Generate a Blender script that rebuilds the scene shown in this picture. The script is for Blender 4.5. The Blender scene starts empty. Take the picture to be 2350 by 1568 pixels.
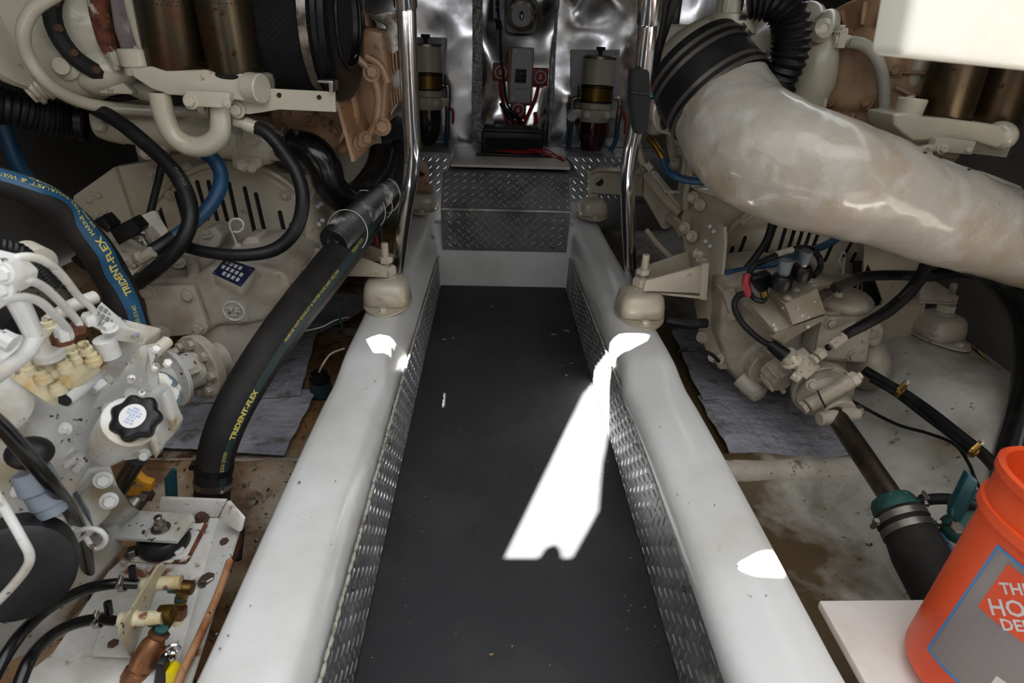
import bpy, bmesh, math, random
from mathutils import Vector, Matrix, Quaternion
random.seed(7)
rnd = random.random
SC = bpy.context.scene
COL = SC.collection
V3 = Vector

# ------------------------------------------------------------------ camera
FPX, EYE = 1400.0, 1.065                       # focal length in px of a 2350 px wide frame, eye height above the mat
_F = V3((-41, 693, -FPX)).normalized()         # world +Y (forward) in camera space
_U = (-V3((-100, -2834.0, -FPX)).normalized()) # world +Z in camera space
_U = (_U - _F * _U.dot(_F)).normalized()
_X = _F.cross(_U)
CAM = V3((0, 0, EYE))
def ray(px, py):
    d = V3((px - 1175, 784 - py, -FPX)); return V3((_X.dot(d), _F.dot(d), _U.dot(d)))
def P(px, py, Y):
    r = ray(px, py); return CAM + r * (Y / r.y)
def PX(px, py, x):
    r = ray(px, py); return CAM + r * (x / r.x)
def PZ(px, py, z):
    r = ray(px, py); return CAM + r * ((z - EYE) / r.z)
def S(Y): return 0.00075 * Y                    # metres per photo pixel at distance Y
cd = bpy.data.cameras.new('camera'); cam = bpy.data.objects.new('camera', cd); COL.objects.link(cam)
cd.sensor_width = 36; cd.lens = 36 * FPX / 2350; cd.clip_start = 0.02; cd.clip_end = 100
cam.matrix_world = Matrix.Translation(CAM) @ Matrix((_X, _F, _U)).to_4x4()
cd.dof.use_dof = True; cd.dof.focus_distance = 1.75; cd.dof.aperture_fstop = 7.0
SC.camera = cam

# ------------------------------------------------------------------ light: sky through the open hatch, sun through gaps in an added blocker wall
SUN_DIR = V3((0.45, 0.52, -1.0)).normalized()
w = bpy.data.worlds.new('sky'); SC.world = w; w.use_nodes = True
bg = w.node_tree.nodes['Background']; bg.inputs[0].default_value = (0.95, 0.97, 1.0, 1); bg.inputs[1].default_value = 2.7
sl = bpy.data.lights.new('sun', 'SUN'); sun = bpy.data.objects.new('sun', sl); COL.objects.link(sun)
sl.energy = 150; sl.angle = 0.0045; sl.color = (1, 0.98, 0.95)
sun.rotation_euler = SUN_DIR.to_track_quat('-Z', 'Y').to_euler()
HATCH = (-1.0, 1.15, -1.1, 1.15); DECK = 1.52
pl = bpy.data.lights.new('hatch_portal', 'AREA'); po = bpy.data.objects.new('hatch_portal', pl); COL.objects.link(po)
pl.shape = 'RECTANGLE'; pl.size = HATCH[1] - HATCH[0]; pl.size_y = HATCH[3] - HATCH[2]
po.location = ((HATCH[0] + HATCH[1]) / 2, (HATCH[2] + HATCH[3]) / 2, DECK + .05); pl.cycles.is_portal = True
SC.view_settings.view_transform = 'Standard'; SC.view_settings.look = 'None'
SC.view_settings.gamma = 1; SC.view_settings.use_curve_mapping = False; SC.view_settings.exposure = 0.0
try:
    SC.cycles.max_bounces = 7; SC.cycles.diffuse_bounces = 4; SC.cycles.glossy_bounces = 4
    SC.cycles.sample_clamp_indirect = 6.0; SC.cycles.caustics_reflective = False; SC.cycles.caustics_refractive = False
    SC.cycles.use_denoising = True
except Exception: pass

# ------------------------------------------------------------------ materials
def lin(c):
    return tuple(((v / 255) / 12.92 if v <= 10 else (((v / 255) + .055) / 1.055) ** 2.4) for v in c) + (1,)
def mat(name, col, rough=.5, metal=0.0, layers=(), bump=None, coat=0.0, bumps=(), emit=None, spec=None, wave=None, band=None):
    """col / layer colours in sRGB 0-255.  layers: (colour, scale, lo, hi[, rough]) noise-masked coats of dirt or wear."""
    m = bpy.data.materials.new(name); m.use_nodes = True
    nt = m.node_tree; N = nt.nodes; L = nt.links; b = N['Principled BSDF']
    b.inputs['Base Color'].default_value = lin(col); b.inputs['Roughness'].default_value = rough
    b.inputs['Metallic'].default_value = metal; b.inputs['Coat Weight'].default_value = coat; b.inputs['Coat Roughness'].default_value = .12
    if spec is not None: b.inputs['Specular IOR Level'].default_value = spec
    if emit: b.inputs['Emission Color'].default_value = lin(emit[0]); b.inputs['Emission Strength'].default_value = emit[1]
    tc = N.new('ShaderNodeTexCoord'); src = tc.outputs['Object']
    def noise(scale, detail=4, off=0, st=None):
        mp = N.new('ShaderNodeMapping'); mp.inputs['Location'].default_value = (off, off * 1.7, -off)
        if st: mp.inputs['Scale'].default_value = st
        L.new(src, mp.inputs[0]); n = N.new('ShaderNodeTexNoise'); n.inputs['Scale'].default_value = scale
        n.inputs['Detail'].default_value = detail; n.inputs['Roughness'].default_value = .6
        L.new(mp.outputs[0], n.inputs['Vector']); return n.outputs['Fac']
    cur = None; rc = None
    for i, ly in enumerate(layers):
        c, sc, lo, hi = ly[:4]; lo = .5 + (lo - .5) * .72; hi = .5 + (hi - .5) * .72
        st = ly[5] if len(ly) > 5 else None
        mr = N.new('ShaderNodeMapRange'); mr.inputs[1].default_value = lo; mr.inputs[2].default_value = hi; mr.clamp = True
        L.new(noise(sc, 6, 3.1 * i + 1, st), mr.inputs[0])
        mx = N.new('ShaderNodeMix'); mx.data_type = 'RGBA'
        mx.inputs[6].default_value = lin(col); mx.inputs[7].default_value = lin(c)
        if cur: L.new(cur, mx.inputs[6])
        L.new(mr.outputs[0], mx.inputs[0]); cur = mx.outputs[2]
        if len(ly) > 4 and ly[4] is not None:
            mf = N.new('ShaderNodeMix'); mf.inputs[2].default_value = rough; mf.inputs[3].default_value = ly[4]
            if rc: L.new(rc, mf.inputs[2])
            L.new(mr.outputs[0], mf.inputs[0]); rc = mf.outputs[0]
    if band:                                     # a tide mark of grime along the foot of the girder: (colour, x0, x1)
        sp = N.new('ShaderNodeSeparateXYZ'); L.new(src, sp.inputs[0]); ad = N.new('ShaderNodeMath'); ad.operation = 'MULTIPLY_ADD'
        L.new(noise(7, 6, 5), ad.inputs[0]); ad.inputs[1].default_value = .55; L.new(sp.outputs[0], ad.inputs[2])
        mr = N.new('ShaderNodeMapRange'); mr.inputs[1].default_value = band[1] + .275; mr.inputs[2].default_value = band[2] + .275
        mr.inputs[3].default_value = 1; mr.inputs[4].default_value = 0; L.new(ad.outputs[0], mr.inputs[0])
        mx = N.new('ShaderNodeMix'); mx.data_type = 'RGBA'; mx.inputs[6].default_value = lin(col); mx.inputs[7].default_value = lin(band[0])
        if cur: L.new(cur, mx.inputs[6])
        L.new(mr.outputs[0], mx.inputs[0]); cur = mx.outputs[2]
    if cur: L.new(cur, b.inputs['Base Color'])
    if rc: L.new(rc, b.inputs['Roughness'])
    bl = list(bumps) + ([bump] if bump else [])
    prev = None
    for sc, st, *rest in bl:
        bp = N.new('ShaderNodeBump'); bp.inputs['Strength'].default_value = st
        bp.inputs['Distance'].default_value = rest[0] if rest else .002
        L.new(noise(sc, rest[2] if len(rest) > 2 else 5, sc * .13, rest[1] if len(rest) > 1 else None), bp.inputs['Height'])
        if prev: L.new(prev, bp.inputs['Normal'])
        prev = bp.outputs[0]
    if wave:
        wv = N.new('ShaderNodeTexWave'); wv.inputs['Scale'].default_value = wave[0]; wv.bands_direction = wave[2]
        L.new(src, wv.inputs['Vector']); bp = N.new('ShaderNodeBump'); bp.inputs['Strength'].default_value = wave[1]; bp.inputs['Distance'].default_value = .001
        L.new(wv.outputs['Fac'], bp.inputs['Height'])
        if prev: L.new(prev, bp.inputs['Normal'])
        prev = bp.outputs[0]
    if prev: L.new(prev, b.inputs['Normal'])
    return m
M = {}
M['gel'] = mat('white_gelcoat', (214, 214, 212), .3, coat=.3, layers=[((196, 194, 188), 3, .45, .75), ((150, 138, 118), 22, .76, .86), ((70, 62, 52), 70, .84, .87)], bumps=[(7, .25, .01), (70, .08, .002)])
M['geldirty'] = mat('stained_bilge_gelcoat', (186, 184, 177), .55, layers=[((158, 154, 144), 5, .40, .70), ((128, 112, 84), 3.2, .60, .84), ((58, 50, 38), 9, .72, .84), ((24, 22, 20), 40, .70, .76)], bumps=[(60, .3, .002), (9, .3, .006)], band=((84, 68, 42), .80, .96))
M['pan'] = mat('sealant_grey', (168, 164, 152), .6, layers=[((120, 112, 96), 30, .5, .7)])
M['liner'] = mat('hull_liner', (196, 190, 178), .5, layers=[((165, 156, 142), 4, .40, .7), ((95, 70, 50), 14, .64, .76), ((40, 36, 32), 70, .70, .74)], bumps=[(45, .5, .004), (6, .3, .01)])
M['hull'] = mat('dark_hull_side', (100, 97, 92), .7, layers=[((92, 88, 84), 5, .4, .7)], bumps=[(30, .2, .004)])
M['mat'] = mat('black_rubber_mat', (44, 44, 46), .66, spec=.35, layers=[((58, 58, 58), 3.0, .50, .8), ((112, 112, 110), 150, .80, .86), ((140, 112, 86), 40, .86, .88)], bumps=[(420, .5, .001)], wave=(120, .35, 'Y'))
M['plate'] = mat('diamond_plate', (148, 148, 150), .40, .45, layers=[((104, 104, 106), 6, .4, .7, .5), ((178, 168, 150), 9, .58, .75, .6)], bumps=[(90, .12, .001)])
M['lug'] = mat('diamond_plate_lug', (196, 198, 200), .26, .7, layers=[((140, 140, 142), 20, .4, .7, .4)])
M['foil'] = mat('foil_insulation', (226, 226, 228), .15, 1.0, layers=[((150, 150, 158), 3, .4, .7, .30)], bumps=[(2.4, .7, .07, None, 1), (8, .25, .010, None, 1)])
M['foilc'] = mat('crumpled_foil_tape', (225, 226, 230), .16, 1.0, bumps=[(14, 1.0, .05), (60, 1.0, .01)])
M['chrome'] = mat('polished_steel', (214, 214, 216), .13, 1.0, layers=[((150, 150, 150), 30, .60, .75, .3)])
M['steel'] = mat('dull_steel', (158, 152, 144), .34, 1.0, layers=[((96, 84, 72), 22, .45, .7, .6)])
M['shaft'] = mat('propeller_shaft_steel', (112, 102, 94), .3, 1.0, layers=[((70, 60, 54), 8, .40, .7, .5)])
M['cream'] = mat('cream_engine_paint', (180, 171, 153), .34, coat=.25, layers=[((164, 150, 126), 5, .42, .75), ((134, 112, 84), 16, .66, .82, .6), ((80, 62, 46), 80, .80, .84, .7)], bumps=[(14, .12, .004), (110, .10, .001)])
M['cream2'] = mat('ivory_engine_paint', (188, 182, 164), .3, coat=.3, layers=[((176, 170, 148), 4, .42, .75), ((140, 110, 78), 26, .68, .78, .6)], bumps=[(20, .12, .003)])
M['cast'] = mat('cream_painted_casting', (182, 175, 162), .42, layers=[((150, 139, 122), 6, .42, .7), ((116, 98, 78), 20, .68, .84, .7), ((60, 48, 38), 90, .80, .84)], bumps=[(160, .35, .0015), (18, .2, .004)])
M['tan'] = mat('tan_engine_paint', (150, 118, 90), .38, coat=.1, layers=[((140, 102, 70), 8, .4, .7), ((84, 56, 38), 24, .62, .75, .7)], bumps=[(80, .3, .002)])
M['turbo'] = mat('heat_tinted_casting', (150, 120, 90), .5, layers=[((120, 86, 60), 9, .45, .75), ((80, 54, 38), 24, .72, .86)], bumps=[(120, .6, .002)])
M['black'] = mat('black_rubber', (17, 17, 19), .45, spec=.35, layers=[((44, 43, 43), 9, .5, .8)], bumps=[(60, .1, .001)])
M['hose'] = mat('dark_fabric_hose', (27, 25, 24), .65, spec=.3, layers=[((42, 39, 36), 12, .45, .75)], bumps=[(200, .3, .001)])
M['hosegl'] = mat('glossy_black_hose', (14, 14, 15), .2, layers=[((34, 34, 34), 20, .5, .8)])
M['blackpl'] = mat('black_plastic', (13, 13, 14), .38, spec=.35)
M['mesh'] = mat('black_wire_mesh', (40, 40, 42), .5, .6)
M['core'] = mat('filter_element', (10, 10, 11), .9)
M['blue'] = mat('blue_hose', (26, 72, 106), .45, layers=[((16, 50, 82), 12, .4, .7)])
M['bluestripe'] = mat('blue_hose_stripe', (26, 84, 118), .5, layers=[((18, 62, 92), 9, .4, .7)])
M['yellowink'] = mat('yellow_print', (206, 188, 92), .6)
M['whiteink'] = mat('white_print', (200, 200, 200), .6)
M['greyink'] = mat('grey_print', (120, 120, 118), .6)
M['pad'] = mat('absorbent_pad', (170, 170, 178), .9, layers=[((140, 140, 150), 4, .4, .7), ((110, 104, 96), 12, .58, .75)], bumps=[(22, .8, .02), (110, .4, .003)])
M['bronze'] = mat('heat_tinted_filter', (74, 60, 42), .30, .8, layers=[((66, 64, 52), 3, .42, .66, .3, (1, 1, .6)), ((84, 48, 32), 7, .58, .80, .5), ((56, 36, 24), 40, .66, .74, .6)])
M['brass'] = mat('brass', (140, 112, 54), .3, 1.0, layers=[((92, 70, 40), 30, .4, .7, .5)])
M['bronzev'] = mat('bronze_valve', (150, 104, 72), .4, .8, layers=[((100, 70, 50), 14, .4, .7, .5)])
M['verd'] = mat('verdigris', (26, 80, 76), .6, layers=[((20, 50, 50), 16, .4, .66), ((74, 56, 40), 24, .6, .72), ((90, 150, 140), 50, .7, .8)])
M['teal'] = mat('teal_plastic', (10, 72, 82), .4, layers=[((12, 66, 76), 16, .45, .7)])
M['red'] = mat('red_cable', (150, 22, 20), .45)
M['redsw'] = mat('red_plastic', (140, 26, 28), .45, layers=[((100, 30, 30), 20, .5, .7)])
M['orange'] = mat('orange_plastic', (232, 84, 34), .38, layers=[((214, 72, 30), 5, .45, .7)], bumps=[(6, .2, .006)])
M['orangep'] = mat('orange_print', (222, 78, 40), .4)
M['grey'] = mat('grey_print_panel', (132, 124, 124), .4)
M['bluep'] = mat('blue_print', (52, 132, 200), .4)
M['white'] = mat('white_print_panel', (214, 208, 208), .4)
M['inkbl'] = mat('black_print', (30, 30, 34), .5)
M['yellow'] = mat('yellow_paint', (210, 148, 30), .45, layers=[((160, 130, 100), 30, .55, .65)])
M['yellowpl'] = mat('yellow_plastic', (240, 214, 20), .4)
M['gold'] = mat('gold_band', (120, 92, 40), .35, .8)
M['glassred'] = mat('dark_red_fuel_bowl', (56, 12, 14), .12, coat=.5)
M['glassdk'] = mat('dark_fuel_bowl', (38, 36, 40), .12, coat=.5)
M['white2'] = mat('white_board', (222, 216, 210), .4, layers=[((204, 190, 180), 4, .45, .7), ((90, 80, 70), 60, .85, .88)])
M['panelw'] = mat('white_panel', (176, 176, 182), .4)
M['gens'] = mat('white_generator_paint', (200, 200, 197), .38, coat=.2, layers=[((168, 156, 128), 7, .44, .66), ((128, 100, 66), 18, .70, .84, .6), ((60, 46, 38), 55, .69, .74, .7)], bumps=[(40, .25, .002)])
M['genspan'] = mat('rusty_white_paint', (214, 212, 206), .4, layers=[((180, 174, 164), 6, .45, .7), ((116, 60, 34), 9, .66, .74, .8), ((60, 34, 24), 38, .72, .78, .8)], bumps=[(30, .3, .003)])
M['rust'] = mat('rust', (112, 62, 36), .85, layers=[((60, 34, 24), 30, .4, .6), ((206, 196, 180), 16, .60, .66)], bumps=[(120, .8, .003)])
M['ruststick'] = mat('rusty_tube', (176, 130, 92), .5, layers=[((130, 74, 40), 18, .45, .7), ((60, 34, 22), 50, .62, .7)])
M['darkblue'] = mat('data_plate', (22, 28, 62), .35)
M['silver'] = mat('light_grey_label', (178, 178, 172), .4)
M['exh'] = mat('painted_exhaust_lagging', (180, 174, 163), .33, coat=.6, layers=[((168, 152, 130), 5, .42, .66), ((196, 192, 184), 9, .52, .7), ((120, 96, 70), 30, .76, .86)], bumps=[(22, .55, .006), (90, .35, .002), (6, .5, .012)])
M['wood'] = mat('cut_wood', (150, 120, 84), .6)
M['bolt'] = mat('painted_bolt', (196, 188, 170), .35, coat=.2, layers=[((140, 120, 96), 60, .6, .7)])
M['boltg'] = mat('white_painted_bolt', (210, 210, 206), .4, layers=[((90, 70, 50), 60, .62, .7)])
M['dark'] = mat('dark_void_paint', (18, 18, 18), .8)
M['clear'] = mat('cable_tie', (206, 200, 186), .4)
M['loomy'] = mat('yellow_tape', (200, 170, 30), .5)
M['loomg'] = mat('green_tape', (20, 110, 90), .5)
M['loomr'] = mat('red_tape', (150, 40, 48), .5)
M['greyp'] = mat('grey_blue_plastic', (120, 128, 138), .5)
M['puck'] = mat('grey_blue_cap', (104, 112, 120), .6, layers=[((90, 100, 112), 40, .45, .65)])
M['lead'] = mat('chalky_grey_metal', (120, 108, 108), .7, layers=[((160, 152, 150), 14, .5, .66), ((96, 56, 50), 30, .62, .7)], bumps=[(70, .7, .003)])
M['overspray'] = mat('oversprayed_black_ribs', (22, 22, 24), .4, layers=[((190, 188, 184), 5, .56, .72)])
M['darkteal'] = mat('faded_teal_stripe', (28, 48, 50), .6)
M['genscream'] = mat('yellowed_generator_paint', (200, 190, 156), .4, coat=.2, layers=[((190, 160, 104), 20, .54, .70), ((110, 66, 40), 34, .62, .72, .7)], bumps=[(40, .25, .002)])
M['flake'] = mat('flaking_paint', (92, 112, 122), .5, layers=[((222, 220, 208), 16, .50, .53)], bumps=[(16, .5, .003)])
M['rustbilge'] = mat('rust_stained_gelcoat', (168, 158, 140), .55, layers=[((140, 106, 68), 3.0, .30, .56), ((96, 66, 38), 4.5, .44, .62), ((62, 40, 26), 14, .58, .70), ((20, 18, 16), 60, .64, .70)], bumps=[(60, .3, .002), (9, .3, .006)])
M['steelband'] = mat('brushed_clamp_band', (120, 114, 108), .38, .8)
M['greyhose'] = mat('pale_grey_hose', (156, 152, 142), .5)
M['deckpaint'] = mat('cream_white_deck_paint', (236, 232, 218), .4, layers=[((222, 214, 192), 6, .4, .7)])
M['ribblk'] = mat('dusty_black_ribs', (30, 30, 32), .5)
M['lens'] = mat('lamp_lens', (120, 116, 100), .15, .3)

# ------------------------------------------------------------------ mesh building
class MB:
    def __init__(s): s.bm = bmesh.new()
    def face(s, pts):
        s.bm.faces.new([s.bm.verts.new(p) for p in pts]); return s
    def prism(s, pts, vec, bev=0.0, seg=2):
        b = bmesh.new(); vec = V3(vec)
        a = [b.verts.new(V3(p)) for p in pts]; c = [b.verts.new(V3(p) + vec) for p in pts]; n = len(pts)
        b.faces.new(a); b.faces.new(c[::-1])
        for i in range(n): b.faces.new((a[i], c[i], c[(i + 1) % n], a[(i + 1) % n]))
        bmesh.ops.recalc_face_normals(b, faces=b.faces)
        if bev > 0: bmesh.ops.bevel(b, geom=list(b.edges), offset=bev, segments=seg, affect='EDGES', profile=.6, clamp_overlap=True)
        return s.add(b)
    def add(s, b, mtx=None):
        me = bpy.data.meshes.new('t'); b.to_mesh(me); b.free()
        if mtx is not None: me.transform(mtx)
        s.bm.from_mesh(me); bpy.data.meshes.remove(me); return s
    def box(s, c, size, rot=None, bev=0.0, seg=2):
        b = bmesh.new(); bmesh.ops.create_cube(b, size=1)
        for v in b.verts: v.co = V3((v.co.x * size[0], v.co.y * size[1], v.co.z * size[2]))
        if bev > 0: bmesh.ops.bevel(b, geom=list(b.edges), offset=bev, segments=seg, affect='EDGES', profile=.6, clamp_overlap=True)
        m = Matrix.Translation(V3(c)) @ (rot.to_4x4() if rot is not None else Matrix())
        return s.add(b, m)
    def lathe(s, p, axis, prof, n=24, close=True, squash=1.0):
        """profile of (height along axis, radius)"""
        ax = V3(axis).normalized(); q = ax.to_track_quat('Z', 'Y'); p = V3(p)
        rings = []
        for h, r in prof:
            rings.append([s.bm.verts.new(p + q @ V3((r * math.cos(2 * math.pi * i / n), squash * r * math.sin(2 * math.pi * i / n), h))) for i in range(n)])
        for a, b in zip(rings, rings[1:]):
            for i in range(n): s.bm.faces.new((a[i], a[(i + 1) % n], b[(i + 1) % n], b[i]))
        if close:
            s.bm.faces.new(rings[0][::-1]); s.bm.faces.new(rings[-1])
        return s
    def cyl(s, a, b, r, r2=None, n=20, bev=0.0):
        a = V3(a); b = V3(b); L = (b - a).length; r2 = r if r2 is None else r2
        if bev: pr = [(0, r - bev), (bev, r), (L - bev, r2), (L, r2 - bev)]
        else: pr = [(0, r), (L, r2)]
        return s.lathe(a, b - a, pr, n)
    def tube(s, pts, r, n=12, caps=True, sub=6, smooth=True, rib=None):
        """round tube along points; r a number or one per point; rib=(pitch, depth) for corrugated hose"""
        pts = [V3(p) for p in pts]; rs = list(r) if hasattr(r, '__len__') else [r] * len(pts)
        if smooth and len(pts) > 2: pts, rs = spline(pts, rs, sub)
        if rib:
            L = [0]
            for a, b in zip(pts, pts[1:]): L.append(L[-1] + (b - a).length)
            m = max(4, int(L[-1] / rib[0] * 6)); np_, nr = [], []; j = 0
            for i in range(m + 1):
                t = L[-1] * i / m
                while j < len(L) - 2 and L[j + 1] < t: j += 1
                u = (t - L[j]) / max(1e-9, L[j + 1] - L[j]); np_.append(pts[j].lerp(pts[j + 1], u))
                nr.append((rs[j] * (1 - u) + rs[j + 1] * u) - rib[1] * (.5 - .5 * math.cos(i * math.pi / 3)))
            pts, rs = np_, nr
        q = None; rings = []; N = len(pts)
        for i, p in enumerate(pts):
            t = (pts[min(i + 1, N - 1)] - pts[max(i - 1, 0)]).normalized()
            if q is None:
                up = V3((0, 0, 1)) if abs(t.z) < .9 else V3((1, 0, 0)); x = t.cross(up).normalized()
            else: x = (x - t * x.dot(t)).normalized()
            q = 1; y = t.cross(x)
            rings.append([s.bm.verts.new(p + (x * math.cos(2 * math.pi * k / n) + y * math.sin(2 * math.pi * k / n)) * rs[i]) for k in range(n)])
        for a, b in zip(rings, rings[1:]):
            for i in range(n): s.bm.faces.new((a[i], b[i], b[(i + 1) % n], a[(i + 1) % n]))
        if caps: s.bm.faces.new(rings[0]); s.bm.faces.new(rings[-1][::-1])
        return s
    def torus(s, c, axis, R, r, n=32, k=8, flat=1.0):
        ax = V3(axis).normalized(); q = ax.to_track_quat('Z', 'Y'); c = V3(c); rings = []
        for i in range(n):
            a = 2 * math.pi * i / n; d = V3((math.cos(a), math.sin(a), 0))
            rings.append([s.bm.verts.new(c + q @ (d * (R + r * math.cos(2 * math.pi * j / k)) + V3((0, 0, flat * r * math.sin(2 * math.pi * j / k))))) for j in range(k)])
        for i in range(n):
            a, b = rings[i], rings[(i + 1) % n]
            for j in range(k): s.bm.faces.new((a[j], b[j], b[(j + 1) % k], a[(j + 1) % k]))
        return s
    def hexa(s, p, d, r, h, n=6):
        return s.lathe(p, d, [(0, r), (h * .8, r), (h, r * .82)], n)
    def loft(s, rings, caps=True, closed=True):
        R = [[s.bm.verts.new(V3(p)) for p in rg] for rg in rings]; n = len(R[0])
        for a, b in zip(R, R[1:]):
            for i in range(n if closed else n - 1): s.bm.faces.new((a[i], a[(i + 1) % n], b[(i + 1) % n], b[i]))
        if caps and closed: s.bm.faces.new(R[0][::-1]); s.bm.faces.new(R[-1])
        return s
    def blob(s, c, size, rot=None, sub=3, fn=None):
        b = bmesh.new(); bmesh.ops.create_icosphere(b, subdivisions=sub, radius=1)
        for v in b.verts:
            if fn: v.co = fn(v.co)
            v.co = V3((v.co.x * size[0], v.co.y * size[1], v.co.z * size[2]))
        return s.add(b, Matrix.Translation(V3(c)) @ (rot.to_4x4() if rot is not None else Matrix()))

def spline(pts, rs, sub=6):
    o, ro = [], []; n = len(pts)
    for i in range(n - 1):
        p0, p1, p2, p3 = pts[max(i - 1, 0)], pts[i], pts[i + 1], pts[min(i + 2, n - 1)]
        r0, r1, r2, r3 = rs[max(i - 1, 0)], rs[i], rs[i + 1], rs[min(i + 2, n - 1)]
        for k in range(sub):
            t = k / sub; a, b, c, d = -.5 * t + t * t - .5 * t ** 3, 1 - 2.5 * t * t + 1.5 * t ** 3, .5 * t + 2 * t * t - 1.5 * t ** 3, -.5 * t * t + .5 * t ** 3
            o.append(p0 * a + p1 * b + p2 * c + p3 * d); ro.append(r1 + (r2 - r1) * t)
    o.append(pts[-1]); ro.append(rs[-1]); return o, ro

def add_obj(name, data, parent=None, loc=None):
    o = bpy.data.objects.new(name, data); COL.objects.link(o)
    if parent is not None:
        o.parent = parent
        # vertices are in world space: cancel the parents' placement
        t = V3((0, 0, 0)); p = parent
        while p is not None: t += p.location; p = p.parent
        o.location = -t
    return o
def part(name, mb, m, parent=None, label=None, ang=35, **props):
    bm = mb.bm
    bmesh.ops.recalc_face_normals(bm, faces=bm.faces)
    me = bpy.data.meshes.new(name); bm.to_mesh(me); bm.free(); me.materials.append(M[m] if isinstance(m, str) else m)
    me.polygons.foreach_set('use_smooth', [True] * len(me.polygons))
    try: me.set_sharp_from_angle(angle=math.radians(ang))
    except Exception: pass
    o = add_obj(name, me, parent)
    if label: o['label'] = label
    for k, v in props.items(): o[k] = v
    return o
def thing(name, label, cat, loc, group=None):
    o = bpy.data.objects.new(name, None); COL.objects.link(o); o.location = V3(loc); o.empty_display_size = .05
    o['label'] = label; o['category'] = cat
    if group: o['group'] = group
    return o
def solo(name, mb, m, label, cat, group=None, **k):
    o = part(name, mb, m, None, label, **k); o['category'] = cat
    if group: o['group'] = group
    return o
def struct(name, mb, m, **k):
    return part(name, mb, m, None, kind='structure', **k)
_bolts = {}
def bolt(parent, p, d, r=.009, h=None, m='bolt', washer=True, name='bolt'):
    """hex bolt with washer, sharing one mesh per material; d points out of the surface"""
    key = (m, washer)
    if key not in _bolts:
        b = MB()
        if washer: b.lathe((0, 0, -.2), (0, 0, 1), [(0, 1.45), (.2, 1.45), (.3, 1.38)], 16)
        b.lathe((0, 0, .08), (0, 0, 1), [(0, 1.0), (.75, 1.0), (.9, .84)], 6)
        me = bpy.data.meshes.new('bolt'); bmesh.ops.recalc_face_normals(b.bm, faces=b.bm.faces); b.bm.to_mesh(me); b.bm.free()
        me.materials.append(M[m]); _bolts[key] = me
    o = add_obj(name, _bolts[key], parent)
    o.location = o.location + V3(p)
    o.rotation_mode = 'QUATERNION'; o.rotation_quaternion = V3(d).to_track_quat('Z', 'Y') @ Quaternion((0, 0, 1), random.random())
    o.scale = (r, r, r if h is None else h)
    return o
def W(pts, Y):
    """photo points to the plane at distance Y (a third number in a point overrides Y)"""
    return [P(p[0], p[1], p[2] if len(p) > 2 else Y) for p in pts]
def slab(pts, Y, depth, bev=.003, seg=2, mb=None):
    return (mb or MB()).prism(W(pts, Y), (0, depth, 0), bev, seg)
def text_bm(body, size, bold=0.0, extrude=0.0):
    c = bpy.data.curves.new('txt', 'FONT'); c.body = body; c.size = size; c.offset = bold; c.extrude = extrude; c.resolution_u = 2
    o = bpy.data.objects.new('txt', c); me = o.to_mesh().copy(); o.to_mesh_clear()
    bpy.data.objects.remove(o); bpy.data.curves.remove(c); return me
def text_on(name, body, size, fn, m, parent, bold=0.0, mirror=False, **k):
    """lettering laid on a surface: fn(u, v) -> world point"""
    me = text_bm(body, size, bold)
    w_ = max((v.co.x for v in me.vertices), default=1)
    for v in me.vertices: v.co = fn(v.co.x, v.co.y)
    me.materials.clear(); me.materials.append(M[m]); o = add_obj(name, me, parent)
    for a, b in k.items(): o[a] = b
    return o
def clamp_part(parent, c, ax, R, wd=.012, m='steel', name='hose_clamp', scr=None):
    """worm-drive hose clamp: band, screw housing"""
    ax = V3(ax).normalized(); c = V3(c)
    b = MB().lathe(c - ax * wd / 2, ax, [(0, R), (0, R + .0018), (wd, R + .0018), (wd, R)], 32, close=False)
    scr = V3(scr if scr is not None else (0, -.3, 1)); scr = (scr - ax * scr.dot(ax)).normalized(); t = ax.cross(scr)
    q = c + scr * (R + .005)
    b.cyl(q - t * wd * .9, q + t * wd * .9, wd * .38, n=10); b.hexa(q + t * wd * .9, t, wd * .42, wd * .5)
    b.box(q - scr * .002, (wd * 1.1, wd * 1.1, wd * .5), Matrix((t, ax, scr)).transposed(), .0006, 1)
    return part(name, b, m, parent)
# ================================================================== SETTING
def lerp(a, b, t): return a + (b - a) * t
BY0, BY1 = .05, 3.62
# --- girders (engine beds) either side of the walkway: rounded white beams with a raised boss under each mount
def girder(name, sx, Xi, Xo, Xb):
    """Xi inner top edge, Xo outer top edge, Xb inner bottom (plate line)"""
    rings = []
    ys = [-.25, .2, .6, .9, 1.1, 1.28, 1.38, 1.44, 1.48, 1.52, 1.58, 1.75, 2.0, 2.3, 2.6, 2.9, 3.3]
    for Y in ys:
        t = min(1, max(0, (Y - 1.38) / .12)); t = t * t * (3 - 2 * t)
        zt = lerp(.262, .284, t); wv = .004 * math.sin(Y * 7) + .003 * math.sin(Y * 17)
        xi = Xi + sx * (wv + lerp(0, .012, t)); xo = Xo + sx * (wv * .5 + lerp(0, -.004, t))
        xb = Xb; f = .030
        c = []
        c.append((xb + sx * .0, Y, -.12)); c.append((xb, Y, .05)); c.append((xb + sx * .004, Y, .195)); 
        c.append((xi - sx * .010, Y, zt - .040)); c.append((xi - sx * .001, Y, zt - .018)); c.append((xi + sx * .010, Y, zt - .005)); c.append((xi + sx * f, Y, zt))
        c.append(((xi + xo) / 2, Y, zt + .002)); c.append((xo - sx * f, Y, zt)); c.append((xo - sx * .010, Y, zt - .005)); c.append((xo - sx * .001, Y, zt - .018)); c.append((xo + sx * .006, Y, zt - .05))
        c.append((xo + sx * .03, Y, -.12))
        rings.append(c)
    return struct(name, MB().loft(rings), 'gel', ang=60)
girder('trim_1', -1, -.272, -.405, -.245)
girder('trim_2', 1, .372, .528, .372)
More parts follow.
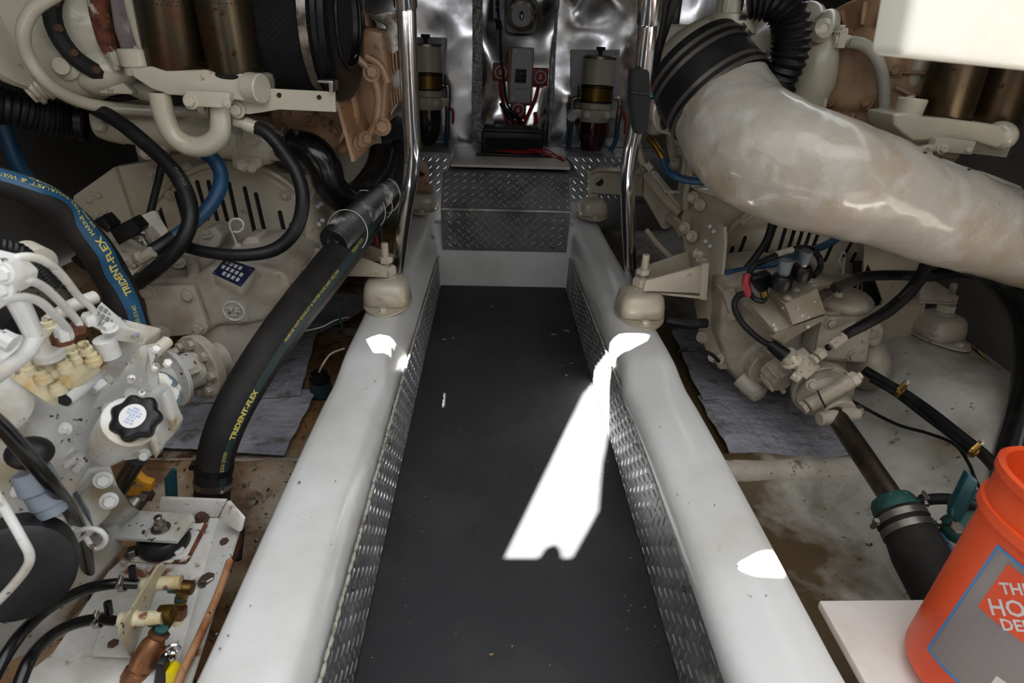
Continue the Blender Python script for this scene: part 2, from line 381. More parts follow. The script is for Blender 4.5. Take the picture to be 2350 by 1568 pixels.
for o, l in ((bpy.data.objects['trim_1'], 'left white fibreglass engine girder beside the walkway'), (bpy.data.objects['trim_2'], 'right white fibreglass engine girder beside the walkway')): o['label'] = l
# --- floors
def sheet(fn, nx, ny, mb=None):
    mb = mb or MB(); g = [[mb.bm.verts.new(fn(i / nx, j / ny)) for j in range(ny + 1)] for i in range(nx + 1)]
    for i in range(nx):
        for j in range(ny): mb.bm.faces.new((g[i][j], g[i + 1][j], g[i + 1][j + 1], g[i][j + 1]))
    return mb
struct('floor', MB().box((.06, 1.5, -.03), (.70, 3.2, .05)), 'gel')
solo('rubber_mat', MB().prism([(-.238, -.3, -.004), (.366, -.3, -.004), (.364, 2.752, -.004), (-.236, 2.752, -.004)], (0, 0, .006), .002, 1), 'mat', 'long black ribbed rubber mat running down the walkway', 'mat')
# bilge pans outboard of the girders: flat bottom, a low frame across, turned up into the hull
def bilge(sx, x0, x1):
    def fn(u, v):
        Y = lerp(-.4, 3.98, v); x = lerp(x0, x1, u)
        if sx > 0:
            z = -.05; rdg = math.exp(-((Y - 1.43) / .042) ** 2) * .055 * min(1, max(0, 1.9 - u * 3.0))
            z += rdg
            z -= .05 * max(0, min(1, (1.42 - Y) / .06))
        else:
            z = -.05; rdg = math.exp(-((Y - 1.38) / .05) ** 2) * .045; s_ = max(0, abs(x) - 1.1); z += rdg + .9 * s_ ** 1.5 * .6
            z -= .06 * max(0, min(1, (1.32 - Y) / .06))
        return V3((x, Y, z + .003 * math.sin(x * 31 + Y * 23)))
    return sheet(fn, 40, 90)
struct('floor_1', bilge(1, .46, 1.75), 'geldirty', ang=80)['label'] = 'stained bilge floor right of the walkway'
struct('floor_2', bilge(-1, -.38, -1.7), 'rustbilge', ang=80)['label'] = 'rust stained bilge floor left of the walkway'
for nm, x_0, x_1, yy, lb in (('trim_6', .54, 1.12, 1.425, 'low rounded white frame across the right bilge'), ('trim_7', -1.05, -.41, 1.40, 'low rounded frame across the left bilge')):
    b = MB().tube([(x_0, yy, -.062), (lerp(x_0, x_1, .3), yy, -.058), (lerp(x_0, x_1, .7), yy + .005, -.058), (x_1, yy + .02, -.060)], .042, 20); struct(nm, b, 'liner', ang=60)['label'] = lb
# outboard girder on the right (carries the far mount)
def obg(u, v):
    Y = lerp(.45, 3.97, v); prof = [(.98, -.16), (1.04, -.115), (1.10, -.062), (1.17, -.02), (1.27, .06), (1.36, .15), (1.43, .195), (1.52, .203), (1.62, .20), (1.70, .17)]
    k = u * (len(prof) - 1); i = min(int(k), len(prof) - 2); t = k - i
    x = lerp(prof[i][0], prof[i + 1][0], t); z = lerp(prof[i][1], prof[i + 1][1], t)
    drop = max(0, min(1, (1.30 - Y) / .6)); z -= drop * .05 * (1 if z > 0 else 0)
    return V3((x - .05 * math.sin(Y * 1.3), Y, z + .004 * math.sin(Y * 13 + x * 9)))
struct('trim_3', sheet(obg, 36, 60), 'geldirty', ang=80)['label'] = 'outboard engine girder moulded into the hull on the right'
# walls
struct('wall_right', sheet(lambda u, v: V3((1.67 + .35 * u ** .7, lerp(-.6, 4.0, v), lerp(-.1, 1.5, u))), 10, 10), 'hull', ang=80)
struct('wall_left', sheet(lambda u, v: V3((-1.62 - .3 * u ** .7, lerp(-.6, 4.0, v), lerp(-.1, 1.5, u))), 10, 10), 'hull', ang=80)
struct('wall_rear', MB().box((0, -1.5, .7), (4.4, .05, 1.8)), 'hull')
# --- the foil covered bulkhead at the far end: sheets of foil insulation, each its own panel
struct('wall_back', MB().box((.1, 3.99, .6), (4.2, .05, 1.9)), 'hull')
def foil_panel(x0, x1, z0, z1, seed, amp=.034, lean=0):
    rs = random.Random(seed); bumps = [(rs.uniform(x0, x1), rs.uniform(z0, z1), rs.uniform(.06, .22), rs.uniform(-amp, amp)) for _ in range(12)]
    def fn(u, v):
        x = lerp(x0, x1, u); z = lerp(z0, z1, v); y = 3.79
        e = min(u, 1 - u, v, 1 - v); puff = -.014 * min(1, e * 7) - lean * (z - z0)
        for bx, bz, br, ba in bumps: puff += ba * math.exp(-((x - bx) ** 2 + (z - bz) ** 2) / br ** 2) * min(1, e * 6)
        return V3((x, y + puff, z))
    return sheet(fn, 26, 40)
wb = thing('foil_insulation', 'shiny crinkled aluminium foil insulation sheets covering the far bulkhead', 'insulation', (.1, 3.8, .45))
for i, (a, b) in enumerate([(-1.75, -.98), (-.975, -.095), (-.09, .335), (.34, 1.02), (1.025, 1.7)]):
    part('foil_sheet', foil_panel(a, b, .42, 1.5, 11 + i, lean=(0, -.02, -.05, -.02, 0)[i]), 'foil', wb, ang=180)
def crinkle(x, z0, z1, wd, seed):
    rs = random.Random(seed)
    return sheet(lambda u, v: V3((x + (u - .5) * wd, 3.782 - rs.random() * .014, lerp(z0, z1, v))), 5, 60)
part('foil_tape_seam', crinkle(-.092, .46, 1.48, .055, 3), 'foilc', wb, ang=20)
part('foil_tape_seam', crinkle(.338, .46, 1.48, .018, 5), 'foilc', wb, ang=20)
# --- deck above with the open hatch; sunlit hatch coaming in the upper right corner
b = MB(); x0, x1, y0, y1 = HATCH
for c, s in (((-1.575, 1.2, DECK + .02), (1.05, 5.6, .06)), ((1.78, 1.2, DECK + .02), (.96, 5.6, .06)), (((x0 + x1) / 2, (y1 + 4.0) / 2, DECK + .02), (x1 - x0, 4.0 - y1, .06)), (((x0 + x1) / 2, (y0 - 1.6) / 2, DECK + .02), (x1 - x0, 1.6 + y0 + .0001 if False else .5, .06))):
    b.box(c, s)
struct('ceiling', b, 'hull')
b = MB(); pts = W([(2066, 128), (2108, -90)], .62); _e = P(2600, 184, .62); pts += [V3((pts[1].x + .02, .62, DECK)), V3((1.75, .62, DECK)), V3((1.75, .62, _e.z - (1.75 - _e.x) * .06)), _e]
b.prism(pts, (0, .055, 0), .010, 4)
struct('trim_4', b, 'deckpaint', ang=60)['label'] = 'sunlit white deck beam in the upper right corner'
# unseen wall added to block the sun; gaps cut to shape the sun patches
def on_wall(p, X=-1.5):
    t = (p.x - X) / SUN_DIR.x; return p - SUN_DIR * t
gapA = [PZ(1160, 1281, 0), PZ(1236, 1281, 0), PZ(1252, 1258, 0), PZ(1276, 1249, 0), PZ(1288, 1262, 0), PZ(1292, 1281, 0), PZ(1312, 1280, 0), PZ(1372, 1172, 0), PZ(1380, 1070, 0), PZ(1394, 1000, 0), PX(1396, 950, .367), PX(1397, 895, .369), PX(1404, 850, .374), PZ(1440, 800, .284), PZ(1478, 782, .284), PZ(1484, 770, .284), PZ(1438, 768, .284), PX(1394, 812, .37), PX(1364, 850, .367), PZ(1340, 905, 0)]
gapB = [PZ(1704, 1302, .262), PZ(1748, 1277, .262), PZ(1780, 1270, .262), PZ(1792, 1296, .262), PZ(1790, 1315, .262), PZ(1735, 1313, .262)]
gapC = [PZ(846, 780, .284), PZ(870, 770, .284), PZ(905, 772, .284), PZ(898, 800, .284), PZ(862, 808, .284)]
def wall_with_gaps(gaps, X=-1.5):
    from mathutils.geometry import delaunay_2d_cdt, tessellate_polygon
    outer = [(-3.0, 1.58), (5.5, 1.58), (5.5, 10.0), (-3.0, 10.0)]
    pts = [V3(p).to_2d() for p in outer]; edges = [(i, (i + 1) % 4) for i in range(4)]; polys = []
    for g in gaps:
        q = [on_wall(p, X) for p in g]; o = len(pts); pts += [V3((p.y, p.z)).to_2d() for p in q]
        edges += [(o + i, o + (i + 1) % len(q)) for i in range(len(q))]; polys.append([(p.y, p.z) for p in q])
    from mathutils import Vector as Vv
    r = delaunay_2d_cdt([Vv((p[0], p[1])) for p in pts], edges, [], 0, 1e-6)
    def inside(c, poly):
        s_ = False; n = len(poly)
        for i in range(n):
            (xa, ya), (xb, yb) = poly[i], poly[(i + 1) % n]
            if (ya > c[1]) != (yb > c[1]) and c[0] < (xb - xa) * (c[1] - ya) / (yb - ya) + xa: s_ = not s_
        return s_
    mb = MB(); vs = [mb.bm.verts.new((X, v.x, v.y)) for v in r[0]]
    for f in r[2]:
        c = (sum(r[0][i].x for i in f) / 3, sum(r[0][i].y for i in f) / 3)
        if not any(inside(c, p) for p in polys): mb.bm.faces.new([vs[i] for i in f])
    return mb
struct('sun_blocker_wall', wall_with_gaps([gapA, gapB, gapC]), 'gel')
# ================================================================== WALKWAY FITTINGS
def lug_field(o, u, v, nrm, U, Vv, a, ang, mb=None, keep=None, L=.030, w_=.0034, h=.0021):
    """real raised treads in the alternating pattern of diamond plate"""
    mb = mb or MB(); o, u, v, nrm = V3(o), V3(u).normalized(), V3(v).normalized(), V3(nrm).normalized()
    nu, nv = int(U / a) + 2, int(Vv / a) + 2
    if abs(ang) > .1: r0 = range(-nv - nu, nu + nv); r1 = range(-nv - nu, nu + nv)
    else: r0 = range(0, nu); r1 = range(0, nv)
    ca, sa = math.cos(ang), math.sin(ang)
    for i in r0:
        for j in r1:
            s_, t_ = a * (i + .5), a * (j + .5); p, q = s_ * ca - t_ * sa, s_ * sa + t_ * ca
            if not (.012 < p < U - .012 and .010 < q < Vv - .010): continue
            if keep and not keep(p, q): continue
            c = o + u * p + v * q; k = ang + (0 if (i + j) % 2 else math.pi / 2)
            e = u * math.cos(k) + v * math.sin(k); f = nrm.cross(e)
            ol = [e * L / 2, e * L * .22 + f * w_, -e * L * .22 + f * w_, -e * L / 2, -e * L * .22 - f * w_, e * L * .22 - f * w_]
            vs = [mb.bm.verts.new(c + x) for x in ol]; r = [mb.bm.verts.new(c + e * L * k2 + nrm * h) for k2 in (.30, -.30)]
            for fc in ((0, 1, 'a'), (1, 2, 'b', 'a'), (2, 3, 'b'), (3, 4, 'b'), (4, 5, 'a', 'b'), (5, 0, 'a')):
                mb.bm.faces.new([vs[x] if isinstance(x, int) else r['ab'.index(x)] for x in fc])
    return mb
def side_plate(sx, X, label):
    t = thing('diamond_plate_skirt', label, 'metal plate', (X, 1.2, 0))
    rs = random.Random(4); top = []
    for k in range(46):
        Y = lerp(-.25, 2.74, k / 45); z = .205 if Y < 1.4 else lerp(.205, .150, (Y - 1.4) / 1.34)
        top.append((X + sx * .004, Y, z + .004 * math.sin(Y * 9)))
    pts = [(X, -.25, -.006)] + [(X, 2.74, -.006)] + [(p[0], p[1], p[2]) for p in top[::-1]]
    part('sheet', MB().prism(pts, (sx * .0015, 0, 0)), 'plate', t)
    zf = lambda Y: (.205 if Y < 1.4 else lerp(.205, .150, (Y - 1.4) / 1.34)) - .006
    part('tread_pattern', lug_field((X, -.25, -.004), (0, 1, 0), (sx * .018, 0, 1), (-sx, 0, 0), 2.98, .215, .0285, 0, keep=lambda p, q: q < zf(p - .25)), 'lug', t, ang=20, kind='stuff')
    for Y in (.35, .80, 1.25, 1.75, 2.3):
        bolt(t, (X, Y, .165), (-sx, 0, 0), .0042, .003, 'steel', name='screw')
    cb = MB()                                   # ragged sealant bead along the top edge
    for k in range(120):
        Y = lerp(-.2, 2.72, k / 119); z = zf(Y) + .009
        cb.blob((X + sx * .002, Y, z + rs.uniform(-.002, .002)), (.004, .016, .004 + rs.random() * .003), sub=1)
    part('sealant_bead', cb, 'pan', t)
side_plate(-1, -.2385, 'left aluminium diamond plate skirt along the walkway, under the left white girder')
side_plate(1, .3665, 'right aluminium diamond plate skirt along the walkway, under the right white girder')
# --- step box at the far end
zr = .182
b = MB().prism([(-.262, 2.76, -.02), (.392, 2.76, -.02), (.392, 2.76, .30), (-.262, 2.76, .30)], (0, .06, 0), .004)
struct('trim_5', b, 'gel')['label'] = 'white riser at the far end of the walkway'
st = thing('diamond_plate_step', 'bent aluminium diamond plate step cover at the far end of the walkway', 'step', (.06, 2.72, .2))
def band(prof, x0, x1, th=.003):
    ring = [(y, z) for y, z in prof]; mb = MB()
    A = [(x0, y, z) for y, z in ring]; B_ = [(x1, y, z) for y, z in ring]
    mb.loft([A, B_], caps=False, closed=False); A2 = [(x0, y + th, z - th) for y, z in ring]; B2 = [(x1, y + th, z - th) for y, z in ring]
    mb.loft([A2, B2], caps=False, closed=False)
    mb.face([A[0], B_[0], B2[0], A2[0]]); return mb
pf = [(2.752, .180), (2.700, .374), (2.698, .380), (2.700, .386), (2.704, .390), (2.885, .512)]
part('sheet', band(pf, -.225, .355), 'plate', st, ang=25)
d1 = V3((0, -.052, .194)).normalized(); n1 = V3((0, -.194, -.052)).normalized()
part('tread_pattern', lug_field((-.225, 2.752, .180), (1, 0, 0), d1, n1, .58, .20, .0285, math.pi / 4), 'lug', st, ang=20, kind='stuff')
d2 = V3((0, .181, .122)).normalized(); n2 = V3((0, -.122, .181)).normalized()
part('tread_pattern', lug_field((-.225, 2.704, .390), (1, 0, 0), d2, n2, .58, .215, .0285, math.pi / 4), 'lug', st, ang=20, kind='stuff')
for x in (-.165, .290): bolt(st, (x, 2.745, .205), n1, .007, .005, 'steel', name='screw')
pt = thing('diamond_plate_platform', 'dark aluminium diamond plate shelf at the foot of the foil bulkhead', 'platform', (.1, 3.3, .4))
part('top', MB().box((.10, 3.34, .497), (.62, .92, .006)), 'plate', pt)
for xx, ww in ((-.52, .60), (.68, .56)):
    part('front_panel', MB().box((xx, 3.42, .38), (ww, .006, .25)), 'plate', pt); part('shelf_panel', MB().box((xx, 3.60, .505), (ww, .34, .006)), 'plate', pt)
part('tread_pattern', lug_field((-.80, 3.416, .27), (1, 0, 0), (0, 0, 1), (0, -1, 0), .56, .235, .0285, math.pi / 4), 'lug', pt, ang=20, kind='stuff')
part('tread_pattern', lug_field((.42, 3.416, .27), (1, 0, 0), (0, 0, 1), (0, -1, 0), .52, .235, .0285, math.pi / 4), 'lug', pt, ang=20, kind='stuff')
bd = MB().prism([(-.195, 2.985, .515), (.375, 2.985, .515), (.405, 3.60, .515), (-.215, 3.60, .515)], (0, 0, .012), .002)
solo('shelf_board', bd, 'white2', 'thin white board lying under the black battery charger at the far end', 'board')
# --- black charger box with lid, terminals and its red wires
ch = thing('battery_charger', 'black finned electronics box on the white board before the foil wall', 'charger', (.12, 3.35, .527))
bx0 = P(1104, 360, 3.28); bx1 = P(1245, 360, 3.28); cx = (bx0.x + bx1.x) / 2; wdt = bx1.x - bx0.x
part('base_flange', MB().box((cx + .01, 3.34, .534), (wdt * 1.22, .22, .012), bev=.003), 'blackpl', ch)
part('housing', MB().box((cx, 3.35, .59), (wdt, .17, .115), bev=.018, seg=3), 'blackpl', ch)
part('cover', MB().box((cx, 3.35, .650), (wdt * .97, .16, .022), bev=.009, seg=3), 'blackpl', ch)
part('terminal_panel', MB().box((cx, 3.262, .585), (wdt * .86, .008, .06), bev=.002), 'core', ch)
for k in range(4): part('terminal_port', MB().torus((cx - wdt * .36 + k * .052, 3.256, .580), (0, 1, 0), .013, .004, 16), 'black', ch)
for k in range(9): part('cooling_fin', MB().box((cx - wdt * .40 + k * wdt * .1, 3.35, .664), (.004, .14, .008)), 'blackpl', ch)
rw = thing('red_wires', 'loose bundle of thin red wires lying on the white board', 'wires', (.3, 3.2, .53))
rs = random.Random(2)
for k in range(7):
    pts = [P(1135 + k * 9, 344 + k % 2, 3.24), P(1180 + k * 4, 347 + rs.uniform(-1, 4), 3.21), P(1225, 345 + rs.uniform(-4, 6), 3.19), P(1262 + rs.uniform(-6, 6), 352 + rs.uniform(-8, 8), 3.17), P(1290 + rs.uniform(-9, 8), 368 + rs.uniform(-9, 6), 3.12)]
    for p in pts: p.z = max(p.z, .531)
    part('wire', MB().tube(pts, .0024, 6), 'red', rw)
solo('black_wire', MB().tube([P(1297, 362, 3.1), P(1308, 372, 3.08), P(1316, 382, 3.06), P(1312, 390, 3.04)], .003, 6), 'black', 'short black wire end curling off the white board', 'wire')
# --- control panel box and rotary switches on the foil wall
FY = 3.72
cp = thing('windlass_panel', 'tall white windlass control box on the foil wall between red switches', 'control box', P(1195, 175, FY))
part('back_box', slab([(1167, 107), (1226, 110), (1220, 240), (1165, 237)], FY, .045, .004), 'wood', cp)
part('face_plate', slab([(1176, 109), (1224, 111), (1217, 237), (1169, 235)], FY - .012, .012, .003), 'panelw', cp)
part('display', slab([(1183, 158), (1209, 159), (1207, 191), (1181, 190)], FY - .016, .004, .001), 'blackpl', cp)
for gx in (1187, 1195, 1202):
    for gy in (164, 174, 184): part('display_key', slab([(gx, gy - 3), (gx + 5, gy - 3), (gx + 5, gy + 3), (gx, gy + 3)], FY - .018, .002, 0), 'dark', cp)
for x, y in ((1184, 117), (1213, 119), (1176, 226), (1204, 229)): bolt(cp, P(x, y, FY - .012), (0, -1, 0), .006, .004, 'steel', name='screw')
o0 = P(1181, 206, FY - .0135); text_on('lettering', 'WINDLASS', .014, lambda u, v: o0 + V3((u, 0, v)), 'inkbl', cp)
for nm, (x, y), lb in (('a', (1149, 166), 'red rotary battery switch left of the windlass control box'), ('b', (1240, 177), 'red rotary battery switch right of the windlass control box'), ('c', (1189, 252), 'red rotary battery switch below the windlass control box')):
    sw = thing('battery_switch', lb, 'switch', P(x, y, FY), 'red battery switches on the foil wall'); r = 16 * S(FY)
    c = P(x, y, FY); part('base', MB().box(c + V3((0, .02, 0)), (r * 2, .05, r * 2.1), bev=.008), 'redsw', sw)
    part('dial_ring', MB().torus(c - V3((0, .006, 0)), (0, 1, 0), r * .68, .004, 28, 6), 'whiteink', sw)
    k = part('knob', MB().cyl(c, c - V3((0, .02, 0)), r * .5, bev=.003), 'red', sw)
    part('pointer', MB().prism([c + V3(q) for q in ((-.006, -.021, -.010), (.006, -.021, -.010), (.002, -.021, .018), (-.002, -.021, .018))], (0, -.003, 0)), 'whiteink', k)
def cable(name, pts, r, m, label, cat='cable', **k):
    return solo(name, MB().tube(pts, r, k.pop('n', 10)), m, label, cat, **k)
g = 'red battery cables running down to the black box'
for k, (pts, lb) in enumerate(((((1148, 185), (1150, 215), (1158, 250), (1165, 285), (1170, 306)), 'thick red battery cable dropping from the left red switch'),
    (((1236, 197), (1229, 225), (1218, 250), (1205, 280), (1195, 306)), 'thick red battery cable dropping from the right red switch'),
    (((1190, 268), (1186, 280), (1180, 295), (1178, 306)), 'short red battery cable under the bottom red switch'),
    (((1228, 258), (1231, 278), (1222, 297), (1207, 306)), 'red battery cable looping right of the bottom switch'))):
    cable('battery_cable', [P(x, y, FY - .02 - .1 * max(0, (y - 270)) / 36) for x, y in pts], .011, 'red', lb, group=g)
cable('black_cable', [P(x, y, FY - .045) for x, y in ((1141, -30), (1143, 30), (1148, 70), (1150, 130), (1157, 190), (1163, 235), (1185, 270), (1205, 292), (1218, 305))], .007, 'black', 'thin black cable hanging down the foil wall past the left switch')
cable('black_cable', [P(x, y, FY - .06) for x, y in ((1149, 236), (1158, 250), (1180, 262), (1196, 280), (1190, 290), (1172, 272), (1158, 252))], .012, 'black', 'coil of black cable bundled below the windlass control box')
# --- bulkhead lamp and little junction box
lp = thing('bulkhead_lamp', 'round bulkhead lamp at the top of the foil wall', 'lamp', P(1197, 36, FY))
c = P(1197, 36, FY); R = 31 * S(FY)
part('housing', MB().box(c + V3((0, .05, .004)), (R * 1.96, .09, R * 2.06), bev=.04, seg=4), 'panelw', lp)
part('bezel', MB().torus(c + V3((0, 0, 0)), (0, 1, 0), R * .9, .008, 36), 'steel', lp)
part('reflector', MB().lathe(c + V3((0, .012, 0)), (0, -1, 0), [(0, .02), (0.004, R * .5), (.012, R * .88)], 32, close=False), 'lens', lp)
part('bulb', MB().blob(c + V3((0, -.012, 0)), (.012, .012, .022)), 'chrome', lp)
jb = thing('junction_box', 'small grey junction box with a black plug left of the lamp', 'junction box', P(1143, 20, FY))
part('box', slab([(1131, -10), (1156, -10), (1153, 42), (1132, 42)], FY, .05, .004), 'panelw', jb)
part('plug', MB().cyl(P(1143, 45, FY - .02), P(1146, 68, FY - .02), .017), 'blackpl', jb)
for y in (8, 23): part('socket', MB().cyl(P(1142, y, FY), P(1142, y, FY) - V3((0, .006, 0)), .011), 'dark', jb)
# --- fuel filters with bowls
def fuel_filter(cx, y0, s, label, bowl, left_gauge):
    t = thing('fuel_filter', label, 'fuel filter', P(cx, 200, FY), 'fuel filters on the foil wall'); Yc = 3.66; u = S(Yc) * s
    top = P(cx, y0, Yc); ax = V3((-.012 if cx > 1200 else 0, 0, -1)).normalized(); z = lambda k: top + ax * (k * u * 1.06)
    part('canister', MB().lathe(z(0), ax, [(0, 28 * u), (2 * u, 32 * u), (48 * u, 32 * u)], 32), 'cream2', t)
    part('lid', MB().lathe(z(-4), ax, [(0, 26 * u), (2 * u, 33 * u), (6 * u, 33 * u)], 32), 'steel', t)
    h = part('t_handle', MB().cyl(z(-16), z(-4), 4 * u).cyl(z(-16) - V3((9 * u, 0, 0)), z(-16) + V3((9 * u, 0, 0)), 3 * u), 'blackpl', t)
    part('gold_band', MB().lathe(z(48), ax, [(0, 32.5 * u), (28 * u, 32.5 * u)], 32), 'gold', t)
    for k in (49, 75): part('band_edge', MB().lathe(z(k), ax, [(0, 33.5 * u), (3 * u, 33.5 * u)], 32), 'blackpl', t)
    part('lower_ring', MB().lathe(z(77), ax, [(0, 31 * u), (13 * u, 31 * u)], 32), 'cream2', t)
    hd = part('head', MB().lathe(z(90), ax, [(0, 34 * u), (12 * u, 34 * u), (24 * u, 30 * u)], 32).box(z(98), (86 * u, 26 * u, 16 * u), bev=.006), 'cream2', t)
    for dx in (-20, 20): bolt(t, z(98) + V3((dx * u, -34 * u, 0)), (0, -1, 0), 5 * u, 5 * u, 'boltg')
    part('bowl', MB().lathe(z(113), ax, [(0, 29 * u), (20 * u, 29 * u), (45 * u, 26 * u), (62 * u, 19 * u), (72 * u, 10 * u)], 32), bowl, t)
    part('drain', MB().cyl(z(184), z(194), 5 * u).hexa(z(192), ax, 7 * u, 6 * u), 'blackpl', t)
    part('mounting_plate', MB().prism([P(cx - 66, y0 - 20, 3.76), P(cx + 46, y0 - 18, 3.76), P(cx + 44, y0 + 140, 3.76), P(cx - 66, y0 + 138, 3.76)], (0, .015, 0), .003), 'panelw', t)
    for dx, dy in ((-58, -12), (38, -10), (-58, 130), (36, 132)): bolt(t, P(cx + dx, y0 + dy, 3.758), (0, -1, 0), .007, .004, 'steel', name='screw')
    part('side_clip', MB().box(z(62) + V3(((-38 if left_gauge else 38) * u, 0, 0)), (.012, .03, .07), bev=.004), 'blackpl', t)
    def pp(*q): return [P(x, y, Yc) for x, y in q]
    if left_gauge:
        part('pipe_elbow', MB().tube(pp((cx - 36, y0 + 92), (cx - 58, y0 + 93), (cx - 64, y0 + 102), (cx - 64, y0 + 135)), .013, 12), 'steel', t)
        g_ = part('gauge', MB().lathe(P(cx - 64, y0 + 131, Yc - .02), (0, -1, 0), [(0, .026), (.012, .034), (.02, .034), (.02, .030)], 28), 'steel', t)
        part('gauge_dial', MB().cyl(P(cx - 64, y0 + 131, Yc - .038), P(cx - 64, y0 + 131, Yc - .042), .029), 'panelw', g_)
        part('gauge_needle', MB().box(P(cx - 64, y0 + 131, Yc - .044), (.002, .002, .034), Matrix.Rotation(.8, 3, 'Y')), 'inkbl', g_)
        part('fuel_line', MB().tube(pp((cx - 64, y0 + 140), (cx - 68, y0 + 170), (cx - 73, y0 + 216)), .013, 12), 'blue', t)
        part('pipe_elbow', MB().tube(pp((cx + 30, y0 + 92), (cx + 42, y0 + 94), (cx + 46, y0 + 108), (cx + 40, y0 + 150)), .013, 12), 'steel', t)
        part('fuel_line', MB().tube(pp((cx + 40, y0 + 150), (cx + 36, y0 + 190), (cx + 18, y0 + 222)), .013, 12), 'blue', t)
        part('valve_lever', MB().tube(pp((cx + 50, y0 + 120), (cx + 58, y0 + 140), (cx + 56, y0 + 175)), .007, 8), 'red', t)
    else:
        part('pipe_elbow', MB().tube(pp((cx + 30, y0 + 92), (cx + 46, y0 + 92), (cx + 51, y0 + 102), (cx + 50, y0 + 145)), .014, 12), 'steel', t)
        part('fuel_line', MB().tube(pp((cx + 50, y0 + 145), (cx + 49, y0 + 190), (cx + 46, y0 + 232)), .013, 12), 'blue', t)
        part('valve_lever', MB().tube(pp((cx + 52, y0 + 145), (cx + 62, y0 + 150), (cx + 62, y0 + 180)), .007, 8), 'red', t)
fuel_filter(1377, 133, 1.0, 'fuel filter with dark red bowl and small gauge, right of the switches', 'glassred', True)
fuel_filter(977, 104, .98, 'fuel filter with grey bowl on the foil wall, partly behind the left chrome rail', 'glassdk', False)
# --- polished handrails that lean up to the hatch
def rail(pts, label, sleeve):
    t = thing('handrail', label, 'handrail', P(*pts[-1]), 'polished handrails of the hatch ladder')
    part('tube', MB().tube([P(*p) for p in pts], .0205, 24, sub=8), 'chrome', t)
    a, c = [P(*p) for p in sleeve]; part('sleeve', MB().lathe(a, c - a, [(0, .0245), ((c - a).length - .004, .0245), ((c - a).length, .022)], 24), 'chrome', t)
    part('foot', MB().lathe(P(*pts[-1]) - V3((0, 0, .004)), (0, 0, 1), [(0, .032), (.006, .032), (.009, .024)], 24), 'steel', t)
    return t
rail([(929, -80, 1.42), (934, 60, 1.45), (942, 240, 1.5), (947, 330, 1.53), (946, 372, 1.56), (939, 430, 1.62), (925, 520, 1.80), (908, 648, 2.06)], 'left polished stainless handrail running from the girder up to the hatch', ((926, -90, 1.42), (931, 20, 1.44)))
rail([(1494, -80, 1.42), (1486, 60, 1.45), (1472, 190, 1.5), (1458, 290, 1.54), (1447, 350, 1.57), (1441, 420, 1.63), (1442, 520, 1.82), (1450, 664, 2.02)], 'right polished stainless handrail running from the girder up to the hatch', ((1496, -90, 1.42), (1487, 56, 1.45)))
pw = thing('foam_wrap', 'black foam pad strapped to the right chrome handrail', 'pad', P(1470, 230, 1.5))
part('pad', MB().prism(W([(1450, 158), (1492, 160), (1494, 235), (1488, 305), (1460, 312), (1447, 235)], 1.46), (0, .05, 0), .010, 3), 'core', pw)
part('strap', MB().prism(W([(1448, 210), (1493, 214), (1493, 219), (1448, 215)], 1.457), (0, .057, 0), .002), 'blackpl', pw)
# --- rubber engine mounts on the girders
def mount(x, y, z, s, label, m='cream', front=True, rz=0.0, grp='engine mounts on the girders'):
    t = thing('engine_mount', label, 'engine mount', (x, y, z), grp); o = V3((x, y, z)); rt = Matrix.Rotation(rz, 3, 'Z')
    def q(a, b, c): return o + rt @ V3((a * s, b * s, c * s))
    pts = []
    for k in range(28):
        a = 2 * math.pi * k / 28; pts.append(q(.078 * math.cos(a) * (1 - .25 * abs(math.sin(a)) ** 3), .135 * math.sin(a), 0))
    part('flange', MB().prism(pts, (0, 0, .007 * s), .002 * s), m, t)
    rings = []
    for zz, hw, rr in ((.007, .070, .0), (.012, .074, .0), (.040, .072, .0), (.068, .067, .05), (.082, .056, .2), (.088, .036, .7)):
        rg = []
        for k in range(32):
            a = 2 * math.pi * k / 32; c_, s_ = math.cos(a), math.sin(a); e = lerp(.48, 1, rr)
            rg.append(q(hw * math.copysign(abs(c_) ** e, c_), hw * math.copysign(abs(s_) ** e, s_), zz))
        rings.append(rg)
    part('rubber_body_cover', MB().loft(rings), m, t, ang=50)
    part('collar', MB().lathe(q(0, 0, .086), (0, 0, 1), [(0, .034 * s), (.006 * s, .034 * s), (.010 * s, .026 * s), (.014 * s, .024 * s)], 28), m, t)
    part('jam_nut', MB().hexa(q(0, 0, .098), (0, 0, 1), .032 * s, .028 * s), m, t)
    part('upper_nut', MB().hexa(q(0, 0, .136), (0, 0, 1), .022 * s, .018 * s), m, t)
    st_ = MB().cyl(q(0, 0, .12), q(0, 0, .20), .0115 * s, n=16, bev=.002)
    for k in range(9): st_.torus(q(0, 0, .158 + k * .0042), (0, 0, 1), .0112 * s, .0012, 14, 4)
    part('stud', st_, m, t)
    bolt(t, q(0, -.100, .007), (0, 0, 1), .0125 * s, .013 * s, 'bolt'); bolt(t, q(0, .112, .007), (0, 0, 1), .0125 * s, .013 * s, 'bolt')
    return o
ML = mount(-.333, 1.86, .284, 1.0, 'cream engine mount with a tall stud on the left girder, nearest the camera')
MR = mount(.482, 1.80, .284, 1.0, 'cream engine mount with a tall stud on the right girder, nearest the camera')
MLf = mount(-.335, 3.02, .30, .95, 'cream engine mount far down the left girder beside the step')
MRf = mount(.500, 2.98, .30, .95, 'cream engine mount far down the right girder beside the step')
_mo = P(2146, 770, 1.84)
MO = mount(_mo.x, _mo.y, _mo.z, .95, 'grey white engine mount on the outboard girder at the far right', 'cast', rz=.2)

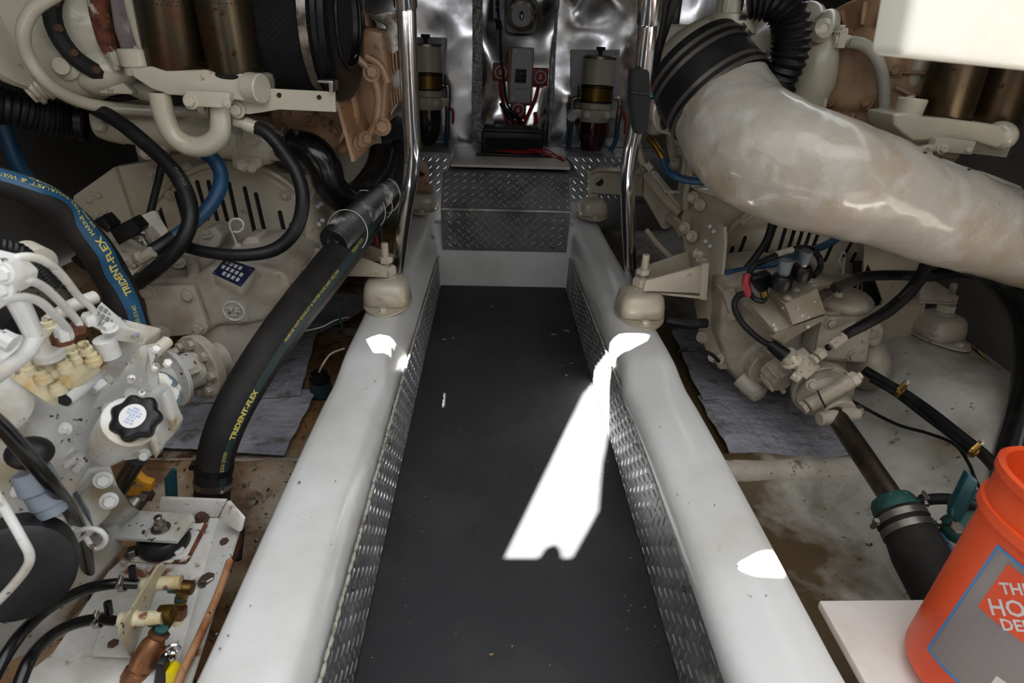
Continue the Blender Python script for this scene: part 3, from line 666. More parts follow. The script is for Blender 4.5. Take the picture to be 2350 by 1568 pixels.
# lifting lugs over the two far mounts
t = thing('mount_arm', 'cream mount arm with a round hole above the far right engine mount', 'bracket', P(1400, 440, 2.95))
b = MB(); yy = 2.93
part('arm', MB().prism(W([(1352, 400), (1372, 392), (1475, 400), (1475, 452), (1350, 442)], yy), (0, .03, 0), .004), 'cream', t)
part('hole', MB().cyl(P(1375, 417, yy - .001), P(1375, 417, yy + .01), .021, n=20), 'dark', t); part('hole_rim', MB().torus(P(1375, 417, yy - .002), (0, 1, 0), .022, .003, 24, 6), 'cream', t)
part('top_flange', MB().prism(W([(1352, 396), (1372, 388), (1475, 396), (1475, 401), (1372, 393), (1352, 401)], yy - .02), (0, .08, 0), .002), 'cream', t)
t = thing('mount_arm', 'tan lug with a round hole above the far left engine mount', 'bracket', P(965, 420, 2.95))
part('lug', MB().prism(W([(950, 440), (950, 372), (966, 366), (980, 380), (984, 402), (984, 425), (994, 428), (994, 440)], yy), (0, .03, 0), .004), 'tan', t); part('hole', MB().cyl(P(966, 396, yy - .001), P(966, 396, yy + .01), .020, n=20), 'dark', t)
# bits of grit and leaf on the mat, chips in the girder paint
rs = random.Random(21); b = MB()
for k in range(150):
    Y = rs.uniform(.75, 2.3); x = rs.choice((rs.uniform(-.22, .35), rs.uniform(.26, .35), rs.uniform(-.23, -.15))); r = rs.uniform(.0005, .0011)
    b.blob((x, Y, .0025 + r * .3), (r * rs.uniform(.8, 2), r * rs.uniform(.8, 2), r * .5), sub=1)
solo('grit', b, 'pan', 'scattered pale grit over the black walkway mat', 'grit', kind='stuff')
b = MB()
for x, y, r in ((1128, 1503, 9), (1300, 862, 7), (1312, 834, 6), (1290, 840, 4), (1020, 780, 9), (1040, 776, 5), (1130, 704, 5), (1300, 760, 10), (1270, 768, 7), (1395, 1060, 4), (1480, 1394, 5)):
    p = PZ(x, y, .004); q = r * S(p.y) * .8; pts = [p + V3((q * math.cos(a * 1.05 + x) * rs.uniform(.5, 1.3), q * math.sin(a * 1.05 + x) * rs.uniform(.4, 1.0), 0)) for a in range(6)]
    b.prism(pts, (0, 0, .0012))
solo('leaf_fragments', b, 'wood', 'brown leaf fragments scattered on the black walkway mat', 'leaves', kind='stuff')
b = MB()
for x, y, r in ((687, 1107, 7), (860, 875, 4), (628, 1128, 3), (770, 1104, 3), (524, 1460, 6), (497, 1456, 5), (505, 1490, 7), (1516, 980, 4), (1555, 1136, 4), (1758, 1367, 4), (1692, 1300, 3), (590, 1240, 4), (575, 1390, 4), (760, 1250, 3), (1640, 1160, 3)):
    p = PZ(x, y, .2655); q = r * S(p.y) * .7; pts = [p + V3((q * math.cos(a * 1.05 + x) * rs.uniform(.4, 1.1), q * 1.5 * math.sin(a * 1.05 + x) * rs.uniform(.5, 1.2), 0)) for a in range(6)]
    b.prism(pts, (0, 0, .0008))
solo('paint_chips', b, 'lead', 'small dark chips scattered in the white girder paint', 'paint chips', kind='stuff')
# ================================================================== generic helpers for machine parts
from mathutils.geometry import delaunay_2d_cdt
def pip(c, poly):
    s_ = False; n = len(poly)
    for i in range(n):
        (xa, ya), (xb, yb) = poly[i], poly[(i + 1) % n]
        if (ya > c[1]) != (yb > c[1]) and c[0] < (xb - xa) * (c[1] - ya) / (yb - ya) + xa: s_ = not s_
    return s_
def holed_plate(outer, holes, Y, th, mb=None, lift=None):
    """plate on the plane Y with real openings; outlines are photo points"""
    mb = mb or MB(); o2 = [P(x, y, Y) for x, y in outer]; hs = [[P(x, y, Y) for x, y in h] for h in holes]
    pts = [V3((p.x, p.z)).to_2d() if False else Vector((p.x, p.z)) for p in o2]; ed = [(i, (i + 1) % len(o2)) for i in range(len(o2))]
    for h in hs:
        k = len(pts); pts += [Vector((p.x, p.z)) for p in h]; ed += [(k + i, k + (i + 1) % len(h)) for i in range(len(h))]
    r = delaunay_2d_cdt(pts, ed, [], 0, 1e-6); O = [(p.x, p.z) for p in o2]; H = [[(p.x, p.z) for p in h] for h in hs]
    for dy in (0, th):
        vs = [mb.bm.verts.new((v.x, Y + dy, v.y)) for v in r[0]]
        for f in r[2]:
            c = (sum(r[0][i].x for i in f) / 3, sum(r[0][i].y for i in f) / 3)
            if pip(c, O) and not any(pip(c, h) for h in H): mb.bm.faces.new([vs[i] for i in f])
    for lp_ in [o2] + hs:
        n = len(lp_); a = [mb.bm.verts.new(p) for p in lp_]; b_ = [mb.bm.verts.new(p + V3((0, th, 0))) for p in lp_]
        for i in range(n): mb.bm.faces.new((a[i], a[(i + 1) % n], b_[(i + 1) % n], b_[i]))
    return mb
def capsule(x0, y0, x1, y1, r, n=5):
    d = math.atan2(y1 - y0, x1 - x0); o = []
    for k in range(n + 1): a = d - math.pi / 2 + math.pi * k / n; o.append((x1 + r * math.cos(a), y1 + r * math.sin(a)))
    for k in range(n + 1): a = d + math.pi / 2 + math.pi * k / n; o.append((x0 + r * math.cos(a), y0 + r * math.sin(a)))
    return o
def arc(cx, cy, rx, ry, a0, a1, n=24):
    return [(cx + rx * math.cos(math.radians(lerp(a0, a1, k / n))), cy - ry * math.sin(math.radians(lerp(a0, a1, k / n)))) for k in range(n + 1)]
def ptube(parent, name, pts, rpx, m, n=14, Y=None, **k):
    """tube through photo points (x, y, Y) with radius in photo px at each point's distance"""
    q = [(p[0], p[1], p[2] if len(p) > 2 else Y) for p in pts]
    rr = list(rpx) if hasattr(rpx, '__len__') else [rpx] * len(q)
    kw = {a: k.pop(a) for a in ('rib', 'sub', 'caps', 'smooth') if a in k}
    return part(name, MB().tube([P(*p) for p in q], [r * S(p[2]) for r, p in zip(rr, q)], n, **kw), m, parent, **k)
def multi(a, mb):  return mb

# ================================================================== LEFT ENGINE
E1 = thing('marine_engine', 'large cream marine diesel engine on the left with two bronze oil filters', 'engine', P(560, 560, 2.1))
# slotted flywheel cover with its arched rim
slots = [(402, 438, 423, 512), (418, 423, 432, 470), (452, 418, 476, 502), (478, 418, 498, 504), (507, 450, 521, 505), (525, 421, 542, 500), (561, 432, 584, 533), (587, 446, 607, 533), (642, 488, 653, 536), (668, 516, 672, 530), (365, 476, 380, 524), (351, 508, 358, 522)]
out = arc(527, 572, 205, 196, -8, 188, 40) + [(400, 640), (660, 640)]
part('flywheel_cover', holed_plate(out, [capsule(*s, 5.2) for s in slots], 2.03, .006), 'cream', E1)
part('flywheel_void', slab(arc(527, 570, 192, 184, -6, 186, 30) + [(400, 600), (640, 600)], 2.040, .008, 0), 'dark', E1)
rim = [P(x, y, 2.025) for x, y in arc(527, 572, 207, 198, -8, 188, 40)]
part('cover_rim', MB().tube(rim, .010, 10, smooth=False), 'cream', E1)
part('cover_rim', MB().tube([P(x, y, 2.035) for x, y in arc(527, 570, 190, 181, 4, 176, 40)], .006, 8, smooth=False), 'cream', E1)
part('bell_housing', slab([(168, 450), (262, 383), (332, 372), (420, 352), (560, 352), (650, 398), (742, 404), (742, 565), (700, 640), (330, 640), (165, 512)], 2.05, .05, .006), 'cream', E1)
part('mount_wing', MB().prism(W([(168, 450), (262, 383), (322, 560), (300, 600), (200, 548), (164, 508)], 2.03), (0, .02, 0), .004), 'cream', E1)
for x, y in ((207, 458), (226, 447), (220, 492), (239, 484)): bolt(E1, P(x, y, 2.03), (0, -1, 0), .011, .008, 'cream', washer=False, name='plug')
for x, y in ((347, 399), (429, 384), (655, 448), (388, 448)): bolt(E1, P(x, y, 2.022), (0, -1, 0), .0115, .011, 'cream')
# right hand side plate with its holes, and the mount bracket
b = MB().prism([P(744, 402, 2.02), P(766, 430, 2.10), P(764, 560, 2.12), P(748, 592, 2.02), P(708, 600, 1.98), P(708, 470, 1.98)], (-.012, .004, 0), .002)
part('side_plate', b, 'cream', E1)
for x, y in ((729, 474), (737, 468), (732, 515), (740, 506)): part('hole', MB().cyl(P(x, y, 1.975), P(x, y, 2.0), .007, n=12), 'panelw', E1)
x0, y0, z0 = ML
a = part('mount_bracket', MB().prism([P(700, 632, 1.93), P(868, 634, 1.84), P(893, 640, 1.82), P(893, 622, 1.90), P(820, 600, 2.0), P(712, 600, 2.05)], (0, 0, .008), .002), 'cream', E1)
part('bracket_web', MB().prism([P(888, 637, 1.80), P(888, 615, 1.80), P(795, 577, 1.90), P(720, 570, 1.95), P(715, 632, 1.95)], (0, .010, 0), .002), 'cream', E1)
part('bracket_web', MB().prism([P(903, 600, 1.90), P(903, 585, 1.90), P(814, 553, 1.98), P(740, 545, 2.05), P(740, 600, 2.05)], (0, .010, 0), .002), 'cream', E1)
# engine block mass behind, oil pan side
part('engine_block', MB().box((-.88, 2.72, .50), (.62, 1.2, .62), bev=.04), 'cream', E1)
part('cylinder_head', MB().box((-.80, 2.75, .90), (.50, 1.1, .26), bev=.05), 'tan', E1)
part('oil_pan', MB().box((-.88, 2.8, .12), (.42, 1.0, .20), bev=.05), 'cream', E1)
# heat exchanger tube under the filters
ax0, ax1 = P(225, 268, 1.93), P(628, 332, 1.96); d = (ax1 - ax0); Ld = d.length
part('cooler_shell', MB().lathe(ax0, d, [(0, .045), (.006, .060), (.03, .066), (.07, .068), (.072, .064), (Ld * .22, .064), (Ld * .225, .067), (Ld * .25, .067), (Ld * .255, .064), (Ld * .78, .064), (Ld * .785, .068), (Ld * .82, .068), (Ld * .825, .064), (Ld - .02, .064), (Ld, .056)], 36), 'cream2', E1)
part('cooler_end', MB().tube([P(600, 328, 1.96), P(634, 334, 1.95), P(652, 330, 1.94), P(664, 318, 1.93)], [.050, .046, .036, .032], 24), 'cream2', E1)
for x, y in ((342, 352), (563, 380)):
    f = part('cooler_foot', slab([(x - 32, y - 24), (x + 38, y - 18), (x + 36, y + 2), (x + 18, y + 16), (x - 8, y + 16), (x - 30, y + 2)], 1.90, .05, .006), 'cream', E1)
    bolt(f, P(x - 8, y, 1.895), (0, -1, 0), .013, .012, 'bolt'); bolt(f, P(x + 14, y + 6, 1.895), (0, -1, 0), .010, .010, 'bolt')
part('cooler_boss', MB().hexa(P(232, 288, 1.86), (-.2, -1, .4), .020, .016), 'cream2', E1)
part('cooler_boss', MB().hexa(P(575, 318, 1.88), (.2, -1, .3), .026, .022), 'cream2', E1)
# oil filters and their head
def oil_filter(par, top, bot, r, m='bronze'):
    a, c = P(*top), P(*bot); ax = a - c; L = ax.length
    f = part('oil_filter', MB().lathe(c, ax, [(0, r * .92), (.004, r * .99), (.014, r), (L, r)], 40), m, par)
    part('filter_base_ring', MB().lathe(c - ax.normalized() * .006, ax, [(0, r * .98), (.004, r * 1.03), (.010, r * 1.03)], 40), 'core', f)
    u = ax.normalized(); q = u.to_track_quat('Z', 'Y'); hb = MB()
    for row in range(2):
        for k in range(46):
            an = 2 * math.pi * (k + .5 * row) / 46; dd = q @ V3((math.cos(an), math.sin(an), 0)); pc = c + u * (L - (.030 - .009 * row) - .03 * (bot[2] - bot[2])) + dd * r
            hb.cyl(pc - dd * .002, pc + dd * .0006, .0021, n=6)
    part('perforation', hb, 'dark', f, kind='stuff'); return f
oil_filter(E1, (378, -38, 1.70), (407, 156, 1.74), .0745)
oil_filter(E1, (505, -38, 1.68), (540, 160, 1.72), .0655)
hd = part('filter_head', slab([(300, 158), (345, 152), (380, 163), (470, 160), (500, 168), (585, 170), (596, 176), (592, 226), (560, 232), (480, 224), (385, 218), (345, 203), (306, 178)], 1.66, .13, .016, 4), 'cream2', E1)
part('head_port', MB().lathe(P(572, 200, 1.68), (.93, -.3, -.05), [(0, .036), (.035, .036), (.038, .033)], 28), 'cream2', E1)
part('head_cap', MB().lathe(P(318, 152, 1.70), (-.03, 0, 1), [(0, .038), (.036, .040), (.040, .036)], 28).cyl(P(316, 120, 1.70), P(315, 106, 1.70), .009, n=10), 'cream2', E1)
part('head_neck', MB().lathe(P(324, 172, 1.70), (-.03, 0, 1), [(0, .034), (.03, .034)], 24), 'cream2', E1)
for x, y, r in ((405, 162, .062), (540, 166, .058)): part('filter_seat', MB().lathe(P(x, y + 4, 1.76), (0, 0, 1), [(0, r * .9), (.02, r * 1.14), (.024, r * 1.10)], 32), 'cream2', E1)
pl_ = part('head_bracket', slab([(424, 207), (516, 212), (528, 216), (526, 236), (510, 248), (430, 244)], 1.635, .03, .004), 'cream2', E1)
bolt(pl_, P(437, 233, 1.634), (0, -1, 0), .013, .013); bolt(pl_, P(519, 237, 1.634), (0, -1, 0), .008, .005)
wbp = part('filter_bracket', holed_plate([(520, 228), (560, 212), (612, 203), (768, 211), (771, 257), (640, 251), (600, 258), (572, 262), (524, 258)], [arc(640, 219, 6.5, 6.5, 0, 345, 14), arc(732, 224, 6, 6, 0, 345, 14)], 1.70, .010), 'cream2', E1)
bolt(wbp, P(543, 252, 1.695), (0, -1, 0), .015, .014); bolt(wbp, P(465, 250, 1.70), (0, -1, 0), .010, .010)
part('crossover_pipe', MB().tube([P(x, y, 1.68) for x, y in ((366, 212), (376, 262), (396, 308), (432, 334), (474, 334), (504, 308), (505, 252), (502, 230))], [.026] * 3 + [.0265, .0265, .026, .024, .024], 24), 'cream2', E1)
# coolant outlet casting and turbo side on the far left
def bulge(parent, name, c, size, m, rot=None, **k): return part(name, MB().blob(c, size, rot), m, parent, ang=60, **k)
part('coolant_casting', MB().tube([P(-40, 20, 1.82), P(70, 45, 1.84), P(150, 60, 1.86), P(215, 70, 1.88), P(250, 80, 1.9)], [.12, .125, .14, .14, .12], 36), 'cream2', E1, ang=60)
bulge(E1, 'casting_elbow', P(165, 120, 1.84), (.12, .12, .13), 'cream2')
part('casting_flange', MB().lathe(P(50, 55, 1.76), (-.9, .25, -.1), [(0, .15), (.014, .155), (.018, .15)], 36), 'cream2', E1)
part('casting_flange', MB().lathe(P(34, 50, 1.76), (-.9, .25, -.1), [(0, .15), (.014, .155), (.018, .15)], 36), 'cream2', E1)
bulge(E1, 'casting_foot', P(230, 165, 1.80), (.09, .06, .06), 'cream2')
part('exhaust_ring', MB().torus(P(238, 62, 1.80), (.80, -.55, .10), .115, .022, 36, 8), 'dark', E1)
for k in range(7):
    an = -1.9 + k * .5; q = V3((.80, -.55, .10)).to_track_quat('Z', 'Y'); dd = q @ V3((math.cos(an + 3.1), math.sin(an + 3.1), 0))
    bolt(E1, P(238, 62, 1.80) + dd * .115 + V3((.012, -.012, 0)), (.8, -.55, .1), .010, .014, 'rust', washer=False)
part('rusty_outlet', MB().tube([P(228, -30, 1.78), P(235, 40, 1.78), P(248, 95, 1.77), P(262, 130, 1.76)], [.03, .028, .024, .018], 16), 'rust', E1)
part('sensor', MB().hexa(P(259, 122, 1.74), (.1, 0, -1), .014, .03).cyl(P(266, 148, 1.74), P(268, 160, 1.74), .010, n=12), 'cream2', E1)
part('grey_outlet_pipe', MB().prism(W([(243, -30), (295, -30), (306, 60), (322, 118), (276, 120), (258, 70)], 1.72), (0, .05, 0), .015, 3), 'lead', E1, 'chalky grey outlet casting')
part('oil_pipe', MB().tube([P(x, y, 1.70) for x, y in ((296, -30), (305, 20), (322, 80), (338, 128), (345, 155))], .0165, 14), 'cream2', E1)
part('drain_valve', MB().lathe(P(120, 182, 1.78), (-.7, -.5, -.45), [(0, .032), (.02, .034), (.024, .040), (.034, .040), (.036, .034), (.044, .034), (.048, .040), (.058, .040), (.062, .030), (.07, .028)], 28), 'cream2', E1)
part('valve_boss', MB().lathe(P(158, 150, 1.75), (.1, -1, .0), [(0, .035), (.02, .034), (.03, .022), (.04, .020)], 28), 'cream2', E1)
part('valve_lever', MB().tube([P(108, 124, 1.76), P(135, 133, 1.74), P(160, 150, 1.73)], [.008, .010, .014], 10), 'cream2', E1)
part('small_bracket', slab([(228, 208), (282, 190), (305, 212), (300, 217), (232, 214)], 1.74, .03, .003), 'cream2', E1)
ptube(E1, 'lower_pipe', [(280, 160, 1.8), (300, 195, 1.82), (330, 212, 1.84), (380, 220, 1.86)], 16, 'cream2')
# tan aftercooler side
TN = part('gear_case', slab([(628, 250), (640, 180), (780, 170), (835, 60), (880, 70), (893, 170), (885, 285), (800, 350), (740, 338), (640, 300)], 2.05, .30, .02, 3), 'tan', E1, 'tan painted case')
part('triangular_bracket', MB().prism([P(758, 195, 1.86), P(806, 372, 1.86), P(856, 322, 2.0), P(800, 190, 2.0)], (.010, .006, 0), .002), 'tan', E1)
for p in ((826, 328), (838, 318)): bolt(E1, P(p[0], p[1], 1.90), (.8, -.6, 0), .016, .014, 'tan')
part('case_rib', MB().tube([P(x, y, 1.97) for x, y in ((815, 130), (850, 165), (868, 220), (862, 280), (838, 320))], .012, 10), 'tan', E1)
part('case_rib', MB().tube([P(x, y, 1.95) for x, y in ((795, 205), (812, 240), (815, 290), (808, 330))], .014, 10), 'tan', E1)
part('case_rib', MB().tube([P(x, y, 1.98) for x, y in ((840, 130), (872, 150), (890, 190))], .013, 10), 'tan', E1)
part('upper_case', slab([(790, 10), (835, 20), (850, 60), (845, 95), (800, 100)], 2.14, .14, .015, 3), 'tan', E1)
bolt(E1, P(852, 168, 1.96), (.3, -1, .3), .018, .02, 'tan'); bolt(E1, P(876, 290, 1.97), (.2, -1, 0), .020, .02, 'tan')
AC = part('aftercooler', slab([(845, 35), (912, 22), (920, 230), (900, 262), (885, 285), (885, 60)], 2.16, .5, .006), 'steel', E1, 'bare aluminium aftercooler body')
for k in range(6):
    part('cooler_rib', slab([(884 + k * 7, 133 - k * 5), (889 + k * 7, 132 - k * 5), (892 + k * 7, 172 - k * 4), (888 + k * 7, 175 - k * 4)], 2.13, .03, .004), 'tan', E1)
    part('cooler_rib', slab([(889 + k * 6, 215 - k * 3), (894 + k * 6, 213 - k * 3), (896 + k * 6, 250 - k * 5), (892 + k * 6, 256 - k * 5)], 2.13, .03, .004), 'tan', E1)
el = part('maker_badge', MB().torus(P(707, 273, 1.985), (0, -1, 0), .016, .003, 24, 6), 'tan', E1)
part('pump_cover', MB().lathe(P(710, 275, 2.03), (0, -1, 0), [(0, .115), (.014, .115), (.020, .108)], 36), 'tan', E1)
for x, y in ((667, 305), (788, 345), (655, 262), (770, 300)): bolt(E1, P(x, y, 2.0), (0, -1, 0), .010, .010, 'tan')
ls = part('lifting_strut', MB().prism([P(790, 215, 1.99), P(808, 200, 1.99), P(820, 215, 1.99), P(800, 232, 1.99)], (0, .1, 0), .003), 'tan', E1)
# --- air filter: mesh drum with a moulded end cap
AF = thing('air_filter', 'black mesh drum air filter with a moulded end cap above the left engine', 'air filter', P(680, 60, 1.72))
fa, fb = P(600, 30, 1.90), P(784, 44, 1.888); ax = fb - fa; L = ax.length; un = ax.normalized(); R = .200
part('element', MB().lathe(fa, ax, [(0, R - .006), (L, R - .006)], 48), 'core', AF)
q = un.to_track_quat('Z', 'Y'); wm = MB()
for sgn in (-1, 1):
    for k in range(90):
        pts = []
        for j in range(9):
            an = 2 * math.pi * k / 90 + sgn * j * .115; pts.append(fa + un * (L * j / 8) + q @ V3((R * math.cos(an), R * math.sin(an), 0)))
        wm.tube(pts, .0009, 3, smooth=False, caps=False)
part('wire_mesh', wm, 'mesh', AF, kind='stuff')
cap = part('end_cap', MB().lathe(fb - un * .022, ax, [(0, R + .004), (.004, R + .010), (.016, R + .010), (.020, R + .004), (.034, R + .004), (.038, R - .004), (.040, R - .03), (.040, R * .62), (.034, R * .60), (.006, R * .56), (.004, 0.01)], 56), 'blackpl', AF)
part('cap_lip', MB().torus(fb + un * .019, ax, R * .61, .006, 48, 8), 'blackpl', cap)
sp = fa + un * (L * .76); part('strap', MB().lathe(sp, ax, [(0, R + .001), (0, R + .004), (.022, R + .004), (.022, R + .001)], 48, close=False), 'steel', AF)
part('strap_bracket', MB().prism([P(727, 184, 1.68), P(764, 186, 1.68), P(764, 212, 1.68), P(755, 212, 1.68), P(754, 192, 1.68), P(730, 190, 1.68)], (0, .06, 0), .002), 'steel', AF)

# ================================================================== LEFT GEARBOX
G1 = thing('gearbox', 'cream marine gearbox with round maker emblem and blue data plate, left of walkway', 'gearbox', P(500, 720, 1.8))
part('main_case', slab([(322, 655), (355, 640), (440, 640), (478, 612), (560, 604), (640, 622), (668, 650), (640, 700), (604, 738), (560, 748), (500, 748), (470, 768), (352, 778), (335, 740)], 1.66, .36, .020, 4), 'cast', G1, ang=50)
part('upper_case', slab([(430, 596), (470, 586), (600, 592), (640, 606), (660, 640), (600, 660), (430, 650)], 1.88, .14, .022, 4), 'cast', G1, ang=50)
part('bearing_boss', slab([(540, 582), (562, 545), (590, 545), (604, 585), (590, 600), (545, 598)], 1.86, .10, .010, 3), 'cast', G1)
part('boss', slab([(450, 548), (470, 528), (490, 520), (510, 545), (500, 570), (455, 572)], 1.90, .08, .010, 3), 'cast', G1)
part('side_flange', slab([(645, 640), (700, 610), (724, 640), (722, 700), (690, 740), (655, 700)], 1.80, .22, .014, 3), 'cast', G1)
part('lower_case', MB().lathe(P(540, 800, 1.70), (.05, 1, 0), [(0, .07), (.02, .105), (.06, .115), (.30, .12)], 36), 'cast', G1, ang=60)
part('lower_case_side', slab([(440, 745), (620, 720), (600, 800), (560, 850), (480, 862), (440, 800)], 1.68, .30, .03, 4), 'cast', G1)
cvp = part('inspection_cover', slab([(328, 658), (438, 655), (446, 662), (478, 752), (472, 766), (362, 776), (354, 770), (324, 668)], 1.635, .022, .005, 2), 'cast', G1)
for x, y in ((432, 678), (456, 754), (338, 672), (372, 765)): bolt(cvp, P(x, y, 1.634), (0, -1, 0), .0155, .012, 'cast')
# emblem boss
c = P(536, 714, 1.652); fr = part('emblem_pad', MB().box(c + V3((0, .010, 0)), (.074, .02, .070), bev=.003), 'cast', G1)
part('emblem_ring', MB().torus(c, (0, 1, 0), .0290, .0036, 36, 8), 'boltg', fr)
me = text_bm('ZF', .038, .0006, .0022); xs = [v.co.x for v in me.vertices]; cxm = (min(xs) + max(xs)) / 2
for v in me.vertices: v.co = c + V3((v.co.x - cxm, -.0030 - v.co.z, v.co.y - .0135))
me.materials.clear(); me.materials.append(M['boltg']); add_obj('emblem_letters', me, fr)
me = text_bm('GERMANY', .008, 0, .0005)
for v in me.vertices: v.co = c + V3((v.co.x - .02, -.001 - v.co.z, v.co.y - .040))
me.materials.clear(); me.materials.append(M['cast']); add_obj('cast_lettering', me, G1)
# data plate lying on the sloping top
q0, q1, q2, q3 = PZ(488, 628, .492), PZ(517, 594, .492), PZ(586, 617, .492), PZ(553, 658, .492)
nq = (q1 - q0).cross(q3 - q0).normalized(); nq = nq if nq.z > 0 else -nq
def lift(p, k): return p + nq * k
part('data_plate_pad', MB().prism([lift(p, -.03) for p in (q0, q1, q2, q3)], nq * .029, .004), 'cast', G1)
dp = part('data_plate', MB().prism([lift(p, .000) for p in (q0, q1, q2, q3)], nq * .002), 'darkblue', G1, 'dark blue data plate')
def uvq(u, v, k=.0028): return lift(q0 + (q3 - q0) * u + (q1 - q0) * v, k)
for r_ in range(5):
    for cc in range(3):
        if (r_, cc) in ((0, 0), (4, 2)): continue
        u, v = .12 + r_ * .16, .10 + cc * .30
        part('data_field', MB().prism([uvq(u, v), uvq(u + .10, v), uvq(u + .10, v + .20), uvq(u, v + .20)], nq * .0003), 'silver', dp)
for u, v in ((.05, .06), (.95, .06), (.05, .94), (.95, .94)): part('rivet', MB().cyl(uvq(u, v, .001), uvq(u, v, .004), .0022, n=8), 'chrome', dp)
text_on('lettering', 'ZF MARINE', .012, lambda u, v: uvq(.10 + .0 + u * 6, .80 + v * 7), 'silver', dp)
# dipstick: P shaped wire handle
dpk = part('dipstick', MB().tube([P(545, 566, 1.84), P(535, 540, 1.83), P(527, 520, 1.82), (P(530, 506, 1.82)), P(545, 502, 1.82), P(557, 510, 1.82), P(557, 524, 1.82), P(547, 532, 1.82), P(535, 532, 1.82)], .0032, 8), 'boltg', G1)
part('dipstick_collar', MB().lathe(P(546, 570, 1.84), (0, 0, 1), [(0, .020), (.005, .020), (.008, .012), (.016, .010)], 20), 'cast', G1)
for x, y, Y in ((412, 604, 1.74), (475, 536, 1.90), (662, 640, 1.80), (700, 622, 1.84), (655, 690, 1.79)): bolt(G1, P(x, y, Y), (0, -.5, .85), .014, .010, 'cast')
part('top_ridge', MB().tube([P(425, 575, 1.86), P(440, 600, 1.76), P(446, 640, 1.67)], .018, 12), 'cast', G1)
part('top_ridge', MB().tube([P(612, 596, 1.84), P(640, 612, 1.78), P(655, 640, 1.70)], .016, 12), 'cast', G1)
# output flange and shaft coupling
da = V3((-.52, -.84, .06)).normalized(); cc = P(470, 838, 1.50)
cp1 = part('output_flange', MB().lathe(cc, da, [(-.05, .05), (0, .052), (0, .090), (.022, .092), (.026, .088)], 40), 'cast', G1)
qd = da.to_track_quat('Z', 'Y')
for k in range(8):
    dd = qd @ V3((math.cos(k * .785), math.sin(k * .785), 0)); bolt(cp1, cc + da * .026 + dd * .072, da, .0135, .014, 'cast')
c2 = cc + da * .088
cp2 = part('coupling_disc', MB().lathe(c2, da, [(-.06, .05), (0, .05), (0, .078), (.010, .080), (.012, .078), (.012, .035), (.05, .034)], 40), 'gens', G1, 'white painted disc')
for k in range(4):
    dd = qd @ V3((math.cos(k * 1.57 + .5), math.sin(k * 1.57 + .5), 0)); part('hole', MB().cyl(c2 + da * .011 + dd * .062, c2 + da * .0128 + dd * .062, .004, n=10), 'dark', cp2)
for k in (1, 3, 5): dd = qd @ V3((math.cos(k * .785 - .4), math.sin(k * .785 - .4), 0)); part('coupling_bolt', MB().cyl(c2 - da * .03 + dd * .062, c2 + da * .005 + dd * .062, .010, n=6), 'cast', cp1)
# shift valve block with black solenoid coils
VB = part('valve_block', MB().prism([P(205, 606, 1.60), P(262, 560, 1.66), P(328, 528, 1.72), P(362, 580, 1.68), P(300, 640, 1.62), P(260, 668, 1.58)], (.02, .05, .05), .006, 2), 'cast', G1)
part('valve_end_plate', MB().prism([P(326, 528, 1.66), P(332, 526, 1.66), P(364, 562, 1.66), P(356, 566, 1.66)], (0, .04, 0), .002), 'cast', G1)
for pts, nm in ((((212, 508), (232, 496), (256, 522), (246, 536), (236, 528)), 'solenoid_connector'), (((250, 528), (300, 502), (322, 526), (318, 536), (272, 564)), 'solenoid_coil'), (((160, 594), (196, 570), (226, 596), (196, 622), (184, 616)), 'solenoid_coil')):
    part(nm, MB().prism([P(x, y, 1.58) for x, y in pts], (0, .05, 0), .004, 2), 'blackpl', G1)
part('solenoid_stem', MB().cyl(P(304, 540, 1.60), P(330, 548, 1.60), .012).cyl(P(322, 542, 1.60), P(334, 562, 1.60), .010), 'steel', G1)
for x, y in ((237, 638), (256, 655), (320, 553)): bolt(VB, P(x, y, 1.575), (0, -1, 0), .006, .005, 'steel')
part('hose_fitting', MB().hexa(P(300, 608, 1.56), (.75, -.2, .55), .016, .02).hexa(P(316, 596, 1.56), (.75, -.2, .55), .018, .018).cyl(P(326, 594, 1.56), P(350, 578, 1.56), .015), 'cast', G1)

# ================================================================== HOSES OF THE LEFT SIDE
def hose(name, label, pts, rpx, m, cat='hose', n=20, Y=None, **k):
    q = [(p[0], p[1], p[2] if len(p) > 2 else Y) for p in pts]; rr = list(rpx) if hasattr(rpx, '__len__') else [rpx] * len(q)
    t = thing(name, label, cat, P(*q[-1])); kw = {a: k.pop(a) for a in ('rib', 'sub') if a in k}
    pp, r_ = [P(*p) for p in q], [r * S(p[2]) for r, p in zip(rr, q)]
    part('tube', MB().tube(pp, r_, n, **kw), m, t); return t, pp, r_
def along(pp, rr, sub=16):
    a, r = spline(pp, rr, sub); L = [0]
    for p, q in zip(a, a[1:]): L.append(L[-1] + (q - p).length)
    def at(s_):
        s_ = max(0, min(L[-1] - 1e-6, s_)); j = 0
        while j < len(L) - 2 and L[j + 1] < s_: j += 1
        u = (s_ - L[j]) / max(1e-9, L[j + 1] - L[j]); t = (a[min(j + 2, len(a) - 1)] - a[max(j - 1, 0)]).normalized()
        return a[j].lerp(a[j + 1], u), t, r[j] + (r[j + 1] - r[j]) * u
    return at, L[-1]
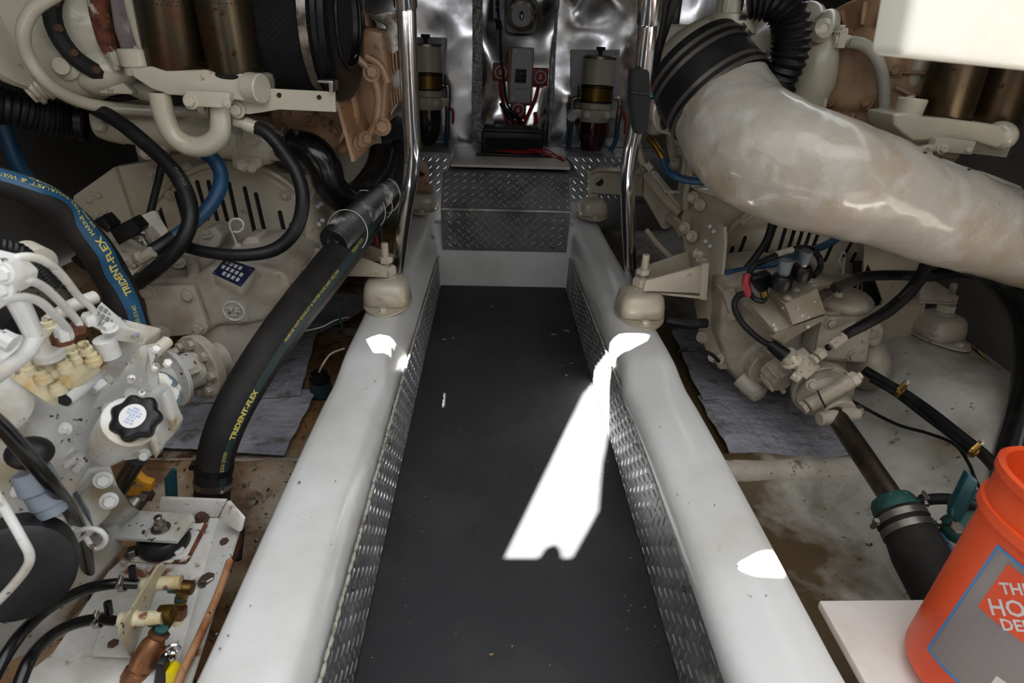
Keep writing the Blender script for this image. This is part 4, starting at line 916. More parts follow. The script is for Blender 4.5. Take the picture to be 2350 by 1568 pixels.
def stripe(t, pp, rr, m, s0, s1, ang0, wid, up=V3((0, -.45, .9)), name='stripe', sh=.0006):
    """coloured band printed along a hose: ang0 = angle round the hose from the side facing `up`"""
    at, L = along(pp, rr); n = 90; mb = MB(); rows = []
    for i in range(n + 1):
        p, tt, r = at(lerp(s0, s1, i / n) * L); x = (up - tt * up.dot(tt)).normalized(); y = tt.cross(x); row = []
        for k in range(6):
            a = (ang0(lerp(s0, s1, i / n)) if callable(ang0) else ang0) + wid * (k / 5 - .5); row.append(p + (x * math.cos(a) + y * math.sin(a)) * (r + sh))
        rows.append(row)
    mb.loft(rows, caps=False, closed=False); return part(name, mb, m, t, ang=180)
def hose_text(t, pp, rr, body, size, s, ang0, m='yellowink', up=V3((0, -.45, .9)), flip=False, rev=False, name='lettering', bold=0.0):
    at, L = along(pp, rr); sg = -1 if rev else 1
    ang = ang0 if callable(ang0) else (lambda q: ang0)
    def fn(u, v):
        p, tt, r = at(s * L + sg * u); x = (up - tt * up.dot(tt)).normalized(); y = tt.cross(x)
        a = ang(s + sg * u / L) - sg * v / r; return p + (x * math.cos(a) + y * math.sin(a)) * (r + .0013)
    me = text_bm(body, size, bold); bm = bmesh.new(); bm.from_mesh(me); bpy.data.meshes.remove(me)
    bmesh.ops.subdivide_edges(bm, edges=[e for e in bm.edges if e.calc_length() > size * .3], cuts=1)
    for v in bm.verts: v.co = fn(v.co.x, v.co.y)
    me = bpy.data.meshes.new(name); bm.to_mesh(me); bm.free(); me.materials.append(M[m]); return add_obj(name, me, t)
H1, pp, rr = hose('exhaust_hose', 'thick black hose with blue stripe arching in from the left edge', [(-60, 404, 1.30), (0, 416, 1.32), (80, 446, 1.34), (155, 500, 1.38), (218, 572, 1.40), (260, 640, 1.42), (292, 710, 1.42), (314, 768, 1.42)], [27, 29, 32, 35, 37, 37, 35, 32], 'hose', n=28)
A1 = lambda q: lerp(.30, -.74, min(1, q / .85))
stripe(H1, pp, rr, 'bluestripe', 0, 1, A1, 1.05)
hose_text(H1, pp, rr, 'TRIDENT-FLEX', .023, .78, lambda q: A1(q) - .26, rev=True, bold=.0006)
hose_text(H1, pp, rr, 'MARINE WET EXHAUST & WATER', .0135, .46, lambda q: A1(q) - .10, rev=True)
hose_text(H1, pp, rr, 'SAE J2006 . LLOYDS APPROVED', .010, .44, lambda q: A1(q) - .46, rev=True)
hose_text(H1, pp, rr, '#100-0340', .014, .955, lambda q: A1(q) - .1, rev=True)
clamp_part(H1, P(308, 768, 1.42), P(318, 790, 1.42) - P(300, 740, 1.42), rr[-1], .016, 'chrome', scr=(1, -.2, .2))
H2, pp2, rr2 = hose('exhaust_hose', 'thick black hose with yellow print running down from the engine to the bilge', [(925, 350, 2.45), (905, 405, 2.30), (860, 475, 2.05), (800, 560, 1.78), (730, 650, 1.56), (660, 740, 1.40), (592, 840, 1.28), (530, 950, 1.18), (495, 1050, 1.13), (487, 1150, 1.11)], [32, 33, 36, 40, 43, 45, 47, 48, 47, 46], 'hose', n=32)
stripe(H2, pp2, rr2, 'darkteal', .30, .97, -1.15, .44, name='stripe')
hose_text(H2, pp2, rr2, 'MARINE WET EXHAUST & WATER HOSE 2000F. SAE J2006', .011, .74, -1.10, rev=True)
hose_text(H2, pp2, rr2, 'TRIDENT-FLEX', .0165, .895, -1.24, rev=True, bold=.0006)
hose_text(H2, pp2, rr2, 'TRIDENT-FLEX', .013, .50, -1.12, rev=True)
hose_text(H2, pp2, rr2, '#250-2000', .012, .945, -1.10, rev=True)
at2, L2 = along(pp2, rr2)
for s_ in (.945, .968): p, t_, r = at2(L2 * s_); clamp_part(H2, p, t_, r + .0005, .014, 'blackpl' if s_ < .95 else 'steel', scr=(-1, -.2, 0) if s_ < .95 else (1, -.5, 0))
# split corrugated sleeve and cable ties
SL, _, _ = hose('corrugated_sleeve', 'ribbed black sleeve laid on the thick hose under the cable ties', [(894, 432, 2.06), (868, 454, 1.97), (830, 490, 1.86), (790, 530, 1.74), (766, 558, 1.68)], [23, 27, 31, 35, 36], 'overspray', rib=(.0075, .004), n=24)
for k, (x, y, Y, r, nn) in enumerate(((858, 466, 2.0, 42, 1), (842, 482, 1.93, 43, 1), (797, 532, 1.76, 48, 1), (880, 450, 2.03, 38, 1))):
    ax = P(700, 640, 1.55) - P(880, 440, 2.1)
    t = thing('cable_tie', ['cable tie around hose and sleeve, nearest the top', 'second cable tie around hose and sleeve from the top', 'lone cable tie around the lower end of the ribbed sleeve', 'slack cable tie looped beside the ribbed sleeve top'][k], 'cable tie', P(x, y, Y), 'cable ties on the thick hose')
    part('band', MB().torus(P(x, y, Y), ax + V3((0, 0, .1 * k)), r * S(Y), .0014, 36, 6), 'clear', t)
    part('lock', MB().box(P(x, y, Y) + V3((.2 * r * S(Y), -.95 * r * S(Y), .35 * r * S(Y))), (.007, .006, .009), bev=.001), 'clear', t)
hose('rubber_elbow_hose', 'glossy black S shaped rubber hose from the cooler end', [(648, 338, 1.93), (690, 336, 1.90), (722, 352, 1.88), (745, 385, 1.88), (757, 425, 1.89), (785, 455, 1.92), (822, 452, 1.98), (852, 422, 2.04), (872, 388, 2.10), (880, 350, 2.15)], [28, 33, 36, 36, 34, 33, 34, 33, 31, 29], 'hosegl', n=28)
clamp_part(bpy.data.objects['rubber_elbow_hose'], P(668, 333, 1.91), P(700, 336, 1.9) - P(640, 334, 1.92), .046, .016, 'steel', scr=(0, -.6, 1))
hose('corrugated_hose', 'ribbed black hose on the left running to the cooler', [(-50, 232, 1.78), (20, 246, 1.80), (80, 262, 1.84), (140, 274, 1.88), (182, 280, 1.90)], [36, 37, 37, 37, 34], 'black', rib=(.013, .006), n=24)
clamp_part(bpy.data.objects['corrugated_hose'], P(188, 281, 1.9), P(220, 286, 1.9) - P(150, 276, 1.88), .050, .018, 'blackpl')
hose('white_hose', 'cream painted hose looping down around the left coolant casting', [(175, -40, 1.62), (120, -8, 1.62), (74, 25, 1.62), (53, 72, 1.62), (62, 125, 1.64), (95, 178, 1.66), (140, 214, 1.70), (200, 238, 1.76), (280, 250, 1.82), (380, 256, 1.86), (480, 260, 1.88)], [12, 12, 13, 13, 13, 12.5, 12, 12, 12, 11, 11], 'cream2', n=18)
h, pa, ra = hose('oil_hose', 'black oil hose looping down over the slotted cover, left one', [(210, 245, 1.80), (270, 278, 1.76), (335, 330, 1.72), (395, 388, 1.68), (430, 450, 1.64), (436, 510, 1.60), (410, 566, 1.57), (365, 612, 1.56), (315, 650, 1.58)], [14, 15, 15.5, 16, 17, 17, 17, 17, 17], 'black', n=20)
hose_text(h, pa, ra, '15-6/7-10-33', .011, .44, -.1, 'greyink')
h, pb, rb = hose('oil_hose', 'black oil hose looping down over the slotted cover, right one', [(586, 292, 1.72), (612, 305, 1.71), (648, 345, 1.70), (682, 400, 1.68), (695, 462, 1.66), (678, 528, 1.64), (632, 572, 1.62), (560, 586, 1.60), (480, 580, 1.60), (425, 566, 1.62)], [13, 14, 14, 14.5, 15, 15, 15, 14, 13, 13], 'black', n=20)
part('crimp_fitting', MB().cyl(P(562, 284, 1.72), P(588, 294, 1.72), .019, n=12).cyl(P(538, 278, 1.72), P(564, 284, 1.72), .015, .015, 10), 'cream2', h, 'cream painted crimp fitting')
h, _, _ = hose('blue_hose', 'blue hose curling down from the cooler to the gearbox valve', [(468, 352, 1.80), (492, 368, 1.79), (507, 400, 1.78), (502, 438, 1.75), (478, 478, 1.71), (438, 516, 1.66), (400, 545, 1.62), (375, 562, 1.60)], [14, 15, 15, 15, 15, 15, 15, 15], 'blue', n=20)
part('end_sleeve', MB().tube([P(402, 543, 1.615), P(375, 562, 1.60), P(348, 578, 1.58)], .0195, 16), 'black', h); part('ferrule', MB().cyl(P(452, 346, 1.80), P(474, 354, 1.80), .020, n=14), 'cream2', h)
hose('blue_hose', 'dark blue hose hanging in the gloom at the far left', [(5, 285, 2.0), (22, 330, 2.0), (45, 385, 1.98), (78, 430, 1.96)], 15, 'blue')
hose('wire_conduit', 'ribbed black wire conduit beside the left slotted cover', [(375, 350, 1.98), (368, 395, 1.92), (352, 460, 1.85), (338, 520, 1.78)], 8, 'black', rib=(.005, .0015), n=12)
hose('oil_hose', 'dark hose passing behind the oil filter bracket', [(200, 212, 1.9), (270, 222, 1.9), (345, 214, 1.92), (420, 210, 1.94)], 9, 'hosegl')
# ================================================================== GENERATOR IN THE NEAR LEFT CORNER
def WZ(pts, z): return [PZ(p[0], p[1], p[2] if len(p) > 2 else z) for p in pts]
def plate_z(pts, z, th, bev=.002): return MB().prism(WZ(pts, z), (0, 0, -th), bev)
GB = thing('generator_bed', 'rusty white steel mounting channel in the lower left corner', 'mounting bed', PZ(400, 1350, .12))
part('channel_top', plate_z([(388, 1192), (500, 1188), (512, 1200), (470, 1330), (375, 1640), (-60, 1640), (120, 1500), (250, 1310)], .12, .006), 'genspan', GB)
part('channel_back', MB().prism([PZ(386, 1192, .118), PZ(500, 1188, .118), P(520, 1150, PZ(500, 1188, .118).y + .01), P(368, 1144, PZ(386, 1192, .118).y + .01), P(364, 1170, PZ(386, 1192, .118).y)], (0, .008, 0), .002), 'genspan', GB)
part('channel_side', MB().prism([PZ(500, 1190, .120), PZ(546, 1218, .135), PZ(410, 1640, .135), PZ(375, 1640, .120)], (.004, 0, -.006), .002), 'genspan', GB)
part('channel_corner', MB().prism([P(520, 1150, 1.0), P(556, 1190, .97), P(548, 1222, .955), P(500, 1192, .985)], (.006, .004, 0), .002), 'genspan', GB)
part('channel_edge', MB().prism([PZ(546, 1222, .134), PZ(552, 1218, .12), PZ(520, 1300, .12), PZ(505, 1300, .134)], (0, 0, -.03), .003), 'rust', GB)
rb = part('mount_base_plate', plate_z([(290, 1278), (300, 1262), (440, 1190), (455, 1182), (478, 1190), (476, 1205), (434, 1284), (425, 1292), (300, 1288)], .126, .004), 'rust', GB)
part('mount_base_plate', plate_z([(298, 1274), (310, 1262), (442, 1190), (466, 1190), (468, 1200), (428, 1278), (306, 1282)], .128, .003), 'genspan', GB)
for x, y, m_ in ((305, 1270, 'steel'), (411, 1270, 'boltg'), (462, 1190, 'rust')): bolt(rb, PZ(x, y, .128), (0, 0, 1), .011, .012, m_)
for x, y, m_ in ((478, 1332, 'steel'), (262, 1484, 'rust'), (516, 1248, 'rust')): bolt(GB, PZ(x, y, .126), (0, 0, 1), .013 if x == 478 else .009, .010, m_, washer=(x == 478))
pc = PZ(378, 1248, .130)
GM = thing('generator_mount', 'black round rubber mount bolted to the rusty generator bed', 'mount', pc)
part('rubber', MB().lathe(pc - V3((0, 0, .004)), (0, 0, 1), [(0, .046), (.006, .049), (.022, .047), (.030, .040)], 36), 'black', GM)
part('stud', MB().cyl(PZ(369, 1212, .172) - V3((0, 0, .03)), PZ(369, 1212, .172) + V3((0, .0, .012)), .0075, n=16), 'steel', GM)
RT = thing('rusty_pipe', 'rust brown painted tube lying beside the generator bed and left girder', 'pipe', PZ(470, 1430, .1))
part('tube', MB().tube([PZ(527, 1288, .15), PZ(508, 1345, .15), PZ(472, 1430, .15), PZ(425, 1530, .15), PZ(386, 1620, .15)], .0068, 14), 'ruststick', RT)

GN = thing('generator', 'white generator engine with bent injector pipes in the near left corner', 'generator', P(150, 900, .9))
# big crankcase casting, front outline towards the camera, sloping surfaces
part('crankcase', MB().prism([P(-80, 900, .74), P(20, 870, .76), P(120, 925, .77), P(180, 935, .78), P(195, 1010, .79), P(215, 1075, .80), P(195, 1150, .79), P(215, 1235, .78), P(120, 1290, .74), P(-80, 1380, .68)], (.01, .05, .01), .014, 3), 'gens', GN)
part('crankcase_top', MB().prism([P(-80, 800, .80), P(40, 830, .80), P(180, 930, .80), P(300, 850, .86), P(330, 900, .86), P(340, 1000, .86), P(220, 1060, .84), P(60, 1010, .80), P(-80, 980, .78)], (.0, .06, .01), .012, 3), 'gens', GN)
part('end_housing', MB().prism([P(180, 945, .83), P(250, 925, .85), P(360, 900, .88), P(402, 985, .88), P(398, 1000, .88), P(345, 1052, .86), P(285, 1060, .84), P(230, 1050, .83)], (.0, .035, .0), .006, 2), 'gens', GN)
part('end_flange', MB().prism([P(372, 905, .86), P(402, 985, .86), P(398, 996, .86), P(388, 985, .86), P(362, 915, .86)], (.0, .03, .0), .003), 'gens', GN)
part('end_flange', MB().prism([P(345, 1002, .85), P(362, 1040, .85), P(356, 1056, .85), P(340, 1012, .85)], (.0, .03, .0), .003), 'gens', GN)
for x, y in ((188, 955), (336, 1042)): part('stud_nut', MB().hexa(P(x, y, .83), (-.3, -1, .3), .0095, .012).cyl(P(x, y, .825), P(x - 8, y + 6, .80), .006), 'boltg', GN)
for k in range(4): part('casting_rib', MB().tube([P(100 + k * 25, 1055 + k * 8, .775), P(168 + k * 5, 1005 + k * 22, .785)], .006, 8), 'gens', GN)
part('raised_lettering_pad', MB().prism([P(132, 1085, .775), P(185, 1045, .785), P(205, 1095, .785), P(160, 1150, .775)], (.0, .02, 0), .003), 'gens', GN)
for x, y, Y, r in ((60, 960, .79, .008), (150, 985, .79, .007), (30, 1010, .78, .008), (300, 905, .85, .007), (250, 940, .84, .008), (120, 1240, .765, .008), (40, 1130, .75, .007)): bolt(GN, P(x, y, Y - .03), (-.1, -1, .4), r, r, 'boltg')
part('casting_web', MB().prism([P(60, 1000, .775), P(75, 985, .78), P(180, 1060, .785), P(172, 1075, .78)], (0, .02, 0), .003), 'gens', GN)
part('casting_web', MB().prism([P(20, 1160, .74), P(30, 1140, .74), P(150, 1210, .77), P(145, 1228, .765)], (0, .02, 0), .003), 'gens', GN)
part('side_cover', MB().prism([P(10, 905, .755), P(110, 940, .77), P(105, 1000, .77), P(40, 1010, .76), P(5, 965, .75)], (0, .02, 0), .005, 2), 'gens', GN)
part('rust_streaked_cover', MB().prism([P(70, 1190, .755), P(165, 1195, .77), P(190, 1225, .775), P(120, 1280, .755), P(80, 1250, .75)], (0, .02, 0), .005, 2), 'genspan', GN)
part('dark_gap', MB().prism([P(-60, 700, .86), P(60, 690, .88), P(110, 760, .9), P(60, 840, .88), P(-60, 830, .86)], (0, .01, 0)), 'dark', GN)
part('wiring_bundle', MB().tube([P(-20, 560, .80), P(40, 575, .82), P(80, 610, .84), P(120, 660, .86)], .012, 12, rib=(.006, .0015)), 'blackpl', GN)
part('grey_motor', MB().lathe(P(40, 590, .92), (.9, -.3, -.3), [(0, .02), (.01, .032), (.04, .032), (.044, .02)], 28), 'cast', GN)
# filler neck and lobed black cap
n0, n1 = P(244, 1032, .78), P(300, 968, .74); ax = (n1 - n0); L = ax.length
part('oil_filler_neck', MB().lathe(n0, ax, [(-.024, .008), (-.018, .018), (0, .027), (L * .4, .033), (L * .85, .0365), (L, .037), (L + .002, .034)], 36), 'gens', GN)
u = V3((.10, -.62, .78)).normalized(); c = P(311, 960, .735); q = u.to_track_quat('Z', 'Y')
def star(r, h, lobes=7, n=84): return [c + q @ V3((r * (1 + .085 * math.cos(lobes * a)) * math.cos(a), r * (1 + .085 * math.cos(lobes * a)) * math.sin(a), h)) for a in [2 * math.pi * k / n for k in range(n)]]
cap = part('filler_cap', MB().loft([star(.028, -.012), star(.031, -.008), star(.0325, .002), star(.031, .006), star(.026, .009), star(.018, .009)]), 'blackpl', GN, 'black lobed filler cap', ang=60)
lc = c + u * .0095; part('cap_label', MB().lathe(lc, u, [(0, .0175), (.0006, .0175)], 40), 'white', cap)
rx = (V3((1, 0, 0)) - u * u.x).normalized(); rx = (Quaternion(u, -.35) @ rx); ry = u.cross(rx)
for i, (tx, sz) in enumerate((('SHELL', .0042), ('ENGINE OIL', .0042), ('API CD SAE', .0042), ('3.5 l', .0066), ('SAE 30', .0042), ('15W-40', .0042))):
    yy = .0105 - i * .0042; me = text_bm(tx, sz); w2 = max(v.co.x for v in me.vertices) / 2
    for v in me.vertices: v.co = lc + u * .0009 + rx * (v.co.x - w2) + ry * (v.co.y + yy - .0015)
    me.materials.clear(); me.materials.append(M['bluep']); add_obj('label_print', me, cap)
# injection pump top with its rusty nut and bolts
part('pump_plate', MB().prism([P(12, 862, .70), P(122, 768, .77), P(228, 812, .79), P(232, 826, .79), P(122, 918, .74), P(104, 922, .73)], (0, .01, -.014), .004, 2), 'genscream', GN)
part('pump_body', MB().prism([P(40, 850, .72), P(118, 800, .76), P(190, 815, .78), P(120, 880, .75)], (0, .0, .020), .006, 2), 'genscream', GN)
tb = P(112, 812, .745)
part('delivery_valve', MB().lathe(tb + V3((0, 0, -.005)), (.05, -.1, 1), [(0, .019), (.010, .019), (.012, .013), (.026, .012)], 24).hexa(tb + V3((0, 0, .020)), (.05, -.1, 1), .0125, .012), 'gens', GN)
part('rusty_nut', MB().hexa(P(146, 786, .735), (.1, -.1, 1), .0135, .016), 'rust', GN); part('rusty_nut', MB().hexa(P(178, 762, .745), (.1, -.1, 1), .0105, .012), 'rust', GN)
part('pipe_nut', MB().hexa(P(148, 778, .73), (.1, -.1, 1), .0095, .018), 'gens', GN); part('pipe_nut', MB().hexa(P(208, 742, .76), (.1, -.1, 1), .0105, .014), 'gens', GN)
for x, y, Y, r in ((195, 794, .78, .0095), (170, 815, .77, .0095), (212, 818, .78, .011), (147, 834, .75, .010), (130, 884, .745, .011), (100, 778, .75, .011), (62, 838, .73, .010), (112, 745, .79, .011), (96, 858, .735, .011)):
    part('bolt_head', MB().lathe(P(x, y, Y) - V3((0, 0, .012)), (0, -.1, 1), [(0, r * .95), (.010, r * .95), (.011, r * .72), (.018, r * .72), (.019, r * .4), (.016, r * .35)], 18), 'genscream', GN)
# injector pipes bent over like hooks
for pts in (((-30, 640, .62), (8, 605, .63), (55, 590, .65), (100, 598, .67), (140, 630, .70), (180, 680, .74), (208, 705, .76), (216, 722, .765), (210, 742, .765)), ((30, 648, .63), (70, 645, .65), (105, 662, .68), (140, 695, .71), (172, 730, .74), (182, 748, .745), (180, 762, .745)), ((-30, 715, .58), (10, 690, .61), (55, 682, .64), (95, 695, .67), (128, 726, .70), (155, 755, .73), (163, 772, .735), (150, 786, .735))):
    part('injector_pipe', MB().tube([P(*p) for p in pts], [.0042 + .0008 * (i < 6) for i in range(len(pts))], 14), 'gens', GN)
part('rocker_cover', MB().prism([P(-60, 590, .60), P(10, 605, .62), P(48, 640, .63), P(42, 675, .63), P(-60, 700, .58)], (0, .03, 0), .008, 3), 'gens', GN)
for x, y in ((6, 628), (2, 664)): bolt(GN, P(x, y, .60), (.1, -1, .2), .008, .005, 'boltg')
part('fuel_banjo', MB().tube([P(40, 690, .70), P(60, 730, .70), P(78, 770, .70)], [.0125, .0115, .0105], 18), 'gens', GN)
part('fuel_pipe', MB().tube([P(80, 775, .70), P(60, 810, .68), P(10, 850, .64), P(-40, 885, .60)], [.0105, .0095, .009, .009], 16), 'gens', GN)
part('lift_eye_rod', MB().tube([P(110, 740, .84), P(160, 705, .88), P(218, 682, .92)], .0105, 14), 'gens', GN)
part('throttle_spring', MB().tube([P(0, 775, .66), P(30, 790, .66)], .012, 10), 'gens', GN)
# data label, governor lever
dl = part('data_label', MB().prism([P(200, 742, .80), P(232, 692, .86), P(312, 762, .85), P(280, 782, .82)], (0, .004, -.006), .001), 'silver', GN, 'light grey data label')
a0, a1, a3 = P(206, 738, .798), P(232, 694, .857), P(280, 780, .818)
def lab(u_, v_): return a0 + (a3 - a0) * u_ + (a1 - a0) * v_ + V3((0, -.0016, .0016))
for i in range(6):
    for j in range(3): part('label_row', MB().prism([lab(.06 + i * .15, .12 + j * .28), lab(.16 + i * .15, .12 + j * .28), lab(.16 + i * .15, .30 + j * .28), lab(.06 + i * .15, .30 + j * .28)], (0, 0, .0002)), 'greyink', dl)
part('governor_case', MB().prism([P(205, 800, .80), P(235, 770, .83), P(330, 790, .88), P(318, 850, .88), P(250, 870, .82), P(215, 850, .80)], (0, .06, 0), .006, 2), 'gens', GN)
part('lever_hub', MB().lathe(P(243, 790, .80), (0, -.1, 1), [(-.02, .015), (.008, .015), (.010, .012)], 24), 'gens', GN)
part('governor_lever', MB().prism([P(x, y, .80 + (x - 240) * .0004) for x, y in ((230, 752), (238, 744), (255, 742), (322, 757), (333, 768), (326, 780), (312, 782), (250, 774), (234, 766))], (0, 0, -.004), .001), 'gens', GN)
bolt(GN, P(252, 755, .80), (0, -.1, 1), .008, .008, 'boltg')
part('lever_slot', MB().lathe(P(310, 769, .826), (0, -.15, 1), [(0, .006), (.0006, .006)], 16), 'greyp', GN)
part('stop_solenoid', MB().tube([P(148, 918, .75), P(228, 850, .82)], [.0125, .0125], 24, smooth=False), 'gens', GN); part('solenoid_bore', MB().cyl(P(148, 918, .748), P(146, 920, .746), .0095), 'dark', GN)
part('bleed_nipple', MB().cyl(P(214, 896, .79), P(226, 886, .80), .0065, n=12).hexa(P(224, 888, .80), (.6, .5, .4), .0105, .014).cyl(P(236, 878, .81), P(246, 870, .82), .010), 'gens', GN)
part('throttle_bracket', MB().prism([P(275, 862, .82), P(318, 798, .84), P(362, 788, .86), P(385, 795, .87), P(330, 840, .85), P(322, 872, .83), P(350, 892, .84), P(345, 902, .84), P(278, 876, .82)], (0, .004, 0), .001), 'gens', GN)
for k, pts in enumerate((((320, 800), (334, 792), (340, 812), (334, 850), (345, 880), (338, 892), (326, 885), (328, 850), (320, 826)), ((338, 800), (352, 796), (356, 818), (348, 842), (362, 866), (360, 890), (350, 896), (340, 880), (338, 850), (344, 830)))):
    part('link_plate', MB().prism([P(x, y, .815 - .01 * k) for x, y in pts], (0, .003, 0), .001), 'gens', GN)
for x, y in ((303, 868), (326, 902), (358, 842), (386, 832), (360, 800)): part('link_bolt', MB().hexa(P(x, y, .81), (.3, -1, .2), .0065, .010).cyl(P(x, y, .82), P(x, y, .78), .004), 'boltg', GN)
sp = MB(); s0, s1 = P(352, 812, .82), P(384, 784, .85)
for k in range(11): sp.torus(s0.lerp(s1, k / 10), s1 - s0, .0075, .0018, 16, 5)
part('spring', sp, 'gens', GN)
part('cover_gasket_arc', MB().tube([P(x, y, .74) for x, y in arc(-20, 960, 68, 95, 60, -50, 12)], .006, 8), 'gens', GN)
part('water_pump_boss', MB().lathe(P(-30, 915, .72), (.6, -.8, .1), [(0, .05), (.02, .05), (.026, .04)], 32), 'gens', GN)
part('flaking_water_elbow', MB().tube([P(360, 868, .97), P(380, 878, .97), P(398, 900, .97), P(398, 925, .96)], [.014, .015, .015, .013], 18), 'flake', GN, 'blue grey elbow with flaking white paint')
part('sensor_body', MB().lathe(P(70, 1080, .70), (.3, -.2, -1), [(0, .024), (.03, .026), (.034, .022), (.055, .022), (.056, .019), (.07, .019)], 24), 'greyp', GN)
part('sensor_cap', MB().blob(P(68, 1040, .70), (.030, .026, .022)), 'black', GN)
part('drive_pulley', MB().lathe(P(40, 1318, .62), (.55, -.80, .25), [(-.05, .068), (-.03, .070), (0, .068), (.004, .060), (.004, .02)], 40), 'black', GN, 'black drive pulley')
part('red_guard', MB().prism([P(-20, 1236, .66), P(25, 1240, .66), P(10, 1262, .66), P(-20, 1270, .66)], (0, .02, 0), .003), 'red', GN)
part('lower_sump', MB().prism([P(60, 1245, .80), P(140, 1280, .80), P(190, 1240, .84), P(212, 1330, .84), P(110, 1480, .76), P(-60, 1560, .66), P(-60, 1400, .66)], (0, .10, -.02), .006), 'gens', GN)
part('white_guard_tube', MB().tube([P(-30, 1105, .55), P(12, 1170, .55), P(52, 1240, .54), P(68, 1275, .54), P(60, 1305, .54), P(20, 1355, .54), P(-30, 1405, .54)], .0052, 14), 'gens', GN)
part('dipstick_tube', MB().tube([P(20, 1250, .70), P(90, 1238, .72), P(158, 1225, .74)], .0095, 12), 'steel', GN); part('dipstick_cap', MB().cyl(P(155, 1224, .74), P(178, 1216, .745), .0125, bev=.002), 'boltg', GN)
part('dipstick_loop', MB().tube([P(x, y, .73) for x, y in ((172, 1222), (200, 1214), (228, 1218), (242, 1234), (238, 1250), (222, 1258), (206, 1248), (196, 1230))], .0042, 10), 'boltg', GN)
# bracket down to the rubber mount
yl = PZ(300, 1170, .165).y
MBK = part('mount_bracket', MB().prism([PZ(246, 1232, .170), PZ(405, 1242, .170), PZ(447, 1190, .170), PZ(440, 1178, .170), PZ(322, 1172, .170), PZ(292, 1160, .170)], (0, 0, -.008), .0015), 'gens', GN)
part('mount_bracket_leg', MB().prism([PZ(246, 1232, .170), P(176, 1126, .775), P(206, 1082, .775), P(252, 1066, .785), P(270, 1115, .80), P(300, 1162, .83), PZ(322, 1174, .170)], (-.008, .006, 0), .0015), 'gens', GN)
part('bracket_edge', MB().prism([PZ(246, 1232, .170), P(176, 1126, .776), P(168, 1134, .775), P(230, 1238, .79)], (0, .01, 0), .001), 'greyp', GN)
for x, y in ((236, 1102), (250, 1150)): bolt(GN, P(x, y, .776), (.55, -.75, .35), .0095, .012, 'boltg')
nb = PZ(369, 1212, .172); part('stud_nut', MB().hexa(nb, (0, 0, 1), .0125, .014).lathe(nb - V3((0, 0, .002)), (0, 0, 1), [(0, .018), (.003, .018)], 24).cyl(nb, nb + V3((0, 0, .030)), .0078, n=16, bev=.002), 'steel', GN)
# ---- separate hoses, valves and fittings around it
hose('coolant_hose', 'black rubber hose sagging in front of the white generator', [(-50, 930, .60), (10, 985, .62), (62, 1045, .64), (120, 1115, .68), (165, 1180, .74), (190, 1240, .80), (200, 1300, .84), (202, 1350, .86)], [19, 20, 20, 20, 19, 18, 18, 18], 'hosegl', n=22)
hose('water_hose', 'upper black hose clamped to the brass elbow in the lower left corner', [(318, 1341, .78), (262, 1340, .77), (200, 1352, .74), (130, 1385, .68), (70, 1432, .62), (20, 1495, .57), (-30, 1590, .52)], [14, 16, 17, 18, 19, 20, 21], 'hosegl', n=22)
hose('water_hose', 'lower black hose clamped to the 45 degree brass elbow in the lower left corner', [(262, 1425, .72), (210, 1423, .70), (150, 1440, .66), (100, 1475, .61), (60, 1530, .56), (30, 1620, .52)], [15, 17, 18, 20, 21, 22], 'hosegl', n=22)
for (x, y, Y), tn in (((282, 1342, .776), 'upper'), ((226, 1424, .708), 'lower')):
    pc = P(x, y, Y); clamp_part([o for o in bpy.data.objects if o.name.startswith('water_hose') and o.type == 'EMPTY'][0 if tn == 'upper' else -1], pc, (1, .12, 0), .0105, .010, 'steel')
    for k in (0, 1): cpart = part('spring_clip', MB().prism([P(x + 14 + k * 5, y - 10, Y), P(x + 10 + k * 6, y - 38, Y), P(x + 20 + k * 6, y - 42, Y), P(x + 27 + k * 4, y - 10, Y)], (0, .006, 0), .001), 'blackpl', [o for o in bpy.data.objects if o.name.startswith('water_hose') and o.type == 'EMPTY'][0 if tn == 'upper' else -1])
FB = thing('fitting_bracket', 'white bracket plate holding two painted pipe fittings above the bed', 'bracket', PZ(300, 1500, .126))
part('upright', MB().prism([P(375, 1294, .80), P(380, 1304, .80), P(302, 1512, .68), P(272, 1462, .66), P(276, 1440, .67), P(362, 1300, .79)], (-.004, .003, 0), .001), 'gens', FB)
part('foot', MB().prism([PZ(210, 1508, .128), PZ(236, 1436, .128), PZ(276, 1446, .128), PZ(304, 1512, .128)], (0, 0, .004), .001), 'genspan', FB)
part('upper_fitting', MB().lathe(P(322, 1343, .775), (1, .12, -.02), [(0, .0085), (.004, .0115), (.018, .0115), (.020, .0145), (.026, .0145), (.028, .012), (.062, .0115), (.066, .0125)], 22), 'genscream', FB)
part('lower_fitting', MB().lathe(P(272, 1424, .70), (1, .12, -.04), [(0, .0085), (.002, .0125), (.022, .0125), (.026, .0145), (.030, .012), (.064, .011), (.066, .0118)], 22), 'genscream', FB)
def cylp(a, c, r, n=18, bev=0): return MB().cyl(P(*a), P(*c), r, n=n, bev=bev)
BE = thing('brass_elbow', 'brass elbow with green joint and rusty nuts, upper fitting of the white bracket', 'pipe fitting', P(422, 1350, .78))
part('green_joint', cylp((390, 1346, .785), (404, 1347, .785), .0115), 'verd', BE)
part('elbow_body', MB().cyl(P(402, 1346, .785), P(444, 1350, .785), .0125, n=20, bev=.002).cyl(P(424, 1346, .785), P(418, 1368, .785), .011, n=20), 'brass', BE)
part('green_joint', cylp((418, 1366, .784), (415, 1376, .782), .0095), 'verd', BE)
part('brass_nut', MB().hexa(P(415, 1375, .782), P(412, 1392, .78) - P(415, 1375, .782), .0115, .009), 'brass', BE)
part('copper_ring', cylp((413, 1388, .778), (412, 1394, .777), .0085), 'bronzev', BE)
